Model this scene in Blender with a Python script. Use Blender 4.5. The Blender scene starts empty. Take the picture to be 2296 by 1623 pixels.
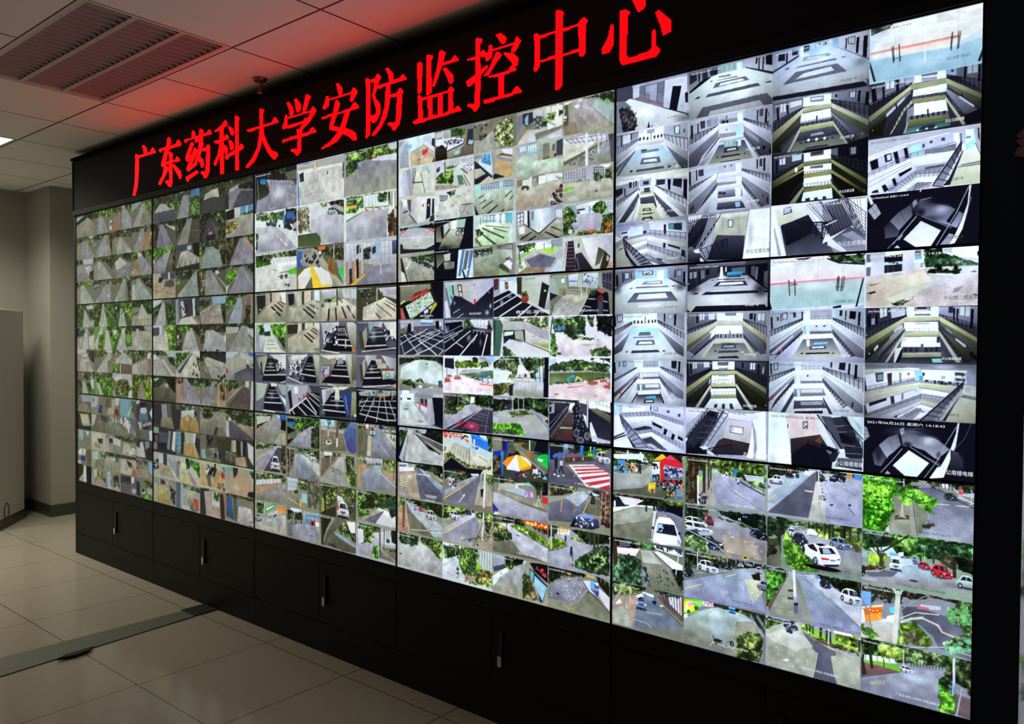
import bpy, bmesh, math
import numpy as np
from mathutils import Matrix, Vector

scene = bpy.context.scene
COL = scene.collection

# camera
cam_data = bpy.data.cameras.new('camera')
cam_data.sensor_width = 36.0
cam_data.sensor_fit = 'HORIZONTAL'
cam_data.lens = 36.0 * 1757.5 / 2296.0
cam_data.clip_start = 0.05
cam = bpy.data.objects.new('camera', cam_data)
COL.objects.link(cam)
YAW, PITCH, ROLL = 0.6852, -0.0206, -0.0060
_R = (Matrix.Rotation(YAW, 3, 'Z') @ Matrix.Rotation(PITCH, 3, 'X') @ Matrix.Rotation(ROLL, 3, 'Y'))
_M = Matrix((_R.col[0], _R.col[2], -_R.col[1])).transposed().to_4x4()
_M.translation = Vector((6.4486, -2.5657, 1.6327))
cam.matrix_world = _M
scene.camera = cam

# world, exposure
world = bpy.data.worlds.new('world')
scene.world = world
world.use_nodes = True
world.node_tree.nodes['Background'].inputs[0].default_value = (0.9, 0.9, 0.8, 1)
world.node_tree.nodes['Background'].inputs[1].default_value = 0.0
scene.view_settings.view_transform = 'Standard'
scene.view_settings.look = 'None'
scene.view_settings.exposure = 0.0
scene.view_settings.gamma = 1.0
scene.view_settings.use_curve_mapping = False
LAMP_POWER = 43.0                 # each lit ceiling fitting, watts
LAMP_COLOUR = (1.0, 0.92, 0.78)

# dimensions
PW, PH = 1.213, 0.684             # one display of the wall, with its bezel
BASE = 0.5611                     # top of the base cabinets
TOP = BASE + 3 * PH               # top of the displays
CEIL = 3.10
TILE = 0.705


# helpers
def link(name, me, mat=None, parent=None):
    o = bpy.data.objects.new(name, me)
    COL.objects.link(o)
    if mat is not None:
        me.materials.append(mat)
    if parent is not None:
        o.parent = parent
    return o


def empty(name, label, cat, loc=(0, 0, 0), rz=0.0, group=None):
    o = bpy.data.objects.new(name, None)
    o.empty_display_size = 0.1
    COL.objects.link(o)
    o.location = loc
    o.rotation_euler = (0, 0, rz)
    tag(o, label, cat, group)
    return o


def tag(o, label=None, cat=None, group=None, kind=None):
    if label: o['label'] = label
    if cat: o['category'] = cat
    if group: o['group'] = group
    if kind: o['kind'] = kind
    return o


def add_box(bm, lo, hi):
    r = bmesh.ops.create_cube(bm, size=1.0)
    for v in r['verts']:
        v.co = Vector([lo[k] + (v.co[k] + .5) * (hi[k] - lo[k]) for k in range(3)])
    return r['verts']


def add_cyl(bm, p0, p1, r0, r1=None, n=20):
    p0, p1 = Vector(p0), Vector(p1)
    d = p1 - p0
    r = bmesh.ops.create_cone(bm, cap_ends=True, segments=n, radius1=r0, radius2=r0 if r1 is None else r1, depth=d.length)
    M = Matrix.Translation((p0 + p1) / 2) @ d.to_track_quat('Z', 'Y').to_matrix().to_4x4()
    for v in r['verts']:
        v.co = M @ v.co
    return r['verts']


def add_prism(bm, pts, axis, lo, hi):
    """extrude a 2-D outline along an axis (0=x,1=y,2=z)"""
    def mk(p, t):
        c = list(p); c.insert(axis, t); return bm.verts.new(c)
    a = [mk(p, lo) for p in pts]; b = [mk(p, hi) for p in pts]
    bm.faces.new(a); bm.faces.new(list(reversed(b)))
    n = len(pts)
    for k in range(n):
        bm.faces.new((a[k], b[k], b[(k + 1) % n], a[(k + 1) % n]))
    bmesh.ops.recalc_face_normals(bm, faces=bm.faces)


def done(name, bm, mat, parent=None, bevel=0.0, smooth=False):
    if bevel:
        es = [e for e in bm.edges if len(e.link_faces) == 2 and e.calc_face_angle(0) > .6]
        bmesh.ops.bevel(bm, geom=es, offset=bevel, segments=2, profile=.6, affect='EDGES')
    me = bpy.data.meshes.new(name)
    bm.to_mesh(me)
    bm.free()
    if smooth:
        for p in me.polygons:
            p.use_smooth = True
    return link(name, me, mat, parent)


def box(name, lo, hi, mat, parent=None, bevel=0.0):
    bm = bmesh.new()
    add_box(bm, lo, hi)
    return done(name, bm, mat, parent, bevel)


# materials
def mat_new(name):
    m = bpy.data.materials.new(name)
    m.use_nodes = True
    nt = m.node_tree
    return m, nt, nt.nodes, nt.links, nt.nodes['Principled BSDF']


def plain(name, col, rough=.5, spec=.5, metal=0.0, grain=0.0, gscale=60.0):
    m, nt, N, L, b = mat_new(name)
    b.inputs['Roughness'].default_value = rough
    b.inputs['Specular IOR Level'].default_value = spec
    b.inputs['Metallic'].default_value = metal
    b.inputs['Base Color'].default_value = (*col, 1)
    if grain:
        tc = N.new('ShaderNodeTexCoord'); nz = N.new('ShaderNodeTexNoise')
        nz.inputs['Scale'].default_value = gscale; nz.inputs['Detail'].default_value = 3
        L.new(tc.outputs['Object'], nz.inputs['Vector'])
        mx = N.new('ShaderNodeMix'); mx.data_type = 'RGBA'
        mx.inputs['A'].default_value = (*[c * (1 - grain) for c in col], 1)
        mx.inputs['B'].default_value = (*[min(1, c * (1 + grain)) for c in col], 1)
        L.new(nz.outputs['Fac'], mx.inputs['Factor']); L.new(mx.outputs['Result'], b.inputs['Base Color'])
    return m


def emitter(name, col, strength):
    m, nt, N, L, b = mat_new(name)
    b.inputs['Base Color'].default_value = (*[.02 * c for c in col], 1)
    b.inputs['Emission Color'].default_value = (*col, 1)
    b.inputs['Emission Strength'].default_value = strength
    return m


def line_mask(nt, comp_out, period, offset, width):
    """1 on joints of the given period across one coordinate"""
    N, L = nt.nodes, nt.links
    def M(op, a, b=None):
        n = N.new('ShaderNodeMath'); n.operation = op
        for k, v in ((0, a), (1, b)):
            if v is None: continue
            if isinstance(v, (int, float)): n.inputs[k].default_value = v
            else: L.new(v, n.inputs[k])
        return n.outputs[0]
    f = M('FRACT', M('ADD', M('DIVIDE', M('SUBTRACT', comp_out, offset), period), 100.5))
    return M('LESS_THAN', M('ABSOLUTE', M('SUBTRACT', f, 0.5)), width / 2 / period)


def tiled(name, col, joint, px, ox, wx, py, oy, wy, rough, spec, grain, bump=0.0):
    m, nt, N, L, b = mat_new(name)
    tc = N.new('ShaderNodeTexCoord'); sx = N.new('ShaderNodeSeparateXYZ')
    L.new(tc.outputs['Object'], sx.inputs[0])
    a = line_mask(nt, sx.outputs['X'], px, ox, wx); c = line_mask(nt, sx.outputs['Y'], py, oy, wy)
    mx = N.new('ShaderNodeMath'); mx.operation = 'MAXIMUM'
    L.new(a, mx.inputs[0]); L.new(c, mx.inputs[1])
    nz = N.new('ShaderNodeTexNoise'); nz.inputs['Scale'].default_value = 2.2; nz.inputs['Detail'].default_value = 6
    L.new(tc.outputs['Object'], nz.inputs['Vector'])
    g = N.new('ShaderNodeMix'); g.data_type = 'RGBA'
    g.inputs['A'].default_value = (*[q * (1 - grain) for q in col], 1); g.inputs['B'].default_value = (*[q * (1 + grain) for q in col], 1)
    L.new(nz.outputs['Fac'], g.inputs['Factor'])
    f = N.new('ShaderNodeMix'); f.data_type = 'RGBA'
    L.new(mx.outputs[0], f.inputs['Factor']); L.new(g.outputs['Result'], f.inputs['A'])
    f.inputs['B'].default_value = (*joint, 1)
    L.new(f.outputs['Result'], b.inputs['Base Color'])
    b.inputs['Roughness'].default_value = rough
    b.inputs['Specular IOR Level'].default_value = spec
    return m


M_WALL = plain('painted_wall', (.40, .395, .34), .8, .2, grain=.03, gscale=5)
M_SKIRT = plain('dark_skirting', (.060, .058, .048), .35, .5, grain=.1)
M_CEIL = tiled('ceiling_tiles', (.88, .87, .84), (.10, .085, .07), TILE, .075, .012, .71, -.42, .012, .9, .1, .03)
M_FLOOR = tiled('floor_tiles', (.42, .39, .305), (.12, .105, .08), .667, 2.05, .006, .70, -.115, .006, .14, .5, .05)
M_BLACK = plain('black_powder_coat', (.0055, .0062, .0066), .55, .35, grain=.15, gscale=200)
M_LIP = plain('matt_black_lip', (.004, .004, .004), .9, .05)
M_SIDE = plain('black_panel_glare_tint', (.022, .036, .075), .5, .3, grain=.12, gscale=200)  # black panel; screen glare painted in as a blue tint
M_BLACK2 = plain('black_edge_trim', (.008, .0085, .009), .6, .3)
M_LEDFACE = plain('led_module_mask', (.012, .010, .011), .75, .2, grain=.2, gscale=300)
M_BEZEL = plain('display_bezel', (.006, .006, .007), .4, .4)
M_CASE = plain('display_casing', (.015, .015, .016), .6, .3)
M_HANDLE = plain('handle_black', (.01, .01, .011), .3, .5)
M_CHROME = plain('chrome_lock', (.75, .76, .78), .18, .5, 1.0)
M_FRAME = plain('fitting_white_enamel', (.62, .60, .56), .4, .5)
M_LOUVRE = plain('louvre_enamel', (.55, .52, .52), .45, .5, .2)
M_REFL = plain('reflector_aluminium', (.42, .40, .39), .22, .5, .9)
M_LIT = emitter('lit_diffuser', (1.0, .96, .86), 1.6)
M_TUBE = plain('unlit_tube', (.7, .7, .68), .3, .5)
M_STRIP = plain('grey_floor_duct', (.13, .14, .11), .5, .4, grain=.12, gscale=12)
M_RUBBER = plain('black_rubber', (.01, .012, .016), .7, .3)
M_AC = plain('light_grey_enamel', (.50, .48, .45), .4, .5, grain=.02)
M_SPRINK = plain('sprinkler_metal', (.25, .18, .17), .3, .5, .8)
M_PINK = plain('pink_grained', (.42, .24, .26), .8, .2, grain=.25, gscale=90)
M_TEXT_W = emitter('caption_white', (.9, .95, 1.0), .95)
M_TEXT_D = emitter('caption_dark', (.03, .04, .05), 1.0)
M_LED = emitter('red_led', (1.0, .0002, .0010), 11.0)

# screen picture: linear colour from the grid attribute, grain from its fourth value
M_SCREEN, _nt, _N, _L, _b = mat_new('screen_picture')
_at = _N.new('ShaderNodeVertexColor'); _at.layer_name = 'picture'
_tc = _N.new('ShaderNodeTexCoord'); _nz = _N.new('ShaderNodeTexNoise')
_nz.inputs['Scale'].default_value = 210.0; _nz.inputs['Detail'].default_value = 4.0; _nz.inputs['Roughness'].default_value = .7
_L.new(_tc.outputs['Object'], _nz.inputs['Vector'])
def _math(op, a, b):
    n = _N.new('ShaderNodeMath'); n.operation = op
    for k, v in ((0, a), (1, b)):
        if isinstance(v, (int, float)): n.inputs[k].default_value = v
        else: _L.new(v, n.inputs[k])
    return n.outputs[0]
_k = _math('MAXIMUM', _math('ADD', _math('MULTIPLY', _math('MULTIPLY', _math('SUBTRACT', _nz.outputs['Fac'], .5), 4.2), _at.outputs['Alpha']), 1.0), .08)
_vm = _N.new('ShaderNodeVectorMath'); _vm.operation = 'SCALE'
_L.new(_at.outputs['Color'], _vm.inputs[0]); _L.new(_k, _vm.inputs['Scale'])
_L.new(_vm.outputs[0], _b.inputs['Emission Color'])
_b.inputs['Emission Strength'].default_value = 1.0
_b.inputs['Base Color'].default_value = (.004, .004, .005, 1)
_b.inputs['Roughness'].default_value = .35
_b.inputs['Specular IOR Level'].default_value = .15
M_SCREEN.cycles.emission_sampling = 'NONE'

# the room
XL, XR, YF, YB = -2.10, 8.6, -6.2, 0.95
tag(box('floor', (XL - .1, YF - .1, -.1), (XR + .1, YB + .1, 0), M_FLOOR), kind='structure')
bm = bmesh.new()                  # the ceiling leaves two openings for the recessed fittings
_LX = ((.075 - 2 * TILE, .075), (.075 + 2 * TILE, .075 + 4 * TILE))
for _lo, _hi in (((XL - .1, YF - .1), (XR + .1, -1.13)), ((XL - .1, -.42), (XR + .1, YB + .1)), ((XL - .1, -1.13), (_LX[0][0], -.42)),
                 ((_LX[0][1], -1.13), (_LX[1][0], -.42)), ((_LX[1][1], -1.13), (XR + .1, -.42))):
    add_box(bm, (*_lo, CEIL), (*_hi, CEIL + .12))
tag(done('ceiling', bm, M_CEIL), kind='structure')
tag(box('wall_left', (XL - .1, YF - .1, 0), (XL, YB + .1, CEIL), M_WALL), kind='structure')
tag(box('wall_right', (XR, YF - .1, 0), (XR + .1, YB + .1, CEIL), M_WALL), kind='structure')
tag(box('wall_back', (XL, YB, 0), (XR, YB + .1, CEIL), M_WALL), kind='structure')
tag(box('wall_front', (XL, YF - .1, 0), (XR, YF, CEIL), M_WALL), kind='structure')
tag(box('wall_pillar', (XL, .379, 0), (-1.535, YB, CEIL), M_WALL), kind='structure')
tag(box('baseboard_left', (XL, YF, 0), (XL + .012, .379, .11), M_SKIRT), kind='structure')
bm = bmesh.new()
add_box(bm, (XL + .012, .366, 0), (-1.522, .379, .11)); add_box(bm, (-1.535, .379, 0), (-1.522, YB, .11))
tag(done('baseboard_pillar', bm, M_SKIRT), kind='structure')
# grey duct strip let into the floor, running up to the cabinets
bm = bmesh.new()
add_prism(bm, [(1.895, -.155), (1.865, -1.2), (1.90, -3.2), (2.16, -3.2), (2.12, -1.2), (2.035, -.155)], 2, .0, .006)
tag(done('trim_1', bm, M_STRIP), kind='structure')
tag(box('cable_trough', (1.875, -.153, 0), (2.03, -.005, .007), M_RUBBER),
    'black rubber cable trough at the end of the grey floor strip, against the cabinets', 'cable trough')
bm = bmesh.new()
add_prism(bm, [(2.10, -.76), (2.135, -.80), (2.15, -.87), (2.13, -.95), (2.105, -.90)], 2, .0062, .018)
tag(done('tape_scrap', bm, M_RUBBER), 'small dark scrap lying beside the edge of the grey floor strip', 'scrap')


# ceiling fittings: three louvred channels
def ceiling_light(x0, label, lit):
    y0, y1 = -.42 - .71, -.42
    t = empty('ceiling_light', label, 'ceiling light', (x0, y0, CEIL), group=None)
    w = y1 - y0; l = 2 * TILE
    e = .002                                                # gap to the tiles
    bm = bmesh.new()                                        # recessed tray with a narrow flush rim
    add_box(bm, (e, e, .105), (l - e, w - e, .11))
    for lo, hi in (((e, e, .0), (l - e, .022, .105)), ((e, w - .022, .0), (l - e, w - e, .105)),
                   ((e, .022, .0), (.022, w - .022, .105)), ((l - .022, .022, .0), (l - e, w - .022, .105))):
        add_box(bm, lo, hi)
    done('frame', bm, M_FRAME, t)
    if lit:
        box('diffuser', (.0225, .0225, .004), (l - .0225, w - .0225, .010), M_LIT, t)
    cw = (w - .044) / 3
    for k in range(0 if lit else 3):
        a = .022 + k * cw; b = a + cw
        bm = bmesh.new()                                    # curved reflector sheet over the tube
        n = 10
        prof = [(a + .006 + (cw - .012) * q / n, .100 - .034 * (2 * q / n - 1) ** 2) for q in range(n + 1)]
        for q in range(n):
            (ya, za), (yb, zb) = prof[q], prof[q + 1]
            add_prism(bm, [(ya, za), (yb, zb), (yb, zb + .0015), (ya, za + .0015)], 0, .024, l - .024)
        done('reflector', bm, M_REFL, t)
        bm = bmesh.new()                                    # cross blades between two curved side cheeks
        nb = 24
        for q in range(nb):
            x = .03 + (l - .06) * (q + .5) / nb
            add_prism(bm, [(x - .0015, .001), (x + .0015, .001), (x + .004, .060), (x - .004, .060)], 1, a + .012, b - .012)
        for ya, yb in ((a + .001, a + .012), (b - .012, b - .001)):
            add_prism(bm, [(ya, .0), (yb, .0), ((ya + yb) / 2 + .001, .062), ((ya + yb) / 2 - .001, .062)], 0, .024, l - .024)
        done('louvre', bm, M_LOUVRE, t)
        for xa, xb in ((.024, .05), (l - .024, l - .05)):   # bright sloping end plates
            bm = bmesh.new()
            add_prism(bm, [(xa, .0), (xb, .062), (xb, .064), (xa, .003)], 1, a + .012, b - .012)
            done('end_plate', bm, M_FRAME, t)
        bm = bmesh.new()
        add_cyl(bm, (.06, (a + b) / 2, .078), (l - .06, (a + b) / 2, .078), .008, n=12)
        done('tube', bm, M_TUBE, t)
    if lit:
        ld = bpy.data.lights.new('ceiling_light_glow', 'AREA')
        ld.shape = 'RECTANGLE'; ld.size = l - .05; ld.size_y = w - .05
        ld.spread = math.radians(142); ld.energy = LAMP_POWER; ld.color = LAMP_COLOUR
        lo = bpy.data.objects.new('lamp_glow', ld)
        COL.objects.link(lo)
        lo.parent = t
        lo.location = (l / 2, w / 2, -.002)
    return t


# base cabinets
CAB_D = .55
CAB_WORDS = ['leftmost, at the grey pillar', 'behind the end of the grey floor strip',
             'middle of the five', 'second from the right', 'rightmost of the five']


def base_cabinet(i):
    t = empty('base_cabinet', 'black two-door cabinet under the displays, ' + CAB_WORDS[i], 'cabinet', (i * PW, 0, 0), group='base cabinets under the display wall')
    g = .001
    bm = bmesh.new()
    add_box(bm, (g, .012, 0), (PW - g, CAB_D, BASE - .0012))
    done('body', bm, M_BLACK, t)
    box('plinth', (g, 0, 0), (PW - g, .012, .158), M_BLACK, t, .0015)
    box('top_rail', (g, 0, .488), (PW - g, .012, BASE - .0012), M_BLACK, t, .0015)
    for k in range(2):
        x0 = .003 + k * (PW / 2 - .0015); x1 = x0 + PW / 2 - .0045
        d = box('door', (x0, -.001, .162), (x1, .012, .484), M_BLACK, t, .002)
        if k == 1:
            hx = x0 + .058
            h = box('handle', (hx - .010, -.011, .262), (hx + .010, -.001, .415), M_HANDLE, d, .003)
            bm = bmesh.new()
            add_prism(bm, [(hx - .011, .262), (hx - .007, .256), (hx + .007, .256), (hx + .011, .262), (hx + .011, .303), (hx - .011, .303)], 1, -.019, -.0112)
            lk = done('lock', bm, M_CHROME, d, .002)
            lk['label'] = 'small chrome lock cap at the foot of the handle'
    return t


# the LED sign
PITCH = .0044


def led_sign(glyphs):
    x0, x1 = -.04, 7.6
    t = empty('led_sign', 'long black LED sign with red Chinese characters running above the displays', 'LED sign', (0, 0, TOP))
    z0 = TOP
    box('housing', (x0, .002, .0012), (x1, .22, 3.05 - z0), M_BLACK, t)
    box('led_face', (x0 + .01, -.004, 2.652 - z0), (x1 - .01, .002, 3.03 - z0), M_LEDFACE, t)
    box('bottom_trim', (x0, -.012, .0012), (x1, .002, 2.650 - z0), M_BLACK2, t, .002)
    box('top_trim', (x0 + .02, -.03, 3.03 - z0), (x1, .002, 3.05 - z0), M_LIP, t)
    box('end_trim', (x0, -.012, 2.650 - z0), (x0 + .01, .002, 3.03 - z0), M_BLACK2, t)
    for name, polys in glyphs:
        a = np.array([p for q in polys for p in q])
        cx0, cz0 = a.min(0) - 1; cx1, cz1 = a.max(0) + 1
        gx, gz = np.meshgrid(np.arange(cx0, cx1 + 1) + .5, np.arange(max(0, cz0), min(85, cz1 + 1)) + .5)
        on = np.zeros(gx.shape, bool)
        for P in polys:
            c = np.zeros(gx.shape, bool); n = len(P)
            for k in range(n):
                xa, ya = P[k]; xb, yb = P[(k + 1) % n]
                if ya == yb: continue
                c ^= ((ya > gz) != (yb > gz)) & (gx < (xb - xa) * (gz - ya) / (yb - ya) + xa)
            # holes are drawn as polygons lying wholly inside an earlier one
            on = np.where(c, ~on if on[c].mean() > .97 and c.any() else True, on) if c.any() else on
        xs = gx[on] * PITCH; zs = gz[on] * PITCH + 2.655 - z0
        n = 6; r = PITCH * .40
        ang = np.arange(n) * 2 * math.pi / n
        K = len(xs)
        V = np.zeros((K, n, 3), np.float32)
        V[:, :, 0] = xs[:, None] + r * np.cos(ang); V[:, :, 2] = zs[:, None] + r * np.sin(ang); V[:, :, 1] = -.0055
        me = bpy.data.meshes.new('character')
        me.vertices.add(K * n); me.vertices.foreach_set('co', V.ravel())
        me.loops.add(K * n); me.loops.foreach_set('vertex_index', np.arange(K * n, dtype=np.int32))
        me.polygons.add(K); me.polygons.foreach_set('loop_start', np.arange(0, K * n, n, dtype=np.int32))
        me.update(calc_edges=True); me.validate()
        o = link('character', me, M_LED, t)
        o['label'] = 'lit red character ' + name
    return t


# the displays
TEXTS = {}


def text_mesh(body):
    if body not in TEXTS:
        cu = bpy.data.curves.new('caption', 'FONT'); cu.body = body; cu.resolution_u = 2
        ob = bpy.data.objects.new('caption_source', cu); COL.objects.link(ob)
        dg = bpy.context.evaluated_depsgraph_get()
        me = bpy.data.meshes.new_from_object(ob.evaluated_get(dg))
        bpy.data.objects.remove(ob); bpy.data.curves.remove(cu)
        n = len(me.vertices); co = np.zeros(n * 3, np.float32); me.vertices.foreach_get('co', co); co = co.reshape(-1, 3)
        lo = co.min(0); hi = co.max(0); co -= lo
        co /= max(1e-6, hi[1] - lo[1]); w = (hi[0] - lo[0]) / (hi[1] - lo[1])
        out = np.stack([co[:, 0] / w, np.zeros(n), co[:, 1]], 1).astype(np.float32)   # unit width, unit height, facing -y
        me.vertices.foreach_set('co', out.ravel()); me.update()
        me.materials.clear(); me.materials.append(None)
        TEXTS[body] = me
    return TEXTS[body]


def caption(name, body, feed, w, h, x0, x1, y, hh, dark):
    me = text_mesh(body)
    o = bpy.data.objects.new(name, me); COL.objects.link(o); o.parent = feed
    o.location = (w * x0, -.0006, h * (1 - y))
    o.scale = (w * (x1 - x0), 1, h * hh)
    o.material_slots[0].link = 'OBJECT'
    o.material_slots[0].material = M_TEXT_D if dark else M_TEXT_W
    return o


BZ = .004
GRADE = {5: (.35, (1.03, 1.09, 1.14), .85), 4: (.3, (1.0, 1.03, 1.04), .92), 3: (.2, (.95, .97, .95), .88), 2: (.12, (.80, .81, .78), .82), 1: (.08, (.74, .75, .70), .78)}  # contrast, tint, saturation per display column; oblique-view dimming painted into left columns
GRIDRES = {5: (176, 100), 4: (112, 64), 3: (88, 50), 2: (64, 37), 1: (52, 30)}


def grid_mesh(W, H, w, h):
    X, Z = np.meshgrid(np.linspace(0, w, W), np.linspace(0, h, H))
    V = np.stack([X, np.zeros_like(X), Z], -1).astype(np.float32)
    i = np.arange(W * H, dtype=np.int32).reshape(H, W)
    F = np.stack([i[:-1, :-1], i[:-1, 1:], i[1:, 1:], i[1:, :-1]], -1).reshape(-1, 4)
    me = bpy.data.meshes.new('camera_feed')
    me.vertices.add(W * H); me.vertices.foreach_set('co', V.ravel())
    me.loops.add(F.size); me.loops.foreach_set('vertex_index', F.ravel())
    me.polygons.add(len(F)); me.polygons.foreach_set('loop_start', np.arange(0, F.size, 4, dtype=np.int32))
    me.update(calc_edges=True)
    return me


def display(i, j, n, label, feeds):
    x0 = i * PW; z0 = BASE + (2 - j) * PH
    t = empty('video_wall_display', label, 'display', (x0, 0, z0), group='displays of the video wall')
    g = .0006
    box('casing', (g, .004, g), (PW - g, .12, PH - g), M_CASE, t)
    bm = bmesh.new()
    for lo, hi in (((g, -.003, g), (PW - g, .004, BZ)), ((g, -.003, PH - BZ), (PW - g, .004, PH - g)),
                   ((g, -.003, BZ), (BZ, .004, PH - BZ)), ((PW - BZ, -.003, BZ), (PW - g, .004, PH - BZ))):
        add_box(bm, lo, hi)
    done('bezel', bm, M_BEZEL, t)
    w = (PW - 2 * BZ) / n; h = (PH - 2 * BZ) / n
    W, H = GRIDRES[i + 1]
    if n != 4:
        W, H = int(W * 4 / n), int(H * 4 / n)
    for r in range(n):
        for c in range(n):
            key = '%d%d%d%d' % (i + 1, j + 1, c + 1, r + 1)
            prog = feeds.get(key, 'B 777 666')
            pic = Pic(W, H, int(key))
            pic.run(prog)
            pic.grade(*GRADE[i + 1])
            me = grid_mesh(W, H, w, h)
            at = me.color_attributes.new('picture', 'FLOAT_COLOR', 'POINT')
            at.data.foreach_set('color', pic.attribute().ravel())
            f = link('camera_feed', me, M_SCREEN, t)
            f.location = (BZ + c * w, .0025, PH - BZ - (r + 1) * h)
            if ';Z ' not in prog and i > 1:
                prog += ';Z 0 0'
            for op in prog.split(';'):
                q = op.split()
                if q and q[0] == 'Z':            # Z size dark [seconds]
                    s = '2021年06月26日 星期六 14:18:' + (q[3] if len(q) > 3 else '43')
                    if q[1] == '1':
                        caption('timestamp', s, f, w, h, .03, .74, .105, .055, q[2] == '1')
                    else:
                        caption('timestamp', s, f, w, h, .025, .385, .085, .038, q[2] == '1')
                elif q and q[0] == 'N':          # N text dark x0 x1 y height
                    a = [float(v) / 1000 for v in q[3:7]]
                    caption('caption', q[1], f, w, h, a[0], a[1], a[2], a[3], q[2] == '1')
    return t


# pictures shown on the screens
def hexc(s):
    if len(s) == 3:
        return np.array([int(c, 16) / 15.0 for c in s])
    return np.array([int(s[k:k + 2], 16) / 255.0 for k in (0, 2, 4)])


def lattice(rng, W, H, nx, ny):
    g = rng.random((ny + 2, nx + 2))
    y = np.linspace(0, ny, H); x = np.linspace(0, nx, W)
    yi = np.minimum(y.astype(int), ny); xi = np.minimum(x.astype(int), nx)
    fy = (y - yi)[:, None]; fx = (x - xi)[None, :]
    fy = fy * fy * (3 - 2 * fy); fx = fx * fx * (3 - 2 * fx)
    a = g[yi][:, xi]; b = g[yi][:, xi + 1]; c = g[yi + 1][:, xi]; d = g[yi + 1][:, xi + 1]
    return (a * (1 - fx) + b * fx) * (1 - fy) + (c * (1 - fx) + d * fx) * fy


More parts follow.
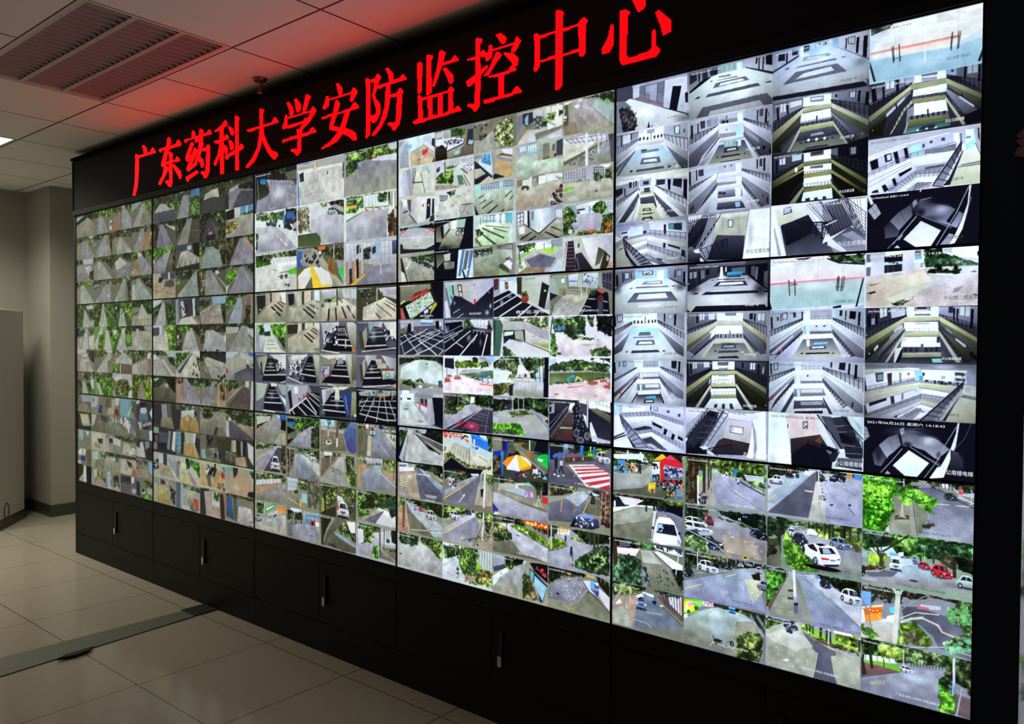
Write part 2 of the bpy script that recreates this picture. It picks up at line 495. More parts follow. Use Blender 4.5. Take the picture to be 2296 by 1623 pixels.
class Pic:
    """A camera picture painted on a grid of W x H points; local coordinates run 0..1000 right and down."""
    AS = 1.78

    def __init__(self, W, H, seed):
        self.W, self.H = W, H
        self.rng = np.random.default_rng(seed)
        self.img = np.zeros((H, W, 3)); self.amp = np.zeros((H, W))
        X, Y = np.meshgrid(np.linspace(0, 1000, W), np.linspace(0, 1000, H))
        self.X, self.Y = X, Y
        self.px, self.py = 1000.0 / (W - 1), 1000.0 / (H - 1)
        r = self.rng
        self.n0 = lattice(r, W, H, 5, 3); self.n1 = lattice(r, W, H, 14, 8)
        self.n2 = lattice(r, W, H, 34, 20); self.n3 = r.random((H, W))
        self.wx = lattice(r, W, H, 26, 16) - .5; self.wy = lattice(r, W, H, 26, 16) - .5

    def cov(self, P, warp=0.0):
        P = np.asarray(P, float)
        m = 3 * warp + 25
        x0, y0 = P.min(0) - m; x1, y1 = P.max(0) + m
        i0 = max(0, int(x0 / self.px)); i1 = min(self.W, int(x1 / self.px) + 2)
        j0 = max(0, int(y0 / self.py)); j1 = min(self.H, int(y1 / self.py) + 2)
        if i1 <= i0 or j1 <= j0:
            return None
        sl = (slice(j0, j1), slice(i0, i1))
        X = self.X[sl]; Y = self.Y[sl]
        if warp:
            X = X + self.wx[sl] * warp * 1.2 + (self.n3[sl] - .5) * warp * .5
            Y = Y + self.wy[sl] * warp * 2.2
        acc = np.zeros(X.shape)
        for dx in (-.25, .25):
            for dy in (-.25, .25):
                xs = X + dx * self.px; ys = Y + dy * self.py
                c = np.zeros(X.shape, bool)
                n = len(P)
                for k in range(n):
                    xa, ya = P[k]; xb, yb = P[(k + 1) % n]
                    if ya == yb:
                        continue
                    hit = ((ya > ys) != (yb > ys)) & (xs < (xb - xa) * (ys - ya) / (yb - ya) + xa)
                    c ^= hit
                acc += c
        return sl, acc / 4

    def blend(self, sl, m, col, amp):
        self.img[sl] = self.img[sl] * (1 - m[..., None]) + col * m[..., None]
        self.amp[sl] = self.amp[sl] * (1 - m) + amp * m

    def colour(self, s, sl, P):
        P = np.asarray(P, float)
        if '-' in s:
            a, b = s.split('-'); y0, y1 = P[:, 1].min(), P[:, 1].max()
            t = np.clip((self.Y[sl] - y0) / max(1, y1 - y0), 0, 1)[..., None]
            return hexc(a) * (1 - t) + hexc(b) * t
        if '|' in s:
            a, b = s.split('|'); x0, x1 = P[:, 0].min(), P[:, 0].max()
            t = np.clip((self.X[sl] - x0) / max(1, x1 - x0), 0, 1)[..., None]
            return hexc(a) * (1 - t) + hexc(b) * t
        return hexc(s)[None, None, :]

    def poly(self, c, P, amp=.06, a=1.0):
        r = self.cov(P)
        if r is None:
            return
        sl, m = r
        self.blend(sl, m * a, self.colour(c, sl, P), amp)

    def ground(self, c, P):
        r = self.cov(P)
        if r is None:
            return
        sl, m = r
        k = .86 + .18 * self.n0[sl] + .12 * self.n1[sl] + .07 * (self.n3[sl] - .5)
        self.blend(sl, m, self.colour(c, sl, P) * k[..., None], .30)

    def leaf(self, c1, c2, P, warp=26.0):
        r = self.cov(P, warp)
        if r is None:
            return
        sl, m = r
        t = .25 * self.n0[sl] + .4 * self.n1[sl] + .5 * self.n2[sl] + .35 * (self.n3[sl] - .5)
        t = np.clip((t - .38) * 2.1, 0, 1.15)[..., None]
        d = hexc(c1); l = hexc(c2)
        d = (d * .8 + d.mean() * .2) * np.array([1.1, 1, .85]); l = (l * .82 + l.mean() * .18) * np.array([1.1, 1.02, .9])
        col = d * .55 * (1 - t) + (d * .45 + l * .65) * t
        col = col + np.clip(t - .72, 0, 1) * (l * .9)
        self.blend(sl, m, np.clip(col, 0, 1), .75)

    def line(self, c, w, pts, amp=.05):
        h = max(w / 2, self.py * .28)
        pts = np.asarray(pts, float)
        for k in range(len(pts) - 1):
            (xa, ya), (xb, yb) = pts[k], pts[k + 1]
            mx = h * 1.3 + 2 * self.px
            i0 = max(0, int((min(xa, xb) - mx) / self.px)); i1 = min(self.W, int((max(xa, xb) + mx) / self.px) + 2)
            j0 = max(0, int((min(ya, yb) - h * 1.3 - 20) / self.py)); j1 = min(self.H, int((max(ya, yb) + h * 1.3 + 20) / self.py) + 2)
            if i1 <= i0 or j1 <= j0:
                continue
            sl = (slice(j0, j1), slice(i0, i1))
            X = self.X[sl] * self.AS; Y = self.Y[sl]
            dx, dy = (xb - xa) * self.AS, yb - ya
            L = dx * dx + dy * dy + 1e-9
            t = np.clip(((X - xa * self.AS) * dx + (Y - ya) * dy) / L, 0, 1)
            d = np.hypot(X - xa * self.AS - t * dx, Y - ya - t * dy)
            m = np.clip((h - d) / self.py + .5, 0, 1) * min(1.0, w / self.py + .25)
            self.blend(sl, m, hexc(c)[None, None, :], amp)

    def ell(self, c, x, y, rx, ry, soft=0, a=1.0):
        m0 = 1.05
        i0 = max(0, int((x - rx * m0) / self.px) - 1); i1 = min(self.W, int((x + rx * m0) / self.px) + 3)
        j0 = max(0, int((y - ry * m0) / self.py) - 1); j1 = min(self.H, int((y + ry * m0) / self.py) + 3)
        if i1 <= i0 or j1 <= j0:
            return
        sl = (slice(j0, j1), slice(i0, i1))
        d = np.hypot((self.X[sl] - x) / rx, (self.Y[sl] - y) / ry)
        if soft:
            m = np.clip(1 - d, 0, 1); m = m * m * (3 - 2 * m) * a
            self.img[sl] = self.img[sl] * (1 - m[..., None]) + hexc(c) * m[..., None]
        else:
            m = np.clip((1 - d) * min(rx / self.px, ry / self.py) + .5, 0, 1) * a
            self.blend(sl, m, hexc(c)[None, None, :], .05)

    def specks(self, c, n, s, P):
        P = np.asarray(P, float); x0, y0 = P.min(0); x1, y1 = P.max(0)
        k = 0; tries = 0
        while k < n and tries < n * 8:
            tries += 1
            x = self.rng.uniform(x0, x1); y = self.rng.uniform(y0, y1)
            ins = False
            for q in range(len(P)):
                xa, ya = P[q]; xb, yb = P[(q + 1) % len(P)]
                if (ya > y) != (yb > y) and x < (xb - xa) * (y - ya) / (yb - ya) + xa:
                    ins = not ins
            if not ins:
                continue
            k += 1
            f = self.rng.uniform(.6, 1.3); v = self.rng.uniform(.75, 1.2)
            cc = np.clip(hexc(c) * v, 0, 1)
            self.ell('%02x%02x%02x' % tuple(int(q * 255) for q in cc), x, y, s * f * .56 * self.rng.uniform(.5, 1.4), s * f)

    def rail(self, c, w, n, k, q):
        (a, b, d, e) = [np.array(p, float) for p in q]      # top left, top right, bottom right, bottom left
        for t in range(n):
            f = t / max(1, n - 1)
            self.line(c, w, [a + (b - a) * f, e + (d - e) * f])
        for t in range(k):
            f = t / max(1, k - 1) * .8 if k > 1 else 0
            self.line(c, w * (1.0 if t == 0 else .6), [a + (e - a) * f, b + (d - b) * f])

    def car(self, c, kind, x0, y0, x1, y1):
        w, h = x1 - x0, y1 - y0

        def T(*p):
            return [(x0 + w * p[i], y0 + h * p[i + 1]) for i in range(0, len(p), 2)]
        cc = hexc(c)
        dk = '%02x%02x%02x' % tuple(int(q * 190) for q in cc)
        lt = '%02x%02x%02x' % tuple(int(min(1, q * 1.1 + .08) * 255) for q in cc)
        aw = abs(w)
        self.ell('111114', x0 + w * .5, y0 + h * .93, aw * .52, h * .13, 1, .85)
        if kind in 'fb':
            self.poly('1a1a1e', T(.06, .75, .06, 1, .2, 1, .2, .75)); self.poly('1a1a1e', T(.8, .75, .8, 1, .94, 1, .94, .75))
            self.poly(lt + '-' + dk, T(.03, .9, 0, .6, .06, .45, .16, .38, .25, .06, .36, 0, .64, 0, .75, .06, .84, .38, .94, .45, 1, .6, .97, .9))
            self.poly('222a33', T(.2, .4, .29, .1, .71, .1, .8, .4))
            self.poly('6a7a8a', T(.45, .36, .5, .13, .68, .13, .74, .36), .1, .5)
            lc = 'eef' if kind == 'f' else 'c22'
            self.poly(lc, T(.04, .52, .2, .55, .18, .64, .05, .63)); self.poly(lc, T(.96, .52, .8, .55, .82, .64, .95, .63))
            self.poly('333', T(.28, .58, .72, .58, .68, .66, .32, .66)); self.poly('36c', T(.39, .68, .61, .68, .61, .76, .39, .76))
            self.poly('222', T(.1, .84, .9, .84, .88, .92, .12, .92))
        elif kind == 's':
            self.poly(lt + '-' + dk, T(0, .78, .01, .5, .1, .42, .24, .38, .38, .07, .5, .0, .72, .02, .86, .36, .97, .42, 1, .6, .99, .8))
            self.poly('20262e', T(.3, .38, .41, .12, .54, .09, .54, .38)); self.poly('20262e', T(.57, .38, .57, .09, .7, .1, .8, .37))
            for fx in (.2, .8):
                self.ell('17171a', x0 + w * fx, y0 + h * .8, aw * .1, h * .2); self.ell('aaa', x0 + w * fx, y0 + h * .8, aw * .055, h * .11)
            self.poly('eef', T(0, .5, .06, .46, .07, .58, .01, .6))
        else:                                               # three-quarter view, nose towards local left
            self.poly(lt + '-' + dk, T(0, .82, .0, .6, .05, .5, .2, .42, .3, .12, .42, .02, .7, 0, .86, .1, .95, .34, 1, .45, 1, .7, .93, .8, .5, .97, .1, .95))
            self.poly('20262e', T(.2, .42, .32, .12, .62, .1, .57, .44)); self.poly('20262e', T(.63, .42, .67, .1, .82, .13, .92, .36))
            self.poly('8a98a8', T(.28, .36, .36, .15, .45, .14, .4, .38), .1, .6)
            for fx, fy in ((.52, .82), (.9, .68)):
                self.ell('17171a', x0 + w * fx, y0 + h * fy, aw * .075, h * .19); self.ell('999', x0 + w * fx, y0 + h * fy, aw * .04, h * .11)
            self.poly('dde', T(.02, .56, .1, .58, .09, .67, .02, .65)); self.poly('dde', T(.34, .6, .44, .57, .44, .66, .36, .69))
            self.poly('222', T(.12, .62, .32, .64, .32, .72, .12, .7)); self.poly('36c', T(.14, .77, .3, .79, .3, .87, .14, .85))

    def person(self, c, x, y0, y1):
        h = y1 - y0; w = h * .22 / self.AS
        self.poly('223', [(x - w * .7, y0 + h * .5), (x + w * .7, y0 + h * .5), (x + w * .8, y1), (x + w * .2, y1), (x, y0 + h * .65), (x - w * .2, y1), (x - w * .8, y1)])
        self.poly(c, [(x - w, y0 + h * .2), (x + w, y0 + h * .2), (x + w * .8, y0 + h * .58), (x - w * .8, y0 + h * .58)])
        self.ell('321', x, y0 + h * .1, h * .075 / self.AS, h * .1)

    def run(self, prog):
        for op in prog.split(';'):
            t = op.split()
            if not t:
                continue
            o = t[0]

            def pts(k):
                return [tuple(4 * float(v) for v in s.split(',')) for s in t[k:]]          # given in 1/250 of the picture
            if o == 'B':
                cs = np.array([hexc(s) for s in t[1:]])
                f = np.linspace(0, len(cs) - 1, self.H)
                for ch in range(3):
                    self.img[:, :, ch] = np.interp(f, np.arange(len(cs)), cs[:, ch])[:, None]
                self.amp[:] = .1
            elif o == 'P':
                self.poly(t[1], pts(2))
            elif o == 'V':
                self.poly(t[2], pts(3), .06, int(t[1]) / 9)
            elif o == 'A':
                self.ground(t[1], pts(2))
            elif o == 'G':
                self.leaf(t[1], t[2], pts(3))
            elif o == 'L':
                self.line(t[1], 4 * float(t[2]), pts(3))
            elif o == 'E':
                self.ell(t[1], *[4 * float(v) for v in t[2:6]])
            elif o == 'O':
                self.ell(t[2], *[4 * float(v) for v in t[3:7]], 1, int(t[1]) / 9)
            elif o == 'I':
                self.specks(t[1], int(t[2]), 4 * float(t[3]), pts(4))
            elif o == 'R':
                self.rail(t[1], 4 * float(t[2]), int(t[3]), int(t[4]), pts(5))
            elif o == 'K':
                self.car(t[1], t[2], *[4 * float(v) for v in t[3:7]])
            elif o == 'D':                      # lens fall-off of that camera
                d = np.hypot((self.X - 500) / 560, (self.Y - 420) / 760)
                self.img *= (1 - int(t[1]) / 9 * np.clip(d - .25, 0, 1) ** 1.4)[..., None]
            elif o == 'T':                      # band of trees from the top, left and right lower edge
                a, b = 4 * float(t[3]), 4 * float(t[4])
                self.leaf(t[1], t[2], [(-90, -90), (1090, -90), (1090, b), (500, (a + b) / 2), (-90, a)])
            elif o == 'W':                      # road running to a far point
                x0, x1, vx, vy, hw = [4 * float(v) for v in t[2:7]]
                self.ground(t[1], [(x0, 1080), (vx - hw, vy), (vx + hw, vy), (x1, 1080)])
            elif o == 'H':
                self.person(t[1], *[4 * float(v) for v in t[2:5]])

    def grade(self, contrast, tint, sat):
        s = np.clip(self.img, 0, 1)
        s = s * (.95 + .10 * self.n1 + .05 * (self.n2 - .5))[..., None]
        g = s.mean(2, keepdims=True)
        s = np.clip(g + (s - g) * sat, 0, 1)
        s = s * (1 - contrast) + s * s * (3 - 2 * s) * contrast
        self.img = np.clip(s * np.array(tint), 0, 1)

    def attribute(self):
        """linear colour + amount of fine grain, bottom row first"""
        s = np.clip(self.img, 0, 1)
        lin = np.where(s <= .04045, s / 12.92, ((s + .055) / 1.055) ** 2.4)
        out = np.concatenate([lin, np.clip(self.amp, 0, 1)[..., None]], 2)
        return np.ascontiguousarray(out[::-1]).astype(np.float32)


# lit dots of the sign, outlines in LED steps
GLYPHS = [
    ('广', [[(247,73),(249,75),(253,74),(260,70),(262,66),(263,61),(272,61),(278,66),(283,66),(291,58),(290,57),(236,57),(236,41),(234,26),(231,13),(224,0),(214,1),(221,17),(223,30),(224,64),(227,65),(235,61),(252,61),(251,66)]]),
    ('东', [[(326,74),(332,74),(336,70),(336,65),(333,61),(351,61),(356,66),(360,65),(368,58),(366,56),(331,56),(328,50),(320,39),(331,39),(330,52),(334,52),(342,48),(340,39),(348,38),(353,42),(357,41),(363,36),(362,34),(340,35),(340,3),(336,0),(328,1),(324,6),(319,8),(319,11),(324,11),(331,10),(330,35),(318,34),(315,32),(310,33),(306,36),(308,40),(318,57),(308,57),(307,55),(301,57),(300,60),(302,61),(322,61)],[(316,34),(323,33),(330,28),(325,23),(306,7),(298,8),(299,11),(311,21)],[(342,32),(345,32),(364,20),(367,14),(366,8),(361,8),(355,16),(342,29)]]),
    ('药', [[(396,69),(406,67),(405,63),(416,63),(416,69),(419,71),(426,69),(428,66),(426,63),(437,63),(441,66),(445,66),(451,60),(449,59),(426,59),(427,53),(404,54),(405,60),(384,60),(383,58),(377,58),(375,62),(378,63),(396,62),(396,71),(399,72),(403,71),(406,68)],[(393,56),(397,56),(402,53),(391,39),(396,38),(402,47),(407,47),(412,42),(408,37),(397,25),(408,26),(411,24),(410,22),(389,16),(384,16),(380,21),(384,24),(392,33),(386,30),(381,31),(378,36),(380,40)],[(379,9),(387,10),(408,14),(412,13),(414,10),(389,4),(386,1),(381,2)],[(416,55),(424,54),(428,50),(425,43),(435,43),(438,46),(442,46),(446,41),(445,38),(444,10),(440,3),(435,-1),(429,0),(427,5),(421,8),(421,11),(433,10),(435,38),(422,39),(419,33),(411,26),(405,26),(405,29),(412,39)],[(414,32),(419,32),(428,26),(429,21),(428,16),(422,16),(419,23),(414,28)]]),
    ('科', [[(457,62),(465,64),(476,67),(481,71),(486,72),(491,64),(484,63),(480,62),(480,49),(486,52),(489,52),(494,47),(493,45),(480,45),(480,40),(486,37),(491,33),(489,25),(484,26),(480,33),(481,1),(478,-1),(471,0),(471,27),(461,14),(455,15),(456,19),(465,29),(470,42),(464,44),(461,44),(456,46),(456,48),(470,48),(470,60),(461,60),(457,61)],[(491,62),(495,62),(505,56),(506,50),(503,48),(499,49),(496,54)],[(492,43),(497,43),(505,37),(505,29),(497,29),(495,36)],[(508,73),(512,73),(519,69),(518,65),(517,65),(517,30),(522,34),(527,32),(529,29),(527,26),(517,25),(518,0),(513,-2),(509,-1),(509,23),(496,21),(490,18),(484,19),(484,24),(502,27),(509,28)]]),
    ('大', [[(566,72),(569,72),(576,69),(576,66),(574,64),(574,50),(593,50),(598,55),(601,55),(608,49),(607,47),(575,47),(576,38),(583,26),(592,15),(605,10),(608,7),(601,2),(596,3),(585,12),(577,23),(572,31),(567,20),(556,7),(541,0),(534,0),(535,3),(550,12),(561,24),(565,39),(566,47),(544,46),(537,48),(537,50),(566,50)]]),
    ('学', [[(625,68),(629,69),(638,61),(640,54),(637,50),(632,51),(630,60)],[(641,70),(645,70),(654,62),(654,54),(649,52),(645,54),(643,63)],[(664,71),(667,71),(675,66),(670,61),(664,50),(674,50),(676,53),(680,54),(685,48),(685,47),(675,39),(671,36),(658,30),(656,25),(671,25),(675,29),(680,29),(685,23),(685,22),(655,21),(655,4),(648,-1),(645,0),(642,4),(634,7),(635,10),(647,8),(648,21),(624,21),(619,20),(616,21),(616,24),(647,25),(646,32),(652,32),(659,37),(633,36),(630,36),(627,37),(628,40),(660,40),(662,43),(667,42),(671,44),(673,48),(627,48),(627,37),(617,37),(616,40),(620,46),(621,53),(625,54),(627,52),(627,50),(657,50),(661,61)]]),
    ('安', [[(722,72),(726,72),(734,65),(734,57),(750,57),(752,61),(756,61),(761,56),(761,54),(752,46),(748,46),(748,49),(750,55),(709,55),(709,49),(702,46),(697,48),(698,50),(702,55),(703,61),(708,61),(709,57),(728,57),(726,63)],[(721,52),(724,53),(730,48),(725,38),(748,39),(754,44),(758,44),(764,38),(763,36),(748,36),(740,20),(739,18),(752,13),(759,8),(760,1),(754,1),(746,7),(735,12),(725,5),(708,1),(695,0),(695,2),(712,7),(727,16),(710,21),(710,24),(715,36),(698,35),(695,37),(695,38),(717,39),(719,47)],[(724,36),(717,24),(730,20),(739,36)]]),
    ('防', [[(775,67),(778,67),(783,64),(791,64),(791,65),(795,68),(799,66),(801,62),(797,58),(794,51),(791,46),(792,42),(800,33),(800,24),(794,16),(788,15),(783,20),(783,3),(778,0),(775,0),(776,7),(776,59),(775,61)],[(783,61),(783,24),(792,24),(793,29),(788,42),(786,45),(788,51),(790,60)],[(808,71),(812,71),(821,63),(821,56),(831,56),(836,59),(838,58),(842,53),(842,52),(816,52),(816,41),(827,41),(830,45),(833,45),(837,41),(837,39),(835,37),(834,17),(831,6),(824,1),(821,1),(818,6),(812,9),(812,11),(825,10),(827,37),(816,38),(814,28),(810,18),(801,7),(791,1),(786,1),(787,4),(799,13),(807,29),(809,52),(798,51),(795,53),(796,55),(814,55),(813,63)]]),
    ('监', [[(858,66),(863,66),(866,64),(865,35),(862,33),(859,34)],[(872,71),(875,71),(882,68),(881,65),(879,64),(880,31),(875,29),(872,30)],[(891,71),(894,71),(900,67),(896,58),(907,58),(913,62),(918,57),(918,55),(895,55),(886,39),(884,36),(881,37),(882,41),(888,56)],[(896,52),(900,52),(911,42),(911,35),(908,34),(905,35),(902,42)],[(859,31),(862,32),(866,28),(904,28),(905,31),(909,31),(912,27),(910,24),(911,7),(917,10),(922,6),(922,4),(855,2),(852,4),(852,6),(860,7),(860,22),(859,24)],[(866,25),(867,6),(875,6),(874,25)],[(881,25),(881,7),(889,6),(889,25)],[(896,26),(896,6),(904,7),(904,26)]]),
    ('控', [[(941,71),(943,72),(950,69),(949,65),(947,65),(947,56),(949,57),(952,58),(956,54),(958,55),(958,59),(960,61),(963,60),(963,56),(991,56),(991,58),(994,61),(999,56),(996,52),(992,47),(987,47),(987,50),(990,54),(963,54),(963,49),(957,46),(954,47),(954,51),(947,52),(948,39),(955,42),(957,42),(957,39),(948,34),(947,4),(943,0),(939,0),(938,3),(930,7),(931,9),(940,8),(941,29),(934,26),(931,26),(928,32),(932,33),(941,36),(941,51),(930,52),(930,54),(941,54)],[(967,69),(973,69),(980,64),(981,62),(979,58),(975,58)],[(968,52),(971,52),(975,47),(971,44),(958,32),(952,32),(953,34),(958,37)],[(977,49),(980,49),(989,46),(996,40),(995,35),(994,33),(991,34),(993,30),(993,29),(978,28),(978,9),(988,9),(992,14),(995,14),(1001,8),(1000,7),(955,5),(952,6),(952,9),(971,9),(971,28),(959,29),(958,31),(983,31),(986,35),(989,34),(986,40)]]),
    ('中', [[(1014,58),(1017,58),(1021,55),(1039,55),(1039,73),(1042,73),(1048,70),(1048,67),(1047,66),(1047,55),(1064,55),(1066,58),(1070,59),(1074,56),(1074,54),(1072,53),(1072,27),(1069,25),(1065,26),(1065,30),(1047,30),(1047,4),(1043,1),(1039,1),(1039,30),(1021,30),(1021,26),(1017,23),(1014,24),(1015,31),(1015,51),(1014,53)],[(1021,52),(1021,32),(1039,33),(1039,53)],[(1047,52),(1047,32),(1065,33),(1064,53)]]),
    ('心', [[(1098,46),(1101,45),(1101,28),(1097,22),(1089,22),(1089,27),(1095,35)],[(1107,55),(1112,55),(1117,52),(1117,50),(1115,49),(1114,16),(1117,13),(1134,14),(1138,16),(1138,30),(1140,31),(1142,30),(1142,18),(1146,14),(1146,11),(1142,8),(1111,8),(1108,11),(1107,13)],[(1117,65),(1121,65),(1130,61),(1132,58),(1132,53),(1130,50),(1125,49)],[(1141,45),(1145,46),(1151,40),(1156,34),(1156,25),(1148,24),(1147,30)]]),
]

GRID = {(0, 0): 4, (1, 0): 4, (2, 0): 3, (3, 0): 5, (4, 0): 4, (0, 1): 4, (1, 1): 4, (2, 1): 4, (3, 1): 4, (4, 1): 4, (0, 2): 5, (1, 2): 4, (2, 2): 4, (3, 2): 4, (4, 2): 4}
DISPLAY_WORDS = {
    (0, 0): 'top left display of the video wall, sixteen small tree-lined road pictures',
    (0, 1): 'display at the left end of the middle row, narrow green campus path pictures',
    (0, 2): 'bottom left display, twenty-five tiny pictures of rooms and yards',
    (1, 0): 'second display from the left in the top row, tree-shaded road pictures',
    (1, 1): 'second display from the left in the middle row, grey road and path pictures',
    (1, 2): 'second display from the left in the bottom row, mostly yellow-floored hall pictures',
    (2, 0): 'display in the centre of the top row, nine larger campus gate pictures',
    (2, 1): 'display in the centre of the middle row, black and white library and reading room pictures',
    (2, 2): 'display in the centre of the bottom row, sixteen tree-shaded street pictures',
    (3, 0): 'fourth display from the left in the top row, twenty-five pictures of courtyards and halls',
    (3, 1): 'fourth display from the left in the middle row, black tiled lobby and lakeside pictures',
    (3, 2): 'fourth display in the bottom row, street pictures with an orange and white umbrella',
    (4, 0): 'top right display, atrium balconies and stairwells of an office building',
    (4, 1): 'display at the right end of the middle row, bright atrium balcony pictures and a plaza',
    (4, 2): 'bottom right display, roads with parked cars and a red tent',
}

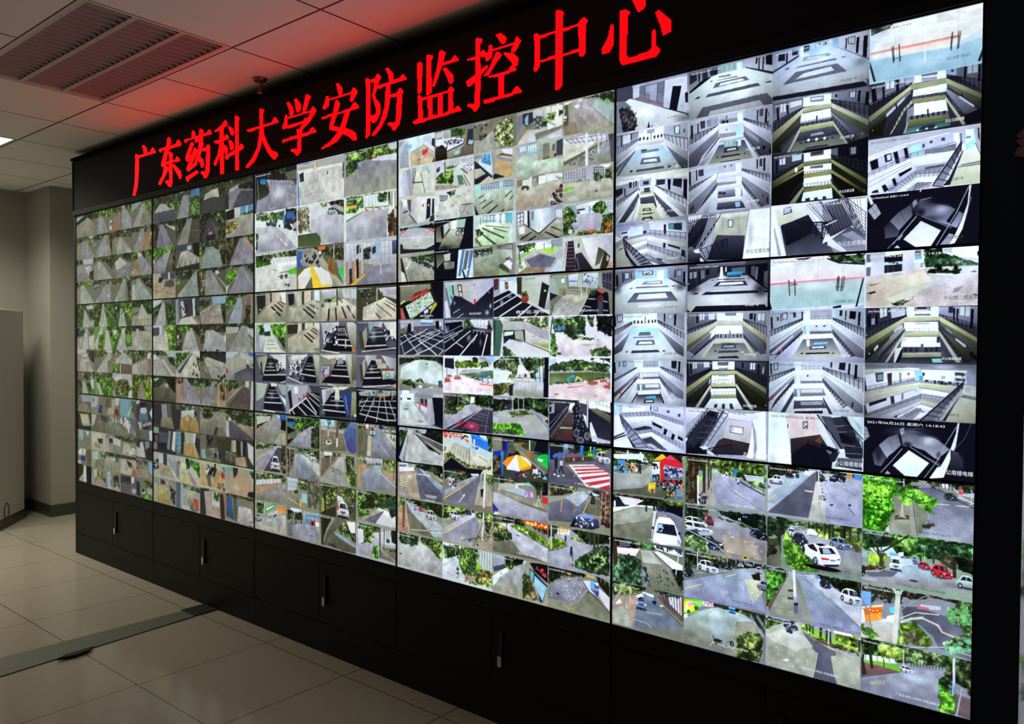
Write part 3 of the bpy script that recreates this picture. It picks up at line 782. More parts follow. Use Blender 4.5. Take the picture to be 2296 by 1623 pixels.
# what each camera picture shows: panel column, panel row, picture column, picture row
FEEDS = {
'1111':'B 776;T 232 575 100 60;P bcd 0,20 120,10 0,70;A aaa-998 0,250 0,110 170,40 250,110 250,250',
'1112':'B 887;T 464 7a5 60 50;P dde 170,0 250,0 220,60;W aab 50 280 110 45 30;A a98 0,100 60,60 40,260 0,260;G 7b3 9d4 150,40 230,30 250,80 200,100',
'1113':'B 999;T 464 797 50 60;P dde 100,0 240,0 240,60 100,60;E aaa 60 200 130 130;A dde 110,90 200,80 230,150 180,190;G 343 676 190,150 250,130 250,250 180,220;E 999 70 230 90 80',
'1114':'B 887;T 464 9b6 60 60;G 7b3 9d4 80,20 190,10 200,60 100,60;W bcb 50 270 80 45 25;A a98 0,90 60,60 50,260 0,260',
'1121':'B 887;T 353 7b4 70 60;G 5a2 8d3 110,0 250,0 230,100 140,60;W aab 40 220 90 60 25;A a87 0,110 70,60 20,240 0,240;P eee 220,130 250,120 250,230 215,230;P 445 225,150 245,150 245,180 225,180',
'1122':'B 887;T 353 6a4 70 40;W aab -10 210 170 20 20;A a98 180,30 220,30 240,260 190,260;P dde 0,90 20,100 0,130;G 443 675 210,30 250,20 250,260 240,260;P 48c 0,50 20,40 20,80 0,90',
'1123':'B 887;T 464 7a4 60 50;W bbb 50 270 70 50 25;A a98 0,110 50,60 60,260 0,260;G 343 565 110,30 250,40 250,150 180,80',
'1124':'B 887;T 464 797 50 50;P 7ad 0,50 70,40 60,80 0,90;W aab -10 240 190 60 30;G 554 7a5 0,80 90,70 20,120;E eee 200 180 16 14;P bbb 210,20 230,20 235,60 215,60',
'1131':'B 887;T 464 7a4 60 90;P dde 130,0 170,0 150,30;W aab 130 320 150 20 22;A a87 0,130 110,60 110,250 0,250;G 8b3 ad4 200,30 250,50 250,110',
'1132':'B 887;T 353 686 80 80;W bbb 60 280 100 70 20;P c34 0,0 50,0 50,26 0,30;L bba 6 12,30 25,250;A a98 20,90 70,60 60,250;G 564 8a5 140,20 250,30 250,90 160,70',
'1133':'B 887;T 353 575 80 30;P ddd 30,90 100,30 200,110 60,170;A 99a 60,250 60,170 200,110 240,100 250,250;G 464 8b5 0,60 30,60 40,130 0,150;G 243 464 110,20 250,20 240,100',
'1134':'B 887;T 464 7a5 60 60;W abb 20 170 160 20 20;P b75 40,60 70,60 60,110 30,120;L bba 6 200,30 205,220;G 443 676 190,30 240,30 240,250 210,250',
'1141':'B 887;T 464 7a5 90 60;P 9bc 0,10 120,0 60,60 0,90;W aab 0 150 145 30 18;A 998 160,30 250,240 100,250;G 6c2 8e3 170,20 250,30 250,190 200,110;L dcb 5 100,150 60,240 200,235',
'1142':'B 887;T 464 8a6 50 60;W aab 0 130 150 25 25;A b97 170,40 220,40 240,250 100,250;E 334 170 50 14 20;L dcb 4 150,80 100,240;G 886 ba7 200,60 250,50 250,250 230,250',
'1143':'B 887;T 464 8c4 90 60;W aab 100 300 100 35 25;A b97 20,130 80,70 110,250 10,250;P dde 80,0 130,40 120,60 80,50;L dcb 4 30,190 130,190;P ddc 0,200 30,200 20,230 0,230',
'1144':'B 887;T 343 5a4 30 60;W abb 40 280 70 30 18;P ddc 5,100 40,80 45,240 5,250;P 222 110,20 250,50 250,150 180,110;I c33 3 12 120,50 150,60 150,80 120,70;I ddd 10 6 160,40 250,60 250,120 170,90',
'1211':'B 676;T 465 7a4 130 60;G 382 5a3 0,80 100,60 80,260 0,260;P dde 130,20 240,10 240,50 150,50;W ccc 80 230 115 60 8;A aaa 190,180 250,170 250,250 160,250;G 242 463 170,70 250,90 250,170 190,150',
'1212':'B 898;G 363 7b3 40,40 130,30 90,110 30,110;P 334 0,10 40,10 30,110 0,110;W ccd 60 170 140 20 14;A cba 0,130 90,100 50,250 0,250;A ddc 170,110 250,90 250,250 180,250;G 474 8b5 170,10 240,10 240,90 190,90;L a77 4 40,250 110,110',
'1213':'B 998;P ddd 0,0 150,0 100,60 0,60;G 443 666 130,0 250,20 250,170 190,110;W bbb 30 240 100 40 40;P eee 90,60 140,50 150,130 100,140;P 99a 95,90 145,80 145,110 98,115;A a98 0,50 60,60 40,250 0,250',
'1214':'B 696;T 566 897 90 90;P 966 0,40 60,30 60,90 0,100;G 464 7b4 0,100 80,90 60,250 0,250;P cbb 70,120 110,110 160,250 90,250;P eef 190,90 240,80 240,190 200,190;L dde 9 85,60 85,250;G 383 6b4 130,130 190,120 240,250 170,250',
'1221':'B 4a2;T 373 6b3 200 100;G 352 6a3 0,40 110,20 80,260 0,260;G 4a2 6c3 150,60 250,120 250,260 220,260;W ccc 60 190 125 10 8;A 998 150,20 250,140 250,170 150,50',
'1222':'B 7b3;P ddd 20,250 0,200 90,10 130,0 90,180 60,250;R 776 3 5 0 20,90 60,20 50,100 20,150;G 6b2 9e3 70,90 140,90 150,250 50,250;P ddd 140,250 160,40 200,40 240,250;P ccc 140,0 160,0 150,60;G 363 6b3 170,0 250,0 250,130 230,120',
'1223':'B 887;T 585 9c4 100 40;P dde 130,0 250,0 250,40 200,40;W bbb 10 160 220 30 30;A cb9 160,250 230,40 250,40 180,250;A 887 180,130 250,90 250,250 190,250',
'1224':'B 6a3;T 464 797 60 70;G 4a2 7d3 60,60 250,50 250,250 130,250;L dde 12 20,0 25,250;P dcc 30,120 60,110 120,250 70,250;G 353 6a4 20,30 80,30 80,110 30,110;L cdd 4 210,20 210,80',
'1231':'B 474;T 363 6b3 200 120;G 6a2 8d3 130,0 250,0 250,230 180,130;W ccc 80 190 120 60 16;P 334 120,80 130,80 130,130 122,130;P eee 30,50 60,40 60,80',
'1232':'B 474;T 363 7b4 220 90;P eef 0,40 60,40 50,100 20,110;W ccc 40 180 150 20 12;G 4a2 7c3 0,100 90,80 50,190 0,230;E 7c3 210 130 30 50;A bba 180,220 250,210 250,250 180,250',
'1233':'B 887;T 464 7a5 50 40;P cde 60,0 150,0 130,40;A ccc 30,140 120,30 160,30 250,110 250,150;G 5a3 7c4 0,150 105,150 100,250 0,250;A 766 110,150 250,150 250,250 110,250;P eee 98,150 108,150 108,250 98,250;A a98 0,90 80,80 30,150 0,150',
'1234':'B 784;P ccd 0,0 250,0 250,60 0,60;P eef 20,50 110,10 120,50 40,110;E 785 130 170 110 110;G 574 9a5 30,80 220,80 220,230 40,230;P dde 200,60 250,60 250,130 230,140;P eef 210,180 250,170 250,250 200,250;P bab 0,180 30,190 40,250 0,250',
'1241':'B 676;P 998 0,0 100,0 90,100 0,130;T 353 484 60 60;A bba 0,150 120,130 250,140 250,250 0,250;P ccc 80,140 115,30 130,30 190,140;G 262 4a3 130,20 250,20 250,130 190,130;L a66 4 0,190 250,190;L ccc 3 160,0 160,90',
'1242':'B bba;T 343 565 60 50;P bcc 150,0 250,0 250,60 160,40;R 445 4 6 0 150,0 250,0 250,60 160,50;A bba 0,250 0,110 60,60 200,50 250,90 250,250;W ccc 30 170 70 30 14;L a77 3 90,80 130,250;L 998 3 60,70 20,250',
'1243':'B 887;T 464 8b6 120 40;P eef 190,30 230,20 220,90 180,80;A bbb 0,250 0,160 170,90 220,100 180,250;A a87 190,110 250,60 250,250 180,250;L 443 5 20,0 20,120;L ccb 4 0,160 170,85;G 554 786 0,60 140,50 40,140 0,150',
'1244':'B 6a3;T 464 7b4 130 80;G 682 8b3 0,70 110,60 90,250 0,250;W a99 60 150 120 60 6;G 7b2 9d3 140,50 220,40 240,250 150,250;P dde 210,10 250,60 250,150;L eef 4 160,0 150,80',
'1311':'B 776;P aac 60,10 250,0 250,90 80,110;A 987 0,250 40,140 160,120 250,250;O 5 ccd 150 60 60 50',
'1312':'B 443;P bba 40,30 200,20 240,180 90,200;P dda 60,40 180,40 200,150 90,160;P 332 0,200 250,190 250,250 0,250',
'1313':'B 898;P bcd 30,10 110,10 90,150 20,160;P 59c 20,130 60,110 50,190 20,190;A 987 90,190 150,110 240,100 240,240;P dde 130,10 220,20 180,80',
'1314':'B 887;I eee 16 24 0,20 140,10 130,100 10,120;P 24a 70,120 150,130 130,200 50,190;P 765 160,30 250,20 250,240 170,230;P ccd 0,200 60,190 60,240 0,240',
'1315':'B 332;P eee 110,0 150,0 160,240 90,240;P bba 30,200 100,120 110,240 20,240;P 112 170,20 250,20 250,250 170,240',
'1321':'B 998;P bcd 0,10 130,10 100,150 0,170;P 887 150,10 250,0 250,250 170,240;P 24a 150,110 200,130 190,240 120,230;P 334 30,40 50,40 45,90 30,90',
'1322':'B 776;P ccc 10,10 100,10 50,150 10,200;A 876 60,230 110,80 200,70 230,240;O 5 aab 150 120 50 60;P 445 170,10 250,20 250,90 190,80',
'1323':'B ccb;P ddd 10,20 200,20 150,120 20,150;P b96 60,150 170,180 200,240 60,210;P 443 110,90 200,80 200,150 130,150;A ccb 160,180 250,150 250,250 170,250',
'1324':'B 9b9;P cde 20,40 120,20 120,130 40,140;A 987 50,240 100,130 220,110 230,240;G 575 8a6 150,20 250,20 250,110 180,90;L ddd 5 60,40 200,180',
'1325':'B 998;P ddc 40,30 100,20 90,130 40,150;G 7b3 9d4 110,20 200,40 190,160 120,120;A b98 40,240 110,150 240,170 240,250;P 554 180,120 250,110 250,190;P aba 10,90 60,90 50,240 0,230',
'1331':'B 887;P bba 110,30 180,20 160,130 110,150;P 765 0,20 90,20 80,130 0,150;A cb9 20,240 60,150 160,130 140,240;P 833 150,160 210,150 230,240 160,230;P ddd 170,0 240,0 220,100 170,110',
'1332':'B 887;A 9a9-776 30,250 20,120 100,60 240,130 250,250;I ccd 14 16 80,10 240,20 220,80 90,60;P 556 0,20 60,20 30,90 0,120',
'1333':'B 998;P dde 70,30 250,60 250,150 120,120;P 334 60,60 120,50 130,110 70,120;A 998 60,250 80,150 200,130 250,250;G 343 675 120,0 250,10 250,60;P cbb 0,60 50,70 70,250 0,240',
'1334':'B aa9;T 343 686 60 50;A ccb-998 20,230 10,90 110,50 180,110 190,240;P ba7 170,180 250,150 250,240 180,250;P 667 150,60 220,60 210,110 160,110;P eee 120,80 170,60 160,100',
'1335':'B 998;P cde 20,20 80,10 110,240 30,240;R 667 4 5 0 20,30 70,20 90,200 30,220;G 343 676 120,60 220,30 230,200 140,220;P 59c 80,110 110,120 100,220 80,210;A bba 110,230 200,180 250,250',
'1341':'B 7ab;P 7bd 0,0 150,0 130,230 0,220;R cee 5 6 0 0,0 150,0 130,230 0,220;P 665 180,20 250,20 250,230 170,150;P ddd 110,220 180,80 190,90 130,240;P c33 220,180 250,170 250,240 215,240',
'1342':'B 778;I dde 20 20 0,20 170,20 160,110 20,120;P eee 80,40 130,30 150,200 110,210;P 99a 150,100 250,180 250,230 180,200;A 887 0,140 100,130 160,240 0,240',
'1343':'B 998;T 353 7a5 60 80;A cbb 20,240 60,80 150,100 190,240;P eed 120,150 220,130 250,200 130,240;L 333 5 110,230 150,150 240,190;R 554 4 5 0 60,20 140,30 140,80 60,70',
'1344':'B cbb;T 464 8a6 50 40;A ccb 0,240 40,80 130,90 230,210 200,250;G 343 575 100,60 180,80 180,150 120,130;L 444 5 80,180 190,120;P ba8 130,150 230,120 250,200;P d64 190,170 240,160 250,250 170,250',
'1345':'B 667;P 345 0,30 180,20 150,100 0,130;E 334 120 70 60 50;O 8 eef 210 190 60 60;O 8 c45 110 200 60 50;P eef 170,10 220,10 210,90 170,90;L bbc 5 20,130 120,90 180,130',
'1351':'B 445;P cde 0,10 60,0 50,40 0,60;E dde 110 130 50 60;P 58b 50,170 170,160 180,250 40,250;P 223 50,40 150,20 160,80 70,100;P eef 200,150 250,60 250,250',
'1352':'B 665;I dde 16 18 20,10 230,20 200,90 30,90;P ddd 50,40 80,40 80,130 50,140;P 777 60,110 180,100 190,250 60,230;P eef 190,130 250,110 250,250 200,250;P 334 100,80 200,70 190,110 110,120',
'1353':'B 445;P dde 60,40 100,30 140,230 40,230;P 99a 130,20 200,10 190,100 140,120;P 332 160,100 250,80 250,250 170,240;P ccd 0,100 60,120 50,240 0,220',
'1354':'B 998;G 575 8a6 110,0 200,10 180,80 110,70;P 8cf 170,20 250,30 250,200 190,140;I 655 20 14 0,20 110,20 90,130 0,130;A a98 0,170 110,120 250,220 250,250 0,250;P ba8 60,130 150,120 200,220 100,230',
'1355':'B 887;G 343 6a4 110,20 250,30 250,110 130,90;P eee 60,140 120,120 140,180 90,200;G 4a2 7c4 70,200 220,190 240,250 60,250;E 334 100 150 25 25;P 334 0,40 50,60 60,240 0,230;P bbb 160,110 250,110 250,190 170,180',
'2111':'B 554;T 232 453 110 90;W 999 -30 290 100 70 20;A 556 0,150 250,150 250,250 0,250;A aaa 15,150 80,70 110,70 240,140 240,150;G 463 7a4 140,70 240,80 240,140 180,130;L dcb 4 125,70 160,120 240,145;P 444 110,20 130,20 125,80 110,80',
'2112':'B 665;T 342 564 80 50;W 889 40 240 95 20 20;A ccb 130,25 250,70 250,110;L ccc 3 100,30 130,240;G 443 665 0,60 80,40 30,250 0,250;L bba 4 20,60 15,250',
'2113':'B 776;T 4a3 7c4 110 40;A aab-889 10,250 20,150 180,40 200,60 130,250;A 665 130,250 190,60 250,50 250,250;L dcb 4 120,250 180,70;L cca 3 150,150 240,155;G 443 776 200,30 250,20 250,250 210,250;P ccb 0,120 30,110 10,160',
'2114':'B a98;P bba 0,0 90,0 90,90 0,100;P 556 90,0 250,0 250,70 90,60;P ddd 170,0 190,0 190,70 170,70;A ba8 0,100 100,80 250,100 250,250 0,250;P 223 70,40 110,50 100,90 60,90;P 655 140,90 190,70 230,80 240,130 200,150 130,130;L 665 4 0,160 250,220;L ccb 3 0,130 120,90;E b63 75 180 10 5',
'2121':'B 565;T 353 686 60 40;G 353 7a4 0,60 110,40 40,200 0,220;G 363 6a4 140,40 250,40 250,260 150,260;W 99a 10 140 115 40 35;P 47c 170,10 205,5 210,60 155,70;P 48d 210,0 250,0 250,70 205,60;L 887 4 200,80 200,250',
'2122':'B 665;T 342 564 60 80;W 999 10 130 150 15 25;A 554 170,30 250,30 250,250 130,250;L cba 4 175,40 130,240;L bba 3 150,130 240,140;G 443 665 0,80 120,40 10,190;L 887 5 70,0 65,120',
'2123':'B 665;P 556 0,10 250,0 250,60 0,60;P cdd 120,20 170,20 165,60 125,60;R 334 8 6 0 0,10 110,10 110,90 0,90;P 222 180,0 250,0 250,140 190,100;A ccb-998 0,250 60,70 130,60 180,100 250,150 250,210 20,230;P 333 0,220 250,190 250,250 0,250;R 222 8 4 0 40,180 220,150 220,190 40,225',
'2124':'B 665;T 343 686 110 60;G 4a3 6b4 0,100 70,90 30,130 0,140;W 9aa 0 240 220 15 15;A ba8 20,230 210,30 215,40 40,250;R 332 5 6 0 60,20 200,20 200,60 60,80;G 443 554 220,20 250,20 250,250 240,250',
'2131':'B 443;A ccb 5,100 170,20 205,120 60,120 0,150;T 343 564 60 30;G 342 554 180,20 250,20 250,130 190,130;A 444 0,130 130,110 250,140 250,250 0,250;P 332 0,100 60,80 30,140 0,150;R 333 4 6 0 80,85 160,85 160,110 80,110',
'2132':'B 665;P ccc 60,20 140,20 120,60;T 232 464 100 40;G 353 696 120,20 250,20 250,120 140,130;W 545 20 160 95 60 30;G 343 665 170,80 250,60 250,260 180,260;G 243 454 0,60 70,70 20,250 0,250;I a9a 6 12 80,150 120,150 120,190 80,190;P 422 70,200 160,200 150,250 60,250',
'2133':'B 887;T 353 786 80 100;R 443 6 6 0 20,20 250,20 240,110 20,110;G 6a3 8c5 0,80 70,90 30,150 0,150;W 89a 20 230 100 60 40;A 9aa 60,110 130,70 200,110 200,250 20,250;O 5 ccd 120 120 50 50;G 443 665 190,100 250,90 250,250 230,250;L ccb 4 70,90 60,120 10,190',
'2134':'B 665;T 343 675 60 40;W 999 20 260 90 20 20;G 554 887 0,40 60,30 50,260 0,260;L 887 8 50,20 50,250;A a98 120,30 250,160 250,200;P dde 150,30 185,30 190,60 155,65;L ccb 3 110,40 140,150',
'2141':'B 554;T 353 564 40 20;A 889 30,250 30,80 90,60 250,80 250,250;A bbb 30,80 110,50 150,60 40,110;G 232 343 110,60 250,40 250,120 120,90;A 556 130,110 250,130 250,250 60,250;L 998 3 20,60 30,250;G 443 454 0,60 25,60 30,250 0,250;I 121 4 12 120,10 240,10 240,40 120,40',
'2142':'B ddd;P 222 0,20 80,0 80,90 0,100;P dee 80,0 250,0 250,60 80,60;P 5ad 130,0 180,0 180,55 130,60;P 5ad 195,0 250,0 250,55 195,55;G 464 7a5 130,60 250,50 250,80 130,80;A bba-999 0,250 0,100 250,70 250,250;G 884 aa5 -10,120 90,110 125,150 60,210 -10,220;L dcb 6 0,115 90,105 125,150 70,215 10,240;P 887 0,90 20,90 15,140 0,140',
'2143':'B 776;T 343 675 60 80;W 99a 30 280 150 20 25;G 443 665 0,80 120,30 30,250 0,250;A b98 180,10 250,130 250,170 170,60;G 5a3 7c4 200,30 250,40 250,100;L ddc 3 90,90 30,250;L 776 6 60,0 55,100',
'2144':'B 776;T 343 575 30 10;A 99a 20,250 100,110 115,20 150,20 250,170 250,250;A 887 150,20 250,120 250,180;G 5b2 7d3 0,60 90,40 100,110 20,170 0,170;L ddc 4 105,40 105,90 10,190;P ddd 0,180 30,170 10,240 0,250;G 343 454 160,0 250,0 250,90;E dde 100 115 5 8',
'2211':'B 676;P cdd 0,0 110,0 60,60 0,90;G 353 585 0,80 100,30 60,140 0,180;W bbb 10 150 115 20 10;G 242 484 140,30 250,60 250,260 160,260;P 556 200,0 250,0 250,120 210,70;R 444 4 3 0 200,0 250,0 250,110 210,80',
'2212':'B aab;P 556 0,20 70,10 70,110 0,110;P dde 0,0 100,0 100,110 75,115 70,20 0,25;P 9ab 100,30 140,20 140,80 110,90;A ccb 0,110 110,90 160,60 170,250 0,250;L a98 4 0,170 160,180;G 5a2 7c4 150,0 250,0 250,250 180,250;G 7b4 9d5 120,0 250,0 220,60 140,70;L dde 3 210,80 205,240',
'2213':'B 998;G 353 696 0,0 250,0 250,40 0,60;P bcc 120,0 250,0 250,60 180,60;G 343 585 160,60 230,60 250,150 190,130;A aaa 0,60 70,60 160,230 0,250;R eee 4 8 0 0,110 80,100 150,250 0,250;P ccc 90,90 130,80 250,240 210,250;R 887 3 9 0 120,90 140,80 250,210 220,230;P dde 0,40 30,40 60,90 0,90',
'2214':'B 665;T 343 585 130 60;P bcc 0,30 80,20 20,60;A 776-554 0,250 0,150 130,60 180,90 250,200 250,250;O 7 cdd 150 90 35 40;G 121 233 110,0 250,0 250,170 190,110;P 343 60,10 130,30 120,60 70,60',
'2221':'B 776;P 445 40,10 250,0 250,170 60,190;P 9ab 0,10 25,10 35,250 0,250;P ccd 50,30 80,20 110,160 70,180;P cde 175,10 200,5 205,180 185,180;P ddc 30,250 60,190 180,170 250,250;P b87 170,180 190,175 250,230 250,250 230,250;G 243 464 200,80 250,80 250,160 210,160;I 334 14 14 60,70 180,50 180,140 80,160',
'2222':'B 776;T 343 565 80 60;W bbb 60 250 150 30 25;G 4a3 8c4 10,30 140,0 150,60 60,70;G 443 575 0,70 70,60 70,250 0,250;E dde 25 115 11 20;L 966 6 80,220 170,230 250,170;G 243 454 160,10 250,40 250,130;L aaa 3 25,130 10,230',
'2223':'B ccb;G 373 6b3 0,20 160,10 10,170 0,170;P dde 180,0 250,0 250,40 190,40;A ccb 10,250 0,180 170,20 210,20 250,250;P 556 20,200 165,20 175,20 50,220;P 889 0,170 150,20 155,20 10,190;I 445 14 13 170,120 220,110 240,250 160,240;G 353 585 215,50 250,60 250,200 230,150',
'2224':'B 887;T 343 686 60 90;W 99a 90 290 100 15 20;A a87 0,80 80,50 90,250 0,250;L ccb 7 20,10 30,250;P c34 20,0 60,0 60,22 20,25;A a87 130,50 250,120 250,170 160,80;L ccb 3 110,80 150,240;G 464 7a4 140,40 250,70 250,130',
'2231':'B 776;P 8bd 120,0 250,0 250,70 130,70;R dde 6 6 0 120,0 240,0 240,70 130,70;G 353 686 0,30 120,20 80,90 0,110;A bba-a99 20,250 0,140 130,70 200,80 230,250;L 855 4 0,130 140,190 230,170;L 855 8 20,250 130,90;L 766 3 0,170 180,80;G 343 665 200,80 250,60 250,230 230,250',
'2232':'B 776;T 343 564 60 80;A bbb-aab 30,250 60,60 120,50 250,120 250,250;G 564 886 0,40 50,50 50,170 0,190;L ccb 5 130,60 160,100 250,130;R 443 5 5 0 60,0 250,30 250,90 60,50;E 334 55 240 9 10;E 334 170 240 14 10;P eee 240,90 250,90 250,170 235,165;L ddc 3 60,60 40,190',
'2233':'B 776;T 232 343 40 90;P 334 110,20 250,30 250,100 130,70;A ccb-aaa 90,250 50,80 70,50 250,110 250,250;L 665 4 60,80 250,190;L 665 3 130,70 130,250;A 776 0,120 60,120 120,250 0,250;I ccc 5 9 40,120 80,170 70,210 30,140;I 334 14 14 180,220 250,200 250,250 180,250;L 665 3 80,150 250,140;G 454 786 0,30 60,30 50,90 0,100',
'2234':'B 887;T 343 6a5 90 30;W 99a 0 100 150 20 25;A 887 130,60 180,60 160,250 95,250;L ddc 4 140,90 90,250;A b97 180,30 250,20 250,250 160,250;E 334 155 60 10 14;L dcb 4 105,200 200,210;L ccb 5 40,20 40,130;G 543 a86 190,40 240,30 240,180 200,180',
'2241':'B 776;T 353 7a5 130 40;G 4a3 7c4 0,50 100,30 40,90 0,100;W 9ab 10 140 130 20 20;A 876 150,10 250,0 250,250 150,250;L ba9 9 165,20 190,150;L bba 8 225,0 225,250;L ddc 3 120,40 20,160;G 443 665 180,90 220,90 215,250 160,250',
'2242':'B 887;T 343 575 80 40;P cdd 0,30 120,30 110,80 0,90;R 443 5 8 0 0,20 140,20 120,90 0,100;W aaa 10 250 160 20 15;L ddc 4 0,120 150,30;L ddc 4 175,40 200,130 250,170;P cdd 180,30 250,60 250,130 200,90;L 332 4 210,30 215,120',
'2243':'B aaa;P cde 0,0 120,0 40,60 0,60;P 37d 200,0 250,10 250,40 200,30;P ccc 130,0 200,20 250,70 120,60;A 999 0,190 60,190 140,250 0,250;P bba 0,60 80,40 250,90 60,160 0,160;A 667 70,190 190,130 250,140 250,250 80,250;L ddd 4 60,190 190,130;L ddd 6 60,60 70,130;L 99a 7 75,50 70,120;E eef 195 80 9 18;I 445 8 12 185,110 230,150 220,170 180,150;P c33 0,150 15,150 20,190 5,195;G 7a4 9c5 220,110 250,100 250,130',
'2244':'B 776;T 353 786 60 40;G 353 575 0,40 130,40 110,100 0,130;A a87 0,120 110,60 130,70 20,180;L dde 5 0,200 140,50;A 655 20,230 160,50 210,80 220,250 40,250;P ccd 225,0 250,0 240,250 215,250;P cdd 170,0 210,0 200,60 170,50',
'2311':'B 443;P 334 0,20 90,20 90,230 0,200;P 99a 90,20 150,10 160,150 100,150;P 665 160,0 190,0 220,250 170,250;P a97-776 90,150 200,140 240,250 80,240;P 334 200,20 250,20 250,250 230,250',
'2312':'B 334;P 8b9 0,0 60,0 60,60 0,60;P 556 60,40 160,40 150,200 70,200;P 223 60,150 150,140 150,220 60,220;P c55 20,90 40,80 45,140 30,150;P 887 0,160 40,150 40,220 0,230;P ddd 220,20 250,20 240,220 200,200;P 889 170,20 200,20 180,210 150,200',
'2313':'B bbb;A ba9-aa8 30,220 60,130 120,80 200,120 240,230;P 445 110,0 150,0 150,120 110,110;P 9ab 160,40 250,60 250,190 190,120;I 334 20 14 0,70 60,70 50,170 0,180;P cdc 60,20 110,20 110,90 60,100;P ddc 190,120 240,180 240,230',
'2314':'B 998;P ba9 60,20 170,10 170,60 60,60;A cb8-a95 20,250 40,90 100,60 180,90 200,250;P 445 80,10 130,20 130,60 80,60;P aba 0,60 40,60 30,240 0,250;I 334 30 14 180,60 240,40 240,250 190,200;O 5 dda 90 130 40 50',
'2321':'B 665;P cdd 60,0 200,0 190,90 60,100;G 354 797 40,0 200,0 190,40 50,60;P ccb 60,100 190,80 230,170 60,160;A b96-a84 30,250 60,130 130,90 230,150 240,250;O 7 ccd 120 130 35 40;P 334 0,60 50,50 40,250 0,250;I 334 8 12 190,50 240,70 230,130 190,110',
'2322':'B 665;P 59b 0,30 50,10 60,200 20,230;R dee 4 2 4 0,30 45,20 50,200 15,220;P ccd 110,20 200,10 190,110 110,110;A ca7-b95 70,110 190,90 240,240 80,230;P bba 90,10 190,10 190,110 100,110;P 334 60,20 90,20 80,230 50,220;P 334 190,30 250,60 250,220 200,130;P cde 180,10 210,10 200,100 180,100',
'2323':'B bcb;A dda-cc8 30,250 50,60 90,60 170,240;P b89 100,100 120,110 230,250 180,250;P dcb 120,60 160,60 250,220 230,250;G 3a3 6d4 120,10 250,30 250,170 170,80;G 252 484 100,10 150,10 150,100 110,110;P ccb 90,110 130,120 120,160 90,150;P 889 0,60 30,50 40,230 0,200;I c55 6 12 20,50 50,50 45,110 25,110',
'2324':'B aab;P 667 0,0 50,0 60,250 0,250;P 9bd 50,10 90,40 80,230 50,250;A bba-998 90,60 200,60 200,230 80,230;G 464 7a5 70,0 250,20 250,60 80,40;P d52 180,120 230,130 240,240 190,200;I 665 14 13 150,180 220,180 220,250 150,250;P ccb 70,210 140,210 140,250 70,250',
'2331':'B 998;T 343 7a5 50 30;A aa9-776 0,250 10,130 80,60 190,60 250,250;G 443 675 20,60 90,20 130,70 90,110 40,110;L b96 3 40,110 90,115 130,80;P 443 150,180 180,170 160,250 130,250;O 4 ccc 190 160 40 30;A b96 170,50 250,80 250,140',
'2332':'B 554;P 776 0,20 60,0 70,230 0,230;P 443 150,20 250,20 250,250 190,230;A 776 60,130 170,110 200,240 60,240;I 223 16 13 70,20 120,20 120,100 80,120;P 223 140,160 200,170 190,210 140,200;P 59a 160,150 180,150 180,210 165,210;P 8bc 10,150 50,140 60,230 20,230;I dcc 5 8 90,130 140,130 130,170 90,170',
'2333':'B cca;A cb8-ca6 0,230 10,30 250,70 250,230;I 223 30 15 70,40 150,20 160,120 70,150;I dde 10 12 30,20 100,20 90,120 40,140;P 667 60,130 100,120 110,230 80,220;I d34 5 16 200,60 240,70 235,130 205,120;I 865 12 13 170,180 240,180 240,240 170,230;I 6ac 10 13 190,20 250,30 250,70 200,60',
'2334':'B a98;P 333 0,10 90,0 60,250 0,250;P b98-caa 60,140 150,110 200,250 60,250;P baa 40,30 110,20 110,240 60,240;P cdd 120,20 180,10 190,150 120,150;P 332 190,20 230,20 240,250 200,250;G 464 8a6 130,20 180,20 180,100 130,90;P b76 220,10 250,20 250,240',
'2341':'B 776;T 454 797 90 110;A ba8-987 40,90 250,110 250,240;A 667-556 0,250 30,110 60,110 250,250;P ccd 0,100 25,110 30,250 0,240;G 464 7a5 60,70 250,60 250,130 100,120;L 443 5 90,0 90,110;L 443 5 170,0 170,120;P dde 20,70 50,80 45,100 20,100',
'2342':'B 443;P 887 50,20 130,20 120,130 40,130;P cba 60,20 90,20 90,120 60,120;P 332 90,20 130,20 130,140 95,150;P dde 190,20 250,60 250,230 200,150;P 223 150,10 180,20 170,160 140,150;A b97 90,170 170,150 190,240 90,240;R bbc 6 3 5 0,130 90,150 90,230 0,210;P 99a 130,20 150,20 150,150 135,150',
'2343':'B cdd;P 8b9 0,10 250,10 250,60 0,70;E ca8 125 170 122 150;P ba8 60,30 200,40 200,80 50,70;O 5 ddc 90 180 60 60;P 334 60,10 110,10 100,70 70,110;P 9ab 0,60 40,60 10,240 0,240;P 223 200,200 250,190 250,250 190,240;P 445 210,20 250,20 250,80 230,80',
'2344':'B 998;P 46a-357 0,10 50,20 70,230 0,210;P 665 60,20 100,20 120,250 70,230;A dcc-aab 110,100 220,90 250,250 100,240;T 454 786 20 50;P 887 100,20 250,30 250,100 130,80;P 48b 95,60 120,70 115,110 95,100;L 334 7 215,210 250,205 245,250 210,240',
'3111':'B 556;P 223 6,1 254,-24 254,91 144,76 6,78;G 232 464 71,-6 195,-18 195,35 82,40;P 665 185,32 250,27 252,85 185,80;A aab-889 17,168 92,107 71,49 225,89 254,132 254,257 6,254;O 7 dde 144 151 61 53;P 221-443 6,56 50,55 92,124 82,149 28,170 6,166;P 27b-38c 30,56 39,39 66,44 71,76 44,75;L 99a 4.4 15,36 26,170;L 223 5.4 76,66 76,104;R 223 4.3 9 0 103,67 240,106 240,121 103,84;L fc7 3.2 200,152 195,188;L eca 3.2 185,234 230,216;L eca 3.2 92,237 123,232;L ddd 2.1 185,149 250,194;I 223 6 6.4 134,52 195,61 195,82 134,74',
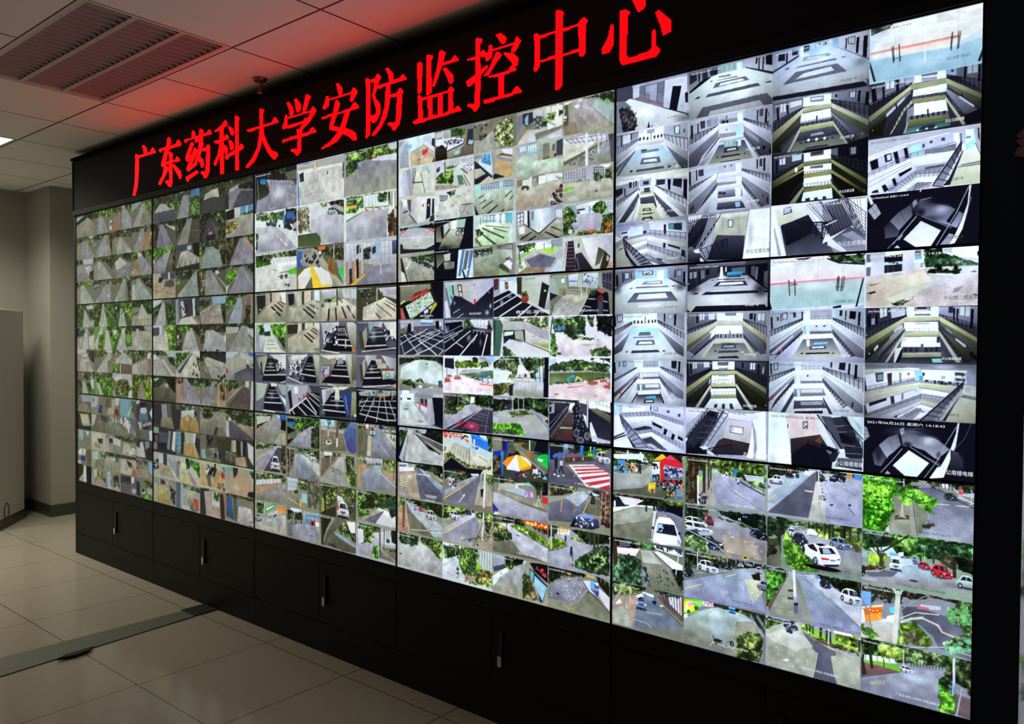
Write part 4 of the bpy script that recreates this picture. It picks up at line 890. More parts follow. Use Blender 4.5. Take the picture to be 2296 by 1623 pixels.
'3112':'B dee;G 474 9b8 6,4 175,13 175,67 49,56 6,48;I 3a5 5 9.8 81,40 144,45 144,67 81,56;P 37c-48b 170,13 180,9 183,100 171,98;G 343 665 185,5 250,6 253,90 185,90;P 36b 195,28 235,25 235,67 195,65;I 334 34 13 185,68 253,80 253,143 185,121;I 445 20 11 71,60 154,63 149,116 81,94;A bbc-99a 6,93 103,97 185,121 253,258 6,253;O 4 dde 71 168 53 44;P ddd 144,109 253,153 253,247;L ddd 4.3 97,113 195,229;P eee 154,181 165,180 167,193 156,192;P eee 177,210 187,210 197,229 187,230;P aac 225,117 250,85 253,122 235,135;P 48d 243,141 253,132 253,195;P e83 240,120 253,120 253,143;G 343 686 6,115 22,139 17,227 6,236',
'3113':'B bbb;G 343 797 6,20 245,12 250,60 144,69 6,64;P dde 113,43 250,49 250,80 81,83;R 8a6 3.3 9 0 92,52 250,49 250,75 102,80;G 4a3 8c4 6,53 113,70 92,90 6,95;A ddd-ccc 6,97 113,81 253,86 253,259 6,252;P 4b3-6c4 185,137 253,112 253,159 215,156;P eff 123,77 253,76 253,96 144,101;L c99 2.2 17,187 250,175;L c99 2.2 60,223 245,258;L bbc 2.2 38,101 175,253;L 445 3.3 102,113 134,127;L 334 4.3 144,165 195,159;E 555 163 167 8.2 15;E 555 190 164 9.1 15;L 445 4.3 154,139 195,138;I 444 8 6.4 170,210 210,208 210,229 170,226',
'3121':'B bbc ccc;P aaa 6,3 252,6 252,50 6,39;P eee 6,39 252,50 252,60 6,65;A ccc 6,65 252,60 253,265 9,258;P 37d 4,49 8,50 16,254 8,258;I 37c 5 6.2 24,-3 62,1 62,17 24,12;P 334 14,62 38,52 41,109 16,112;R 99a 2 4 3 76,56 118,61 117,177 89,182;P e83 90,49 102,6 112,44 104,55;P eee 96,46 102,6 105,53;P 332 162,97 166,70 170,97;R aa9 2 3 2 209,58 239,78 239,105 209,93;P fc4 239,125 253,140 253,153 240,137;P 543 244,48 252,50 253,143 244,131;L d55 3.1 91,121 117,120;L eee 3.1 16,83 43,234;L eee 3.1 29,189 100,174;L eee 3 200,106 253,167;L ddd 3 128,104 248,103;L aaa 2.1 43,244 227,240',
'3122':'B dde;P cdd 6,29 164,18 164,48 43,56;G 575 8a6 128,6 164,8 164,28 137,28;A bbc-99a 81,94 164,68 253,94 253,261 72,226;O 4 dde 164 138 54 40;G 332 554 164,8 253,10 253,104 209,66;P aab 182,31 209,26 248,54 248,83;K bcd q 211 37 166 84;G 787 aa9 6,8 67,14 72,164 9,165;L 99a 9.3 48,16 58,141;L 887 7.3 24,21 34,148;P 453-564 6,175 109,175 137,214 128,254 7,248;A bba 128,193 174,240 137,250;G 343 564 209,76 253,84 253,104',
'3123':'B 665;G 343 675 14,9 209,15 253,21 253,99 200,83;P e73 114,12 155,7 155,28 123,34;P 37c-25b 7,13 29,11 32,115 7,118;P c9a 19,72 32,74 29,115;A 998 29,21 81,18 227,245 156,249 119,124 34,115;L dde 7 200,9 199,83;L ddd 4 205,102 257,110;P aa9 81,18 109,22 258,257 227,255;P 999 209,94 253,109 253,257;P a73-854 171,80 205,94 205,193 169,150;L eb5 4 169,155 205,193;L 532 3 187,82 187,177;L 532 3 180,81 180,166;L dc5 4 201,193 258,257;P fa3 7,170 43,132 77,120 43,251 7,249;P eee-ddd 7,175 43,132 77,120 111,124 43,251 14,249;P fc3 72,120 91,122 156,257 91,253;P eee-ddd 91,122 133,131 174,165 194,222 187,252 147,257;P fc4 128,237 183,231 183,253 137,256;P 3b5-5d6 221,165 236,142 258,129 258,223 240,206;I 334 16 9.3 43,34 137,45 128,125 53,97;H eee 128 24 75;H 334 100 41 82;H 88b 122 94 130',
'3131':'B 99a;G 363 8b5 11,3 207,5 253,40 253,59 144,67 62,65 11,81;P dde 136,55 252,63 252,100 136,74;P c44 136,55 160,55 160,66 138,65;P ccd 207,5 252,8 252,40 215,34;G 353 696 11,52 62,65 70,106 11,140;P 998 11,145 70,96 79,108 15,160;A 889-998 15,165 79,103 95,69 144,78 253,123 254,261 11,252;O 4 aab 168 148 62 47;R 877 2.9 9 0 95,66 252,109 252,113 95,71;P 45b 59,95 67,88 77,98 75,107 62,104;L eee 4.8 69,115 71,159;L c85 4.8 69,110 70,130;L 99a 2.9 118,32 118,70;E d44 120 32 3.3 5.7',
'3132':'B dee;G 475 8b6 11,2 96,5 160,5 215,21 208,94 11,66;P def 96,10 208,10 208,84 96,72;R ccc 7.6 4 0 104,17 152,22 153,74 104,64;G 364 7a6 160,9 204,11 204,65 164,57;G 4a4 8c5 11,56 71,48 71,96 11,95;P eb5 11,51 62,51 62,71 11,66;P 887 11,130 96,91 96,101 12,144;A bbc-99a 12,144 104,93 212,99 204,167 204,261 12,252;O 5 dde 96 149 57 48;P e74 100,85 119,86 119,98 101,96;L d83 9.5 140,69 141,111;P c55 169,91 178,92 178,103 169,101;R eee 1.9 8 0 137,108 208,127 208,133 137,114;G 543 876 204,130 254,102 254,259 212,262;P ccb-dcc 235,90 252,88 252,148 237,155;P d43 239,95 251,93 251,106 240,109;L 332 8.4 215,12 219,77;L 654 8.3 245,156 245,220;R 543 5.6 4 0 211,11 254,11 254,93 212,85',
'3133':'B bbc;P dde-aab 12,12 254,18 255,147 12,149;R 889 2.9 12 4 29,14 254,23 255,147 38,142;P 223 63,29 79,21 84,70 63,77;G 343 455 96,52 129,38 129,104 96,110;P 56a-334 226,23 254,23 254,96 228,97;P 9bd 133,29 177,25 177,101 137,96;P 334 137,48 153,41 153,79 137,86;A 99a-778 29,259 105,169 145,149 255,147 255,262;O 5 ccd 209 179 39 28;A 887 96,129 145,144 96,187;P b86 9,115 20,114 25,256 12,255;P 334 26,156 46,148 48,250 27,257;P b85 40,115 54,113 56,232 43,235;P 223 60,106 73,103 75,209 63,213;P b85 73,117 84,114 86,196 75,199;P eb4-ca3 25,249 105,186 103,199 46,256;L ccd 6.8 75,11 75,117;L dde 2.9 19,23 20,101;L eee 4.7 175,138 177,195;L ec5 3.7 241,164 242,201;E 889 169 217 47 11',
'3211':'B 887;P 223-332 12,6 88,7 88,107 26,182;P 998|dcb 88,7 212,5 203,57 88,107;P 443 125,4 139,3 141,77 127,85;P eee 207,5 257,6 257,97 221,86;A cba-887 17,240 102,108 203,57 257,116 257,251;P 221 128,119 144,115 216,194 203,202;P 221 153,103 167,100 230,159 216,165;P 221 180,85 189,84 239,126 230,131;P 221 196,75 203,73 243,101 237,107;E fff 44 139 5.7 5.8;O 5 eee 167 159 27 14',
'3212':'B bcb;G 243 6a5 7,19 74,6 83,98 36,107;G 4a3 8d4 125,21 252,6 248,136 185,136 139,79;P cde 69,20 130,12 130,69 83,78;P 334 83,78 125,69 130,112 78,112;G 232 353 185,136 248,127 248,239 203,221;P ccc-ddc 60,117 157,112 225,249 74,254;P bcc-89a 50,165 93,126 69,254 50,254;P 99a 7,19 36,107 50,254 7,258;R aab 3.8 8 0 157,117 176,117 243,230 221,240;R 887 3.8 6 0 107,136 153,136 153,146 107,146;L 776 4.8 102,155 157,155;L 776 4.8 100,184 165,184;L 776 4.8 96,218 174,214;P aab 50,155 60,146 59,204 50,213',
'3213':'B 556;P 887|aa9 12,48 102,26 92,142 59,192;P bbc|ddd 120,16 255,13 255,144 203,99;P 332 45,85 59,80 64,191 50,192;P 112 59,240 74,181 102,55 153,44 180,176 252,182 252,238;O 5 9aa 130 102 28 57;L ddd 4.8 97,122 157,122;L ddd 5.8 88,152 167,148;L eee 7.7 74,191 252,180;L bbb 3.8 106,93 153,92;I 223 26 11 157,53 203,80 239,136 176,176;I ddd 14 7.6 157,53 203,80 239,136 176,148;L eee 6.6 203,255 255,229',
'3214':'B 667;P 9a9|bbb 11,12 102,16 73,125 11,169;P 9aa 185,11 257,16 257,100 221,94;P 112 69,231 83,124 120,15 157,22 221,160 248,232;O 6 89a 139 110 28 57;L ddd 3.8 116,68 176,67;L ddd 4.8 106,93 185,89;L ddd 5.8 92,130 198,124;L eee 7.7 78,172 216,167;P 26b-358 185,87 198,86 255,213 243,223;P ddd 198,95 255,138 255,204;L eee 8.7 69,239 166,246;P c55 187,49 194,48 196,96 188,96;P ddd 130,5 180,7 180,30 134,33',
'3221':'B 887;P 223 15,23 63,17 63,109 24,117;P bba 63,8 119,7 119,121 89,134;P cba|dcb 119,7 195,8 195,80 119,117;P 443 121,7 140,7 140,113 121,112;P 543 190,9 196,10 196,84 190,84;P def 211,4 260,8 260,93 211,81;A bba-998 24,247 24,130 94,134 203,80 260,119 260,257;P 221 126,147 136,142 215,220 203,227;P 221 149,132 162,129 228,188 218,194;P 221 177,115 185,112 244,150 236,156;O 6 eee 224 153 16 45;P ddd 94,37 104,36 104,75 95,74',
'3222':'B 776;P 332 11,24 94,12 89,90 15,99;P ccb 94,12 119,8 119,72 89,95;P 443 124,13 145,11 141,64 126,71;P dcb|ccb 145,9 203,10 203,38 145,59;P dde 211,11 259,12 259,92 220,74;A cba-998 20,248 15,136 94,91 211,33 259,74 259,244;P 221 135,107 145,100 207,159 197,168;P 221 155,91 166,86 220,135 210,140;P 221 181,66 189,63 238,99 230,104;P 221 195,52 203,49 244,79 238,83;O 5 bbc 94 201 51 28;O 6 554 228 218 33 18',
'3223':'B 667;P 99a|ddd 15,32 153,10 128,66 42,133;P ccb-776 203,9 252,17 253,214 228,171;P 112 94,233 120,167 170,28 199,27 228,198 228,234;I dde 46 10 24,97 136,38 120,139 33,199;I 334 40 10 24,97 153,28 120,176 33,218;O 6 99a 128 203 21 37;L ddd 3.6 162,83 212,86;L eee 5.5 145,129 216,135;L eee 7.4 107,167 220,182;L eee 7.5 15,200 128,244;L ddd 3.6 153,101 212,104;P ddd 42,22 162,10 162,28 46,59',
'3224':'B 889;P aab 15,15 111,14 162,6 162,70 128,109 42,209 15,81;P 223 15,71 40,51 55,199 33,210;P eee 64,26 94,24 94,75 64,82;P 556 98,111 109,106 109,129 98,134;P 112 42,256 33,219 128,118 253,0 253,242;P 445 170,5 253,4 253,63 195,58;L ddd 15 29,225 154,107;L ddd 11 154,107 228,218;L ddd 9.2 124,146 228,236;L ddd 7.3 179,68 253,125;L ddd 6.4 170,96 253,170;L ccc 6.3 195,67 253,99;L ddd 9.2 94,181 154,244;L ddd 9.3 51,218 68,248;P 843-632 153,66 177,61 177,96 158,97;P d36 131,81 142,78 142,108 132,113',
'3231':'B 998;P dde-99a 14,8 136,8 121,73 30,111;R 667 3.6 8 0 18,22 121,12 113,63 30,85;G 353 7b4 30,85 113,63 109,94 42,108;A bbb 18,133 34,103 159,110 121,125;P bcd 148,9 260,13 261,90 167,75;R 889 3.5 5 0 155,14 257,21 257,64 159,49;A ddc-987 14,146 90,115 167,84 261,158 261,264 14,258;L 443 17 122,12 123,125;L ba9 14 212,14 212,112;L ccc 10 169,11 169,67;P 332 62,153 74,153 68,250 54,250;P 332 107,146 117,147 123,247 112,247;P 332 148,139 159,142 190,232 176,231;P 445 182,137 194,133 246,234 235,238;P 556 132,65 163,114 158,118 129,77;O 5 eee 220 181 22 51;P 445 14,119 30,116 30,138 14,142',
'3232':'B 667;P aab|ddd 10,12 137,11 121,58 27,146;R 889 2.7 14 0 18,39 121,15 121,50 27,92;P ccc-776 186,12 228,13 261,44 257,197 228,206 198,120;P 112 19,235 82,128 133,41 175,42 198,120 228,232;R eee 5.2 2 5 133,59 171,59 190,120 106,119;L eee 7 114,141 202,146;L eee 8.8 102,181 220,190;L eee 8 15,226 137,246;I 223 34 12 43,84 121,41 121,128 43,199;I dde 20 8 50,84 121,58 106,163 27,181;H eee 119 137 207;P cca 174,137 184,137 183,206 177,206;P c73 220,206 235,197 246,235 224,236;I 334 14 7.1 43,110 106,93 90,163 43,164',
'3233':'B 887;P ddd 11,17 183,4 183,56 90,59;P ccc-998 183,4 220,4 228,38 206,176;P 887-554 220,12 258,20 254,191 221,201;P 112 11,231 90,130 121,49 175,48 202,177 213,228;P 99a 129,32 160,31 168,74 122,85;L ddd 4.4 118,93 183,91;L ddd 5.3 98,121 191,121;L eee 7.9 83,170 202,172;P a98 68,42 120,32 118,72 75,77;R 554 2.7 2 3 71,47 118,38 118,67 75,73;P 654 11,97 82,86 83,170 11,205;P bac 13,102 75,95 63,175 13,200;P 48c 19,110 55,105 51,123 19,128;I 544 16 7.1 15,133 67,122 59,184 15,195;L eee 6.2 59,237 122,251;P a53 217,210 228,201 228,227',
'3234':'B 445;P ccd|99a 15,35 122,5 83,74 27,150;P 9a8-775 221,37 262,34 262,205 214,219;P ddd 90,7 213,-1 168,24 106,28;P 112 15,241 35,149 83,57 137,35 168,137 183,231;P cdc 110,28 137,26 141,104 106,107;O 6 89a 27 213 24 45;O 5 9aa 122 141 23 53;L ddd 4.4 83,83 153,79;L ddd 5.3 75,115 164,111;L eee 6.3 19,151 168,146;L eee 8 27,190 180,195;R 334 3.6 6 0 51,41 83,30 83,118 43,131;P 24a-236 160,29 217,72 202,242 190,246 172,154;L dde 3.5 179,75 199,212;L dde 2.6 172,67 187,170;P ddd 236,204 262,197 262,222 236,221',
'3241':'B 443;G 343 565 18,22 108,20 108,87 36,100;P ccd-aab 136,18 259,19 259,112 164,74;R 667 4.1 10 0 184,34 259,32 259,72 191,67;G 353 485 136,56 164,53 164,78 136,72;A ddc-cba 40,252 43,155 157,98 178,87 259,153 259,258;O 5 dde 94 170 49 33;P 443 36,138 150,94 157,102 40,146;R 776 2.5 8 3 36,100 122,75 136,97 40,134;L a98 18 129,22 129,113;L ba9 12 130,130 131,196;P 221 167,128 174,126 242,185 238,191;P 221 174,110 180,109 256,161 252,165;P 776 129,130 222,224 216,232 122,138;P 445 115,200 126,198 157,239 147,240;I ddd 26 6.7 65,126 136,138 136,213 65,219',
'3242':'B 556;P 889|ccd 73,11 164,14 157,63 87,129;P bcc|eee 164,14 259,16 260,162 206,97;P 443 18,86 37,87 55,230 22,197;P 998 37,95 65,45 69,146 55,205;P 334-112 55,230 73,129 108,46 157,55 192,195 253,219;O 6 9ba 108 112 28 75;L ddd 5 94,91 164,88;L ddd 5.9 80,125 171,117;L eee 7.6 55,192 185,183;L ddd 6.8 37,231 246,203;L bbb 3.3 101,66 157,63;I 223 40 9.9 164,63 219,89 240,162 178,146;I dde 14 6.6 171,72 219,97 233,154 185,146;P eee 206,72 233,64 233,121 212,113;E 6ba 87 49 10 17',
'3243':'B 667;P ccd|99a 55,10 130,5 116,51 73,86;P ddd|889 158,8 253,30 247,153 206,97;P 443 22,79 37,79 48,197 30,206;P aa9 37,62 59,27 55,154 44,172;P 112 37,231 55,154 95,43 130,50 165,165 247,185 240,230;O 6 89a 95 110 21 50;L ddd 3.4 91,85 123,84;L ddd 5 80,109 130,105;L eee 5.9 66,137 144,129;L eee 7.6 52,178 155,170;P dcb-998 119,34 158,37 161,74 126,76;P dcb 130,67 189,65 189,98 134,104;R 554 2.5 2 3 133,71 186,69 186,98 134,100;P 754 155,104 233,100 237,116 158,120;P dcc-bba 162,120 235,117 233,166 165,182;I 5a7 8 7.4 168,128 206,122 206,167 169,173;I 59c 6 6.6 193,139 227,137 227,166 193,170;L eee 6.8 45,244 213,220;P c98 206,225 257,201 257,242',
'3244':'B 112;P 9aa 15,34 81,12 261,8 261,40 158,56 23,59;I 445 24 8.5 30,33 254,8 254,57 37,75;P 998 137,33 207,28 179,55 130,59;I c84 8 6.8 66,47 254,41 247,66 74,80;L ddd 4.3 19,102 254,81;L ddd 6 23,136 254,130;L ddd 7.7 23,195 173,225 254,220;L ddd 5.1 74,72 27,178;L ddd 5.9 116,68 56,243;L ddd 5.8 151,65 127,243;L ddd 5.8 176,63 197,235;L ddd 5.8 203,86 251,236;L ccc 4.3 19,119 74,89;L ccc 4.2 37,83 16,136;L ccc 5.1 38,164 254,179;O 6 9bb 109 111 14 42',
'3311':'B 887;G 232 565 6,12 148,6 139,36 16,138;P bcb 11,31 130,23 120,57 16,109;R 443 2.9 8 0 21,30 130,8 130,66 26,117;A a87 11,148 120,53 134,65 16,162;A 99a-776 11,168 134,65 157,15 194,25 212,104 185,164 148,246 11,256;O 4 bbb 166 52 27 19;P ccd 171,4 198,10 221,46 194,30;P 26c-235 198,1 257,4 257,126 216,84;P 111 221,46 257,42 257,135 207,123;A 998 194,163 257,154 257,239 157,244;L 554 3.8 194,163 148,246',
'3312':'B 998;G 343 7a5 11,6 194,-2 148,34 11,65;A 987 11,104 129,27 139,40 16,113;A aab-889 11,163 148,34 194,8 101,225 11,251;A 556-445 73,240 194,12 212,10 212,232;O 4 ccd 120 77 37 24;L e93 6.9 11,241 43,208;L ecb 3.9 16,157 83,97;G 443 665 212,5 257,-2 257,233 212,232;K dde b 129 102 207 231;K bcc f 125 8 157 40;K ccd f 185 -1 214 35',
'3313':'B 887;G 343 8a5 11,15 256,-8 251,50 11,89;P ccd 11,79 215,29 215,62 11,124;R 443 4 7 0 26,22 206,2 206,59 36,134;A a86 11,139 206,64 215,77 11,199;A 99a-776 11,209 169,106 251,69 251,232 11,249;O 4 bbb 150 158 46 24;G 343 564 242,119 260,115 260,210',
'3314':'B 998;P bcb 11,9 84,2 79,101 11,108;G 343 565 11,9 84,11 65,105 11,118;P 3a5-4b6 82,56 169,-9 172,20 84,100;P eee 93,58 159,13 159,21 95,73;P d73-ea4 183,17 258,9 258,47 187,84;P ca6 187,45 215,48 215,77 187,84;A aab-998 11,208 93,127 258,75 258,238 11,248;P bbb 103,95 187,45 187,93 112,122;K 9ab s 63 114 -4 183;L eee 5.9 103,154 136,144;I 445 14 6.8 122,100 187,84 187,108 122,125;O 4 bba 141 213 56 29',
'3321':'B 776;G 232 5a4 11,18 257,4 257,66 212,63 162,78 68,109;G 4a3 8d4 64,63 154,34 154,70 68,109;P 222 11,18 64,16 64,44 11,60;P 26b-37c 11,55 72,45 75,71 11,83;A aab-889 33,244 94,142 195,61 212,72 187,239;O 4 ccc 137 137 34 28;G 353 585 90,115 179,63 204,60 111,131;G 232 453 191,84 257,58 257,237 191,238;P 111 11,88 77,117 77,163 11,247;P 575 15,153 77,117 77,173 15,200;E d54 26 180 7 17',
'3322':'B 776;G 363 585 11,12 162,2 257,14 257,104 229,64 94,22;G 343 6a4 162,2 257,5 257,95;A 9ab-778 68,249 68,59 107,48 257,230;A bbb 107,48 257,212 257,113 196,78;L ddd 3.7 111,56 257,221;G 443 665 11,16 64,27 64,92 16,250;P 887 33,247 59,111 68,110 68,245;L ccc 5.6 29,14 35,237;P b43 33,134 42,131 40,152;K eef q 229 32 175 96;K dde q 179 25 141 66;K 889 q 145 16 120 39',
'3323':'B 887;P bcd 15,0 90,4 81,100 15,114;R 667 4.8 5 3 19,4 81,5 77,91 19,103;G 454 9b7 94,3 201,0 185,86 99,86;L bba 5.6 90,22 185,36;A 887-776 15,124 116,111 168,164 116,223 15,247;P 433 68,102 94,97 94,125 64,132;L ccb 4.8 15,176 99,213;P 8bd-9cc 121,114 163,114 159,190 121,189;P fb3 106,165 118,164 118,227 106,224;A 554 168,7 260,-12 260,225 168,220;I 776 20 19 176,23 251,8 252,218 185,207;L 332 5.5 235,20 227,206',
'3324':'B 887;P cde 37,-8 125,-10 116,29 46,47;G 243 465 12,3 64,33 55,92 12,103;G 232 454 68,32 125,18 125,83 68,98;P 9aa-889 125,8 260,-7 260,76 134,100;R cdd 3.7 5 0 142,13 260,2 260,103 142,88;P 58c 151,30 256,17 256,35 152,48;P 48b 146,68 185,58 185,105 147,101;P b43 185,68 223,62 219,105 185,109;P 223 193,75 210,75 210,107 193,102;P eee 223,67 260,76 260,103 223,108;A 667 15,236 15,141 59,100 51,245;A 887 55,244 64,109 77,105 81,246;A 99a-889 77,256 73,106 235,110 260,149 260,231;P aba 239,109 260,103 260,149 239,145;I 334 10 7.6 64,109 125,93 125,116 64,132;E 556 193 190 13 4.6;L 778 3.8 68,32 68,126',
'3331':'B 887;P 9cc 11,-1 106,-8 107,54 11,57;P dee 43,0 91,-1 91,38 43,44;P 27c 43,4 83,-1 83,39 63,42;G 343 564 122,-1 214,-3 214,41 138,68;P aaa 11,61 107,72 168,72 168,98 11,93;A 876-665 11,84 161,100 191,225 11,250;I a98 40 5.4 19,101 153,101 169,220 19,244;A 57a-448 168,107 199,16 229,4 255,27 259,215 229,241 191,217;L bbb 5.2 165,116 191,217;L 654 25 128,-6 122,149;L ddd 18 124,144 122,197;L 654 11 62,6 62,95;L dde 11 62,91 62,126;E dde 66 176 21 18;E 445 66 172 13 8.9;L 334 4.3 238,59 239,110',
'3332':'B 998;G 343 786 11,0 153,-14 138,28 43,62;P ddd 27,2 91,0 83,28 35,36;A 765 11,58 130,20 11,202;L 334 3.6 15,201 134,33;A bbb-999 11,238 138,28 176,21 177,239 11,238;O 5 ddd 146 44 23 26;L 776 4.4 176,30 169,232;I 665 20 5.3 75,118 169,136 169,171 83,152;G 454 786 180,12 237,11 244,130 184,168;G 463 7b6 184,142 259,119 259,239 214,244;L ddd 6.2 78,3 78,82',
'3333':'B 665;G 353 9a5 14,14 130,-1 115,128 18,232;G 464 8a5 130,17 257,-1 257,112 177,104;A ddd-aab 123,77 154,83 200,152 131,160;P 9a4 18,114 51,143 34,228 14,233;L 332 22 38,18 43,235;L 332 11 38,100 115,25;L 332 13 91,25 79,154;P 332 10,234 115,163 115,253 18,260;A 554 193,118 257,120 257,234 208,238;K eef f 123 121 204 245;P d44 127,147 137,154 137,198 127,187;P 9cd 212,140 227,128 237,138;I 334 8 8.8 200,152 246,141 231,188 208,194;R 443 4.4 6 0 177,33 253,17 254,121 177,122',
'3334':'B 887;G 343 8a6 146,13 254,2 254,159 216,135 131,97;P eee 185,11 246,4 246,83 216,91;G 4a3 8d4 131,102 201,104 201,131 131,115;A 9ac-78a 107,131 131,115 258,184 258,228 99,196;G 364 5a4 216,126 254,159 262,174 224,150;P 222 10,12 91,9 51,101 18,238;A 665-554 115,3 185,-6 154,46 99,124 147,155 258,202 258,237 162,248 91,216 27,240 51,137;P 334 51,228 99,205 131,240;L 776 9 83,146 51,228;P 332 14,20 30,16 31,234 14,239',
'3341':'B 776;G 453 9b5 16,-9 81,-8 67,36 16,60;A 665 12,34 74,77 89,244 12,240;A cb9 74,86 96,91 99,242 67,239;A 9ab-778 92,243 96,49 138,2 255,192 255,236;A bba 138,2 255,102 255,183;E c33 70 21 14 23;E dde 70 21 10 17;L 99a 6.8 76,39 71,239;L fc6 4.9 197,114 211,141;L dde 3.3 138,127 208,224;K dde f 88 23 120 90;K eef f 92 -2 113 27;K 223 q 173 -0 141 33;K ccd q 207 16 173 58;K dde q 258 35 211 105;G 343 675 152,-16 258,-13 258,36',
'3342':'B 887;G 453 8a5 16,-2 255,-9 255,40 166,39 38,54;P bcc-aab 53,0 166,-2 166,31 67,49;R 667 3.4 6 0 60,-1 166,-11 166,31 67,40;A a86 13,67 96,48 53,111 39,224 13,230;A 9ab-778 39,224 38,130 67,82 117,52 160,49 153,92 208,139 256,203 46,248;O 5 bcd 132 62 28 17;L ddc 5 149,80 167,114 256,199;A a87 160,74 259,96 259,178 194,133;G 7a3 9c5 173,63 235,51 235,76 187,85;L ccb 3.3 187,126 225,90;P 25b 123,30 136,30 135,46 123,47;L 443 7.4 235,-6 232,134;L 443 5.8 170,-3 172,55;L eee 3.3 163,-2 163,56',
'3343':'B 998;G 353 7b5 11,7 253,-5 254,78 150,120 11,146;P dee-ccd 142,105 254,145 254,228 121,230 78,224;O 8 fff 185 137 42 34;A 667 48,223 150,137 178,122 121,230;A a98 11,224 78,172 150,120 142,139 48,223;G 4a3 7c4 11,154 85,141 78,181 15,206;G 232 454 177,-4 257,-5 257,127 220,170;G 342 584 48,7 135,5 121,110 56,109;I 354 20 12 185,19 253,12 240,156 213,138',
'3344':'B aab;G 464 8b6 11,-9 150,-11 143,76 78,137 15,156;P dde 11,44 49,42 49,137 15,156;P ccd 100,54 254,-6 254,110 150,116;A bbc-99a 12,183 114,84 143,84 143,229 12,235;L 776 4.3 78,155 114,101;G 353 7b5 41,1 100,3 93,133 56,135;L 443 14 150,-7 152,218;L 443 7.6 178,-10 175,151;A 776 157,140 254,127 255,235 157,224;G 353 9a5 164,154 254,127 254,160;L ccb 3.4 147,143 255,231;L ccb 3.4 157,156 192,205;G 232 343 220,-13 257,-7 258,101 220,96;P 445 189,71 210,69 210,99 189,101;G 4a3 7c5 107,155 139,128 140,234 100,238;R 443 3.4 4 0 171,-17 220,-13 213,56 178,74',
'4111':'B cdd;P 99a 1,5 46,6 7,72 1,80;P bcd-99a 46,6 66,31 74,252 7,250 3,90;R 677 3.8 5 0 35,50 62,49 71,256 11,251;P dee 62,10 170,8 170,88 78,110;P bdf 128,6 151,8 151,50 128,48;P 8bd 58,67 86,50 97,77 78,110;R 7bd 1.9 5 3 70,32 166,31 166,87 78,101;A ba8 78,129 173,80 248,193 230,249 86,260;P 9bb 101,116 177,104 177,123 109,142;P dde-ccd 170,22 248,27 252,176 173,80;P bcd 173,19 229,26 226,85 177,53;P 333 233,45 251,55 252,130 228,100;L 333 4.2 173,80 252,180;P 887 128,199 207,164 215,175 136,220;P cbb 151,187 196,152 204,168 159,207;P d34 164,143 170,126 189,131 207,117 204,158 178,179 166,167;P 633 248,198 252,259 230,258',
'4112':'B ccb;P dde|99a 4,23 55,26 91,268 8,261;P 99a 55,26 86,15 98,141 83,262;P bcc 86,15 132,17 121,75 98,141;P 9bb 163,20 208,21 208,63 167,63;R 334 3.8 4 0 98,18 121,19 110,139 98,151;P ccb 159,66 212,64 208,222 186,227;P bbb|ddd 211,18 252,23 245,212 231,232 208,227;A ddc-bba 121,56 155,60 182,250 95,255;P 445 106,138 167,147 167,157 106,150;L 333 6.6 121,52 87,263;L 333 6.6 155,65 186,246;P 556 200,38 215,75 212,92',
'4113':'B bba;P ddd-ccc 132,22 254,39 254,185 136,264;P aaa|ccc 88,38 132,30 133,255 89,172;P fff-99a 26,25 61,32 61,125 33,128;P 556 61,32 88,38 89,172 75,144;A aaa-998 13,252 33,128 75,128 133,255;P 445 30,136 64,126 67,139 30,149;P 99a 12,31 30,43 23,203 13,243;O 6 fff 47 63 21 51;P eed 159,65 186,62 184,140 157,151;P b44 168,95 174,84 181,114 168,116;P 223 201,52 225,53 222,212 193,228;P 223 236,59 249,58 248,184 232,198;P 334 225,205 254,185 255,243 209,268;P fff 209,99 215,100 214,117 207,115;P 445 75,153 133,247 133,259 71,161',
'4114':'B 9aa;G 121 343 13,27 123,28 255,17 255,66 123,37 13,53;P aab-bba 13,87 68,36 123,35 203,54 255,107 255,197 190,225 76,214 13,163;O 5 dde 136 130 80 50;P e43 12,70 51,44 53,55 12,82;P e43 199,45 255,86 257,103 209,63;L eee 3.3 136,97 140,206;L eee 3.4 13,112 255,131;P 223 13,163 31,170 34,209 76,218 190,229 255,197 255,262 13,257;P 99a 203,255 255,246 255,270;E 223 135 199 5.4 4.2;E 334 114 197 4.1 3.3;L ddd 3.3 216,101 249,147',
'4115':'B 998;G 243 464 76,40 255,20 256,110 190,78 110,61;I 334 60 8.4 90,58 157,70 256,143 249,167 157,108;I ccc 14 5.1 27,43 62,38 62,55 28,51;A aaa-887 28,51 90,67 256,176 256,266 76,259 28,85;P ddd 52,138 86,75 93,80 59,148;P 332 14,32 27,43 70,258 28,259;P ccc 17,152 42,171 63,258 21,259;L 776 3.4 90,201 184,185 256,216;G 364 8a5 110,44 190,29 217,57 150,65;O 4 776 191 227 52 25;L 665 3.3 144,115 191,252',
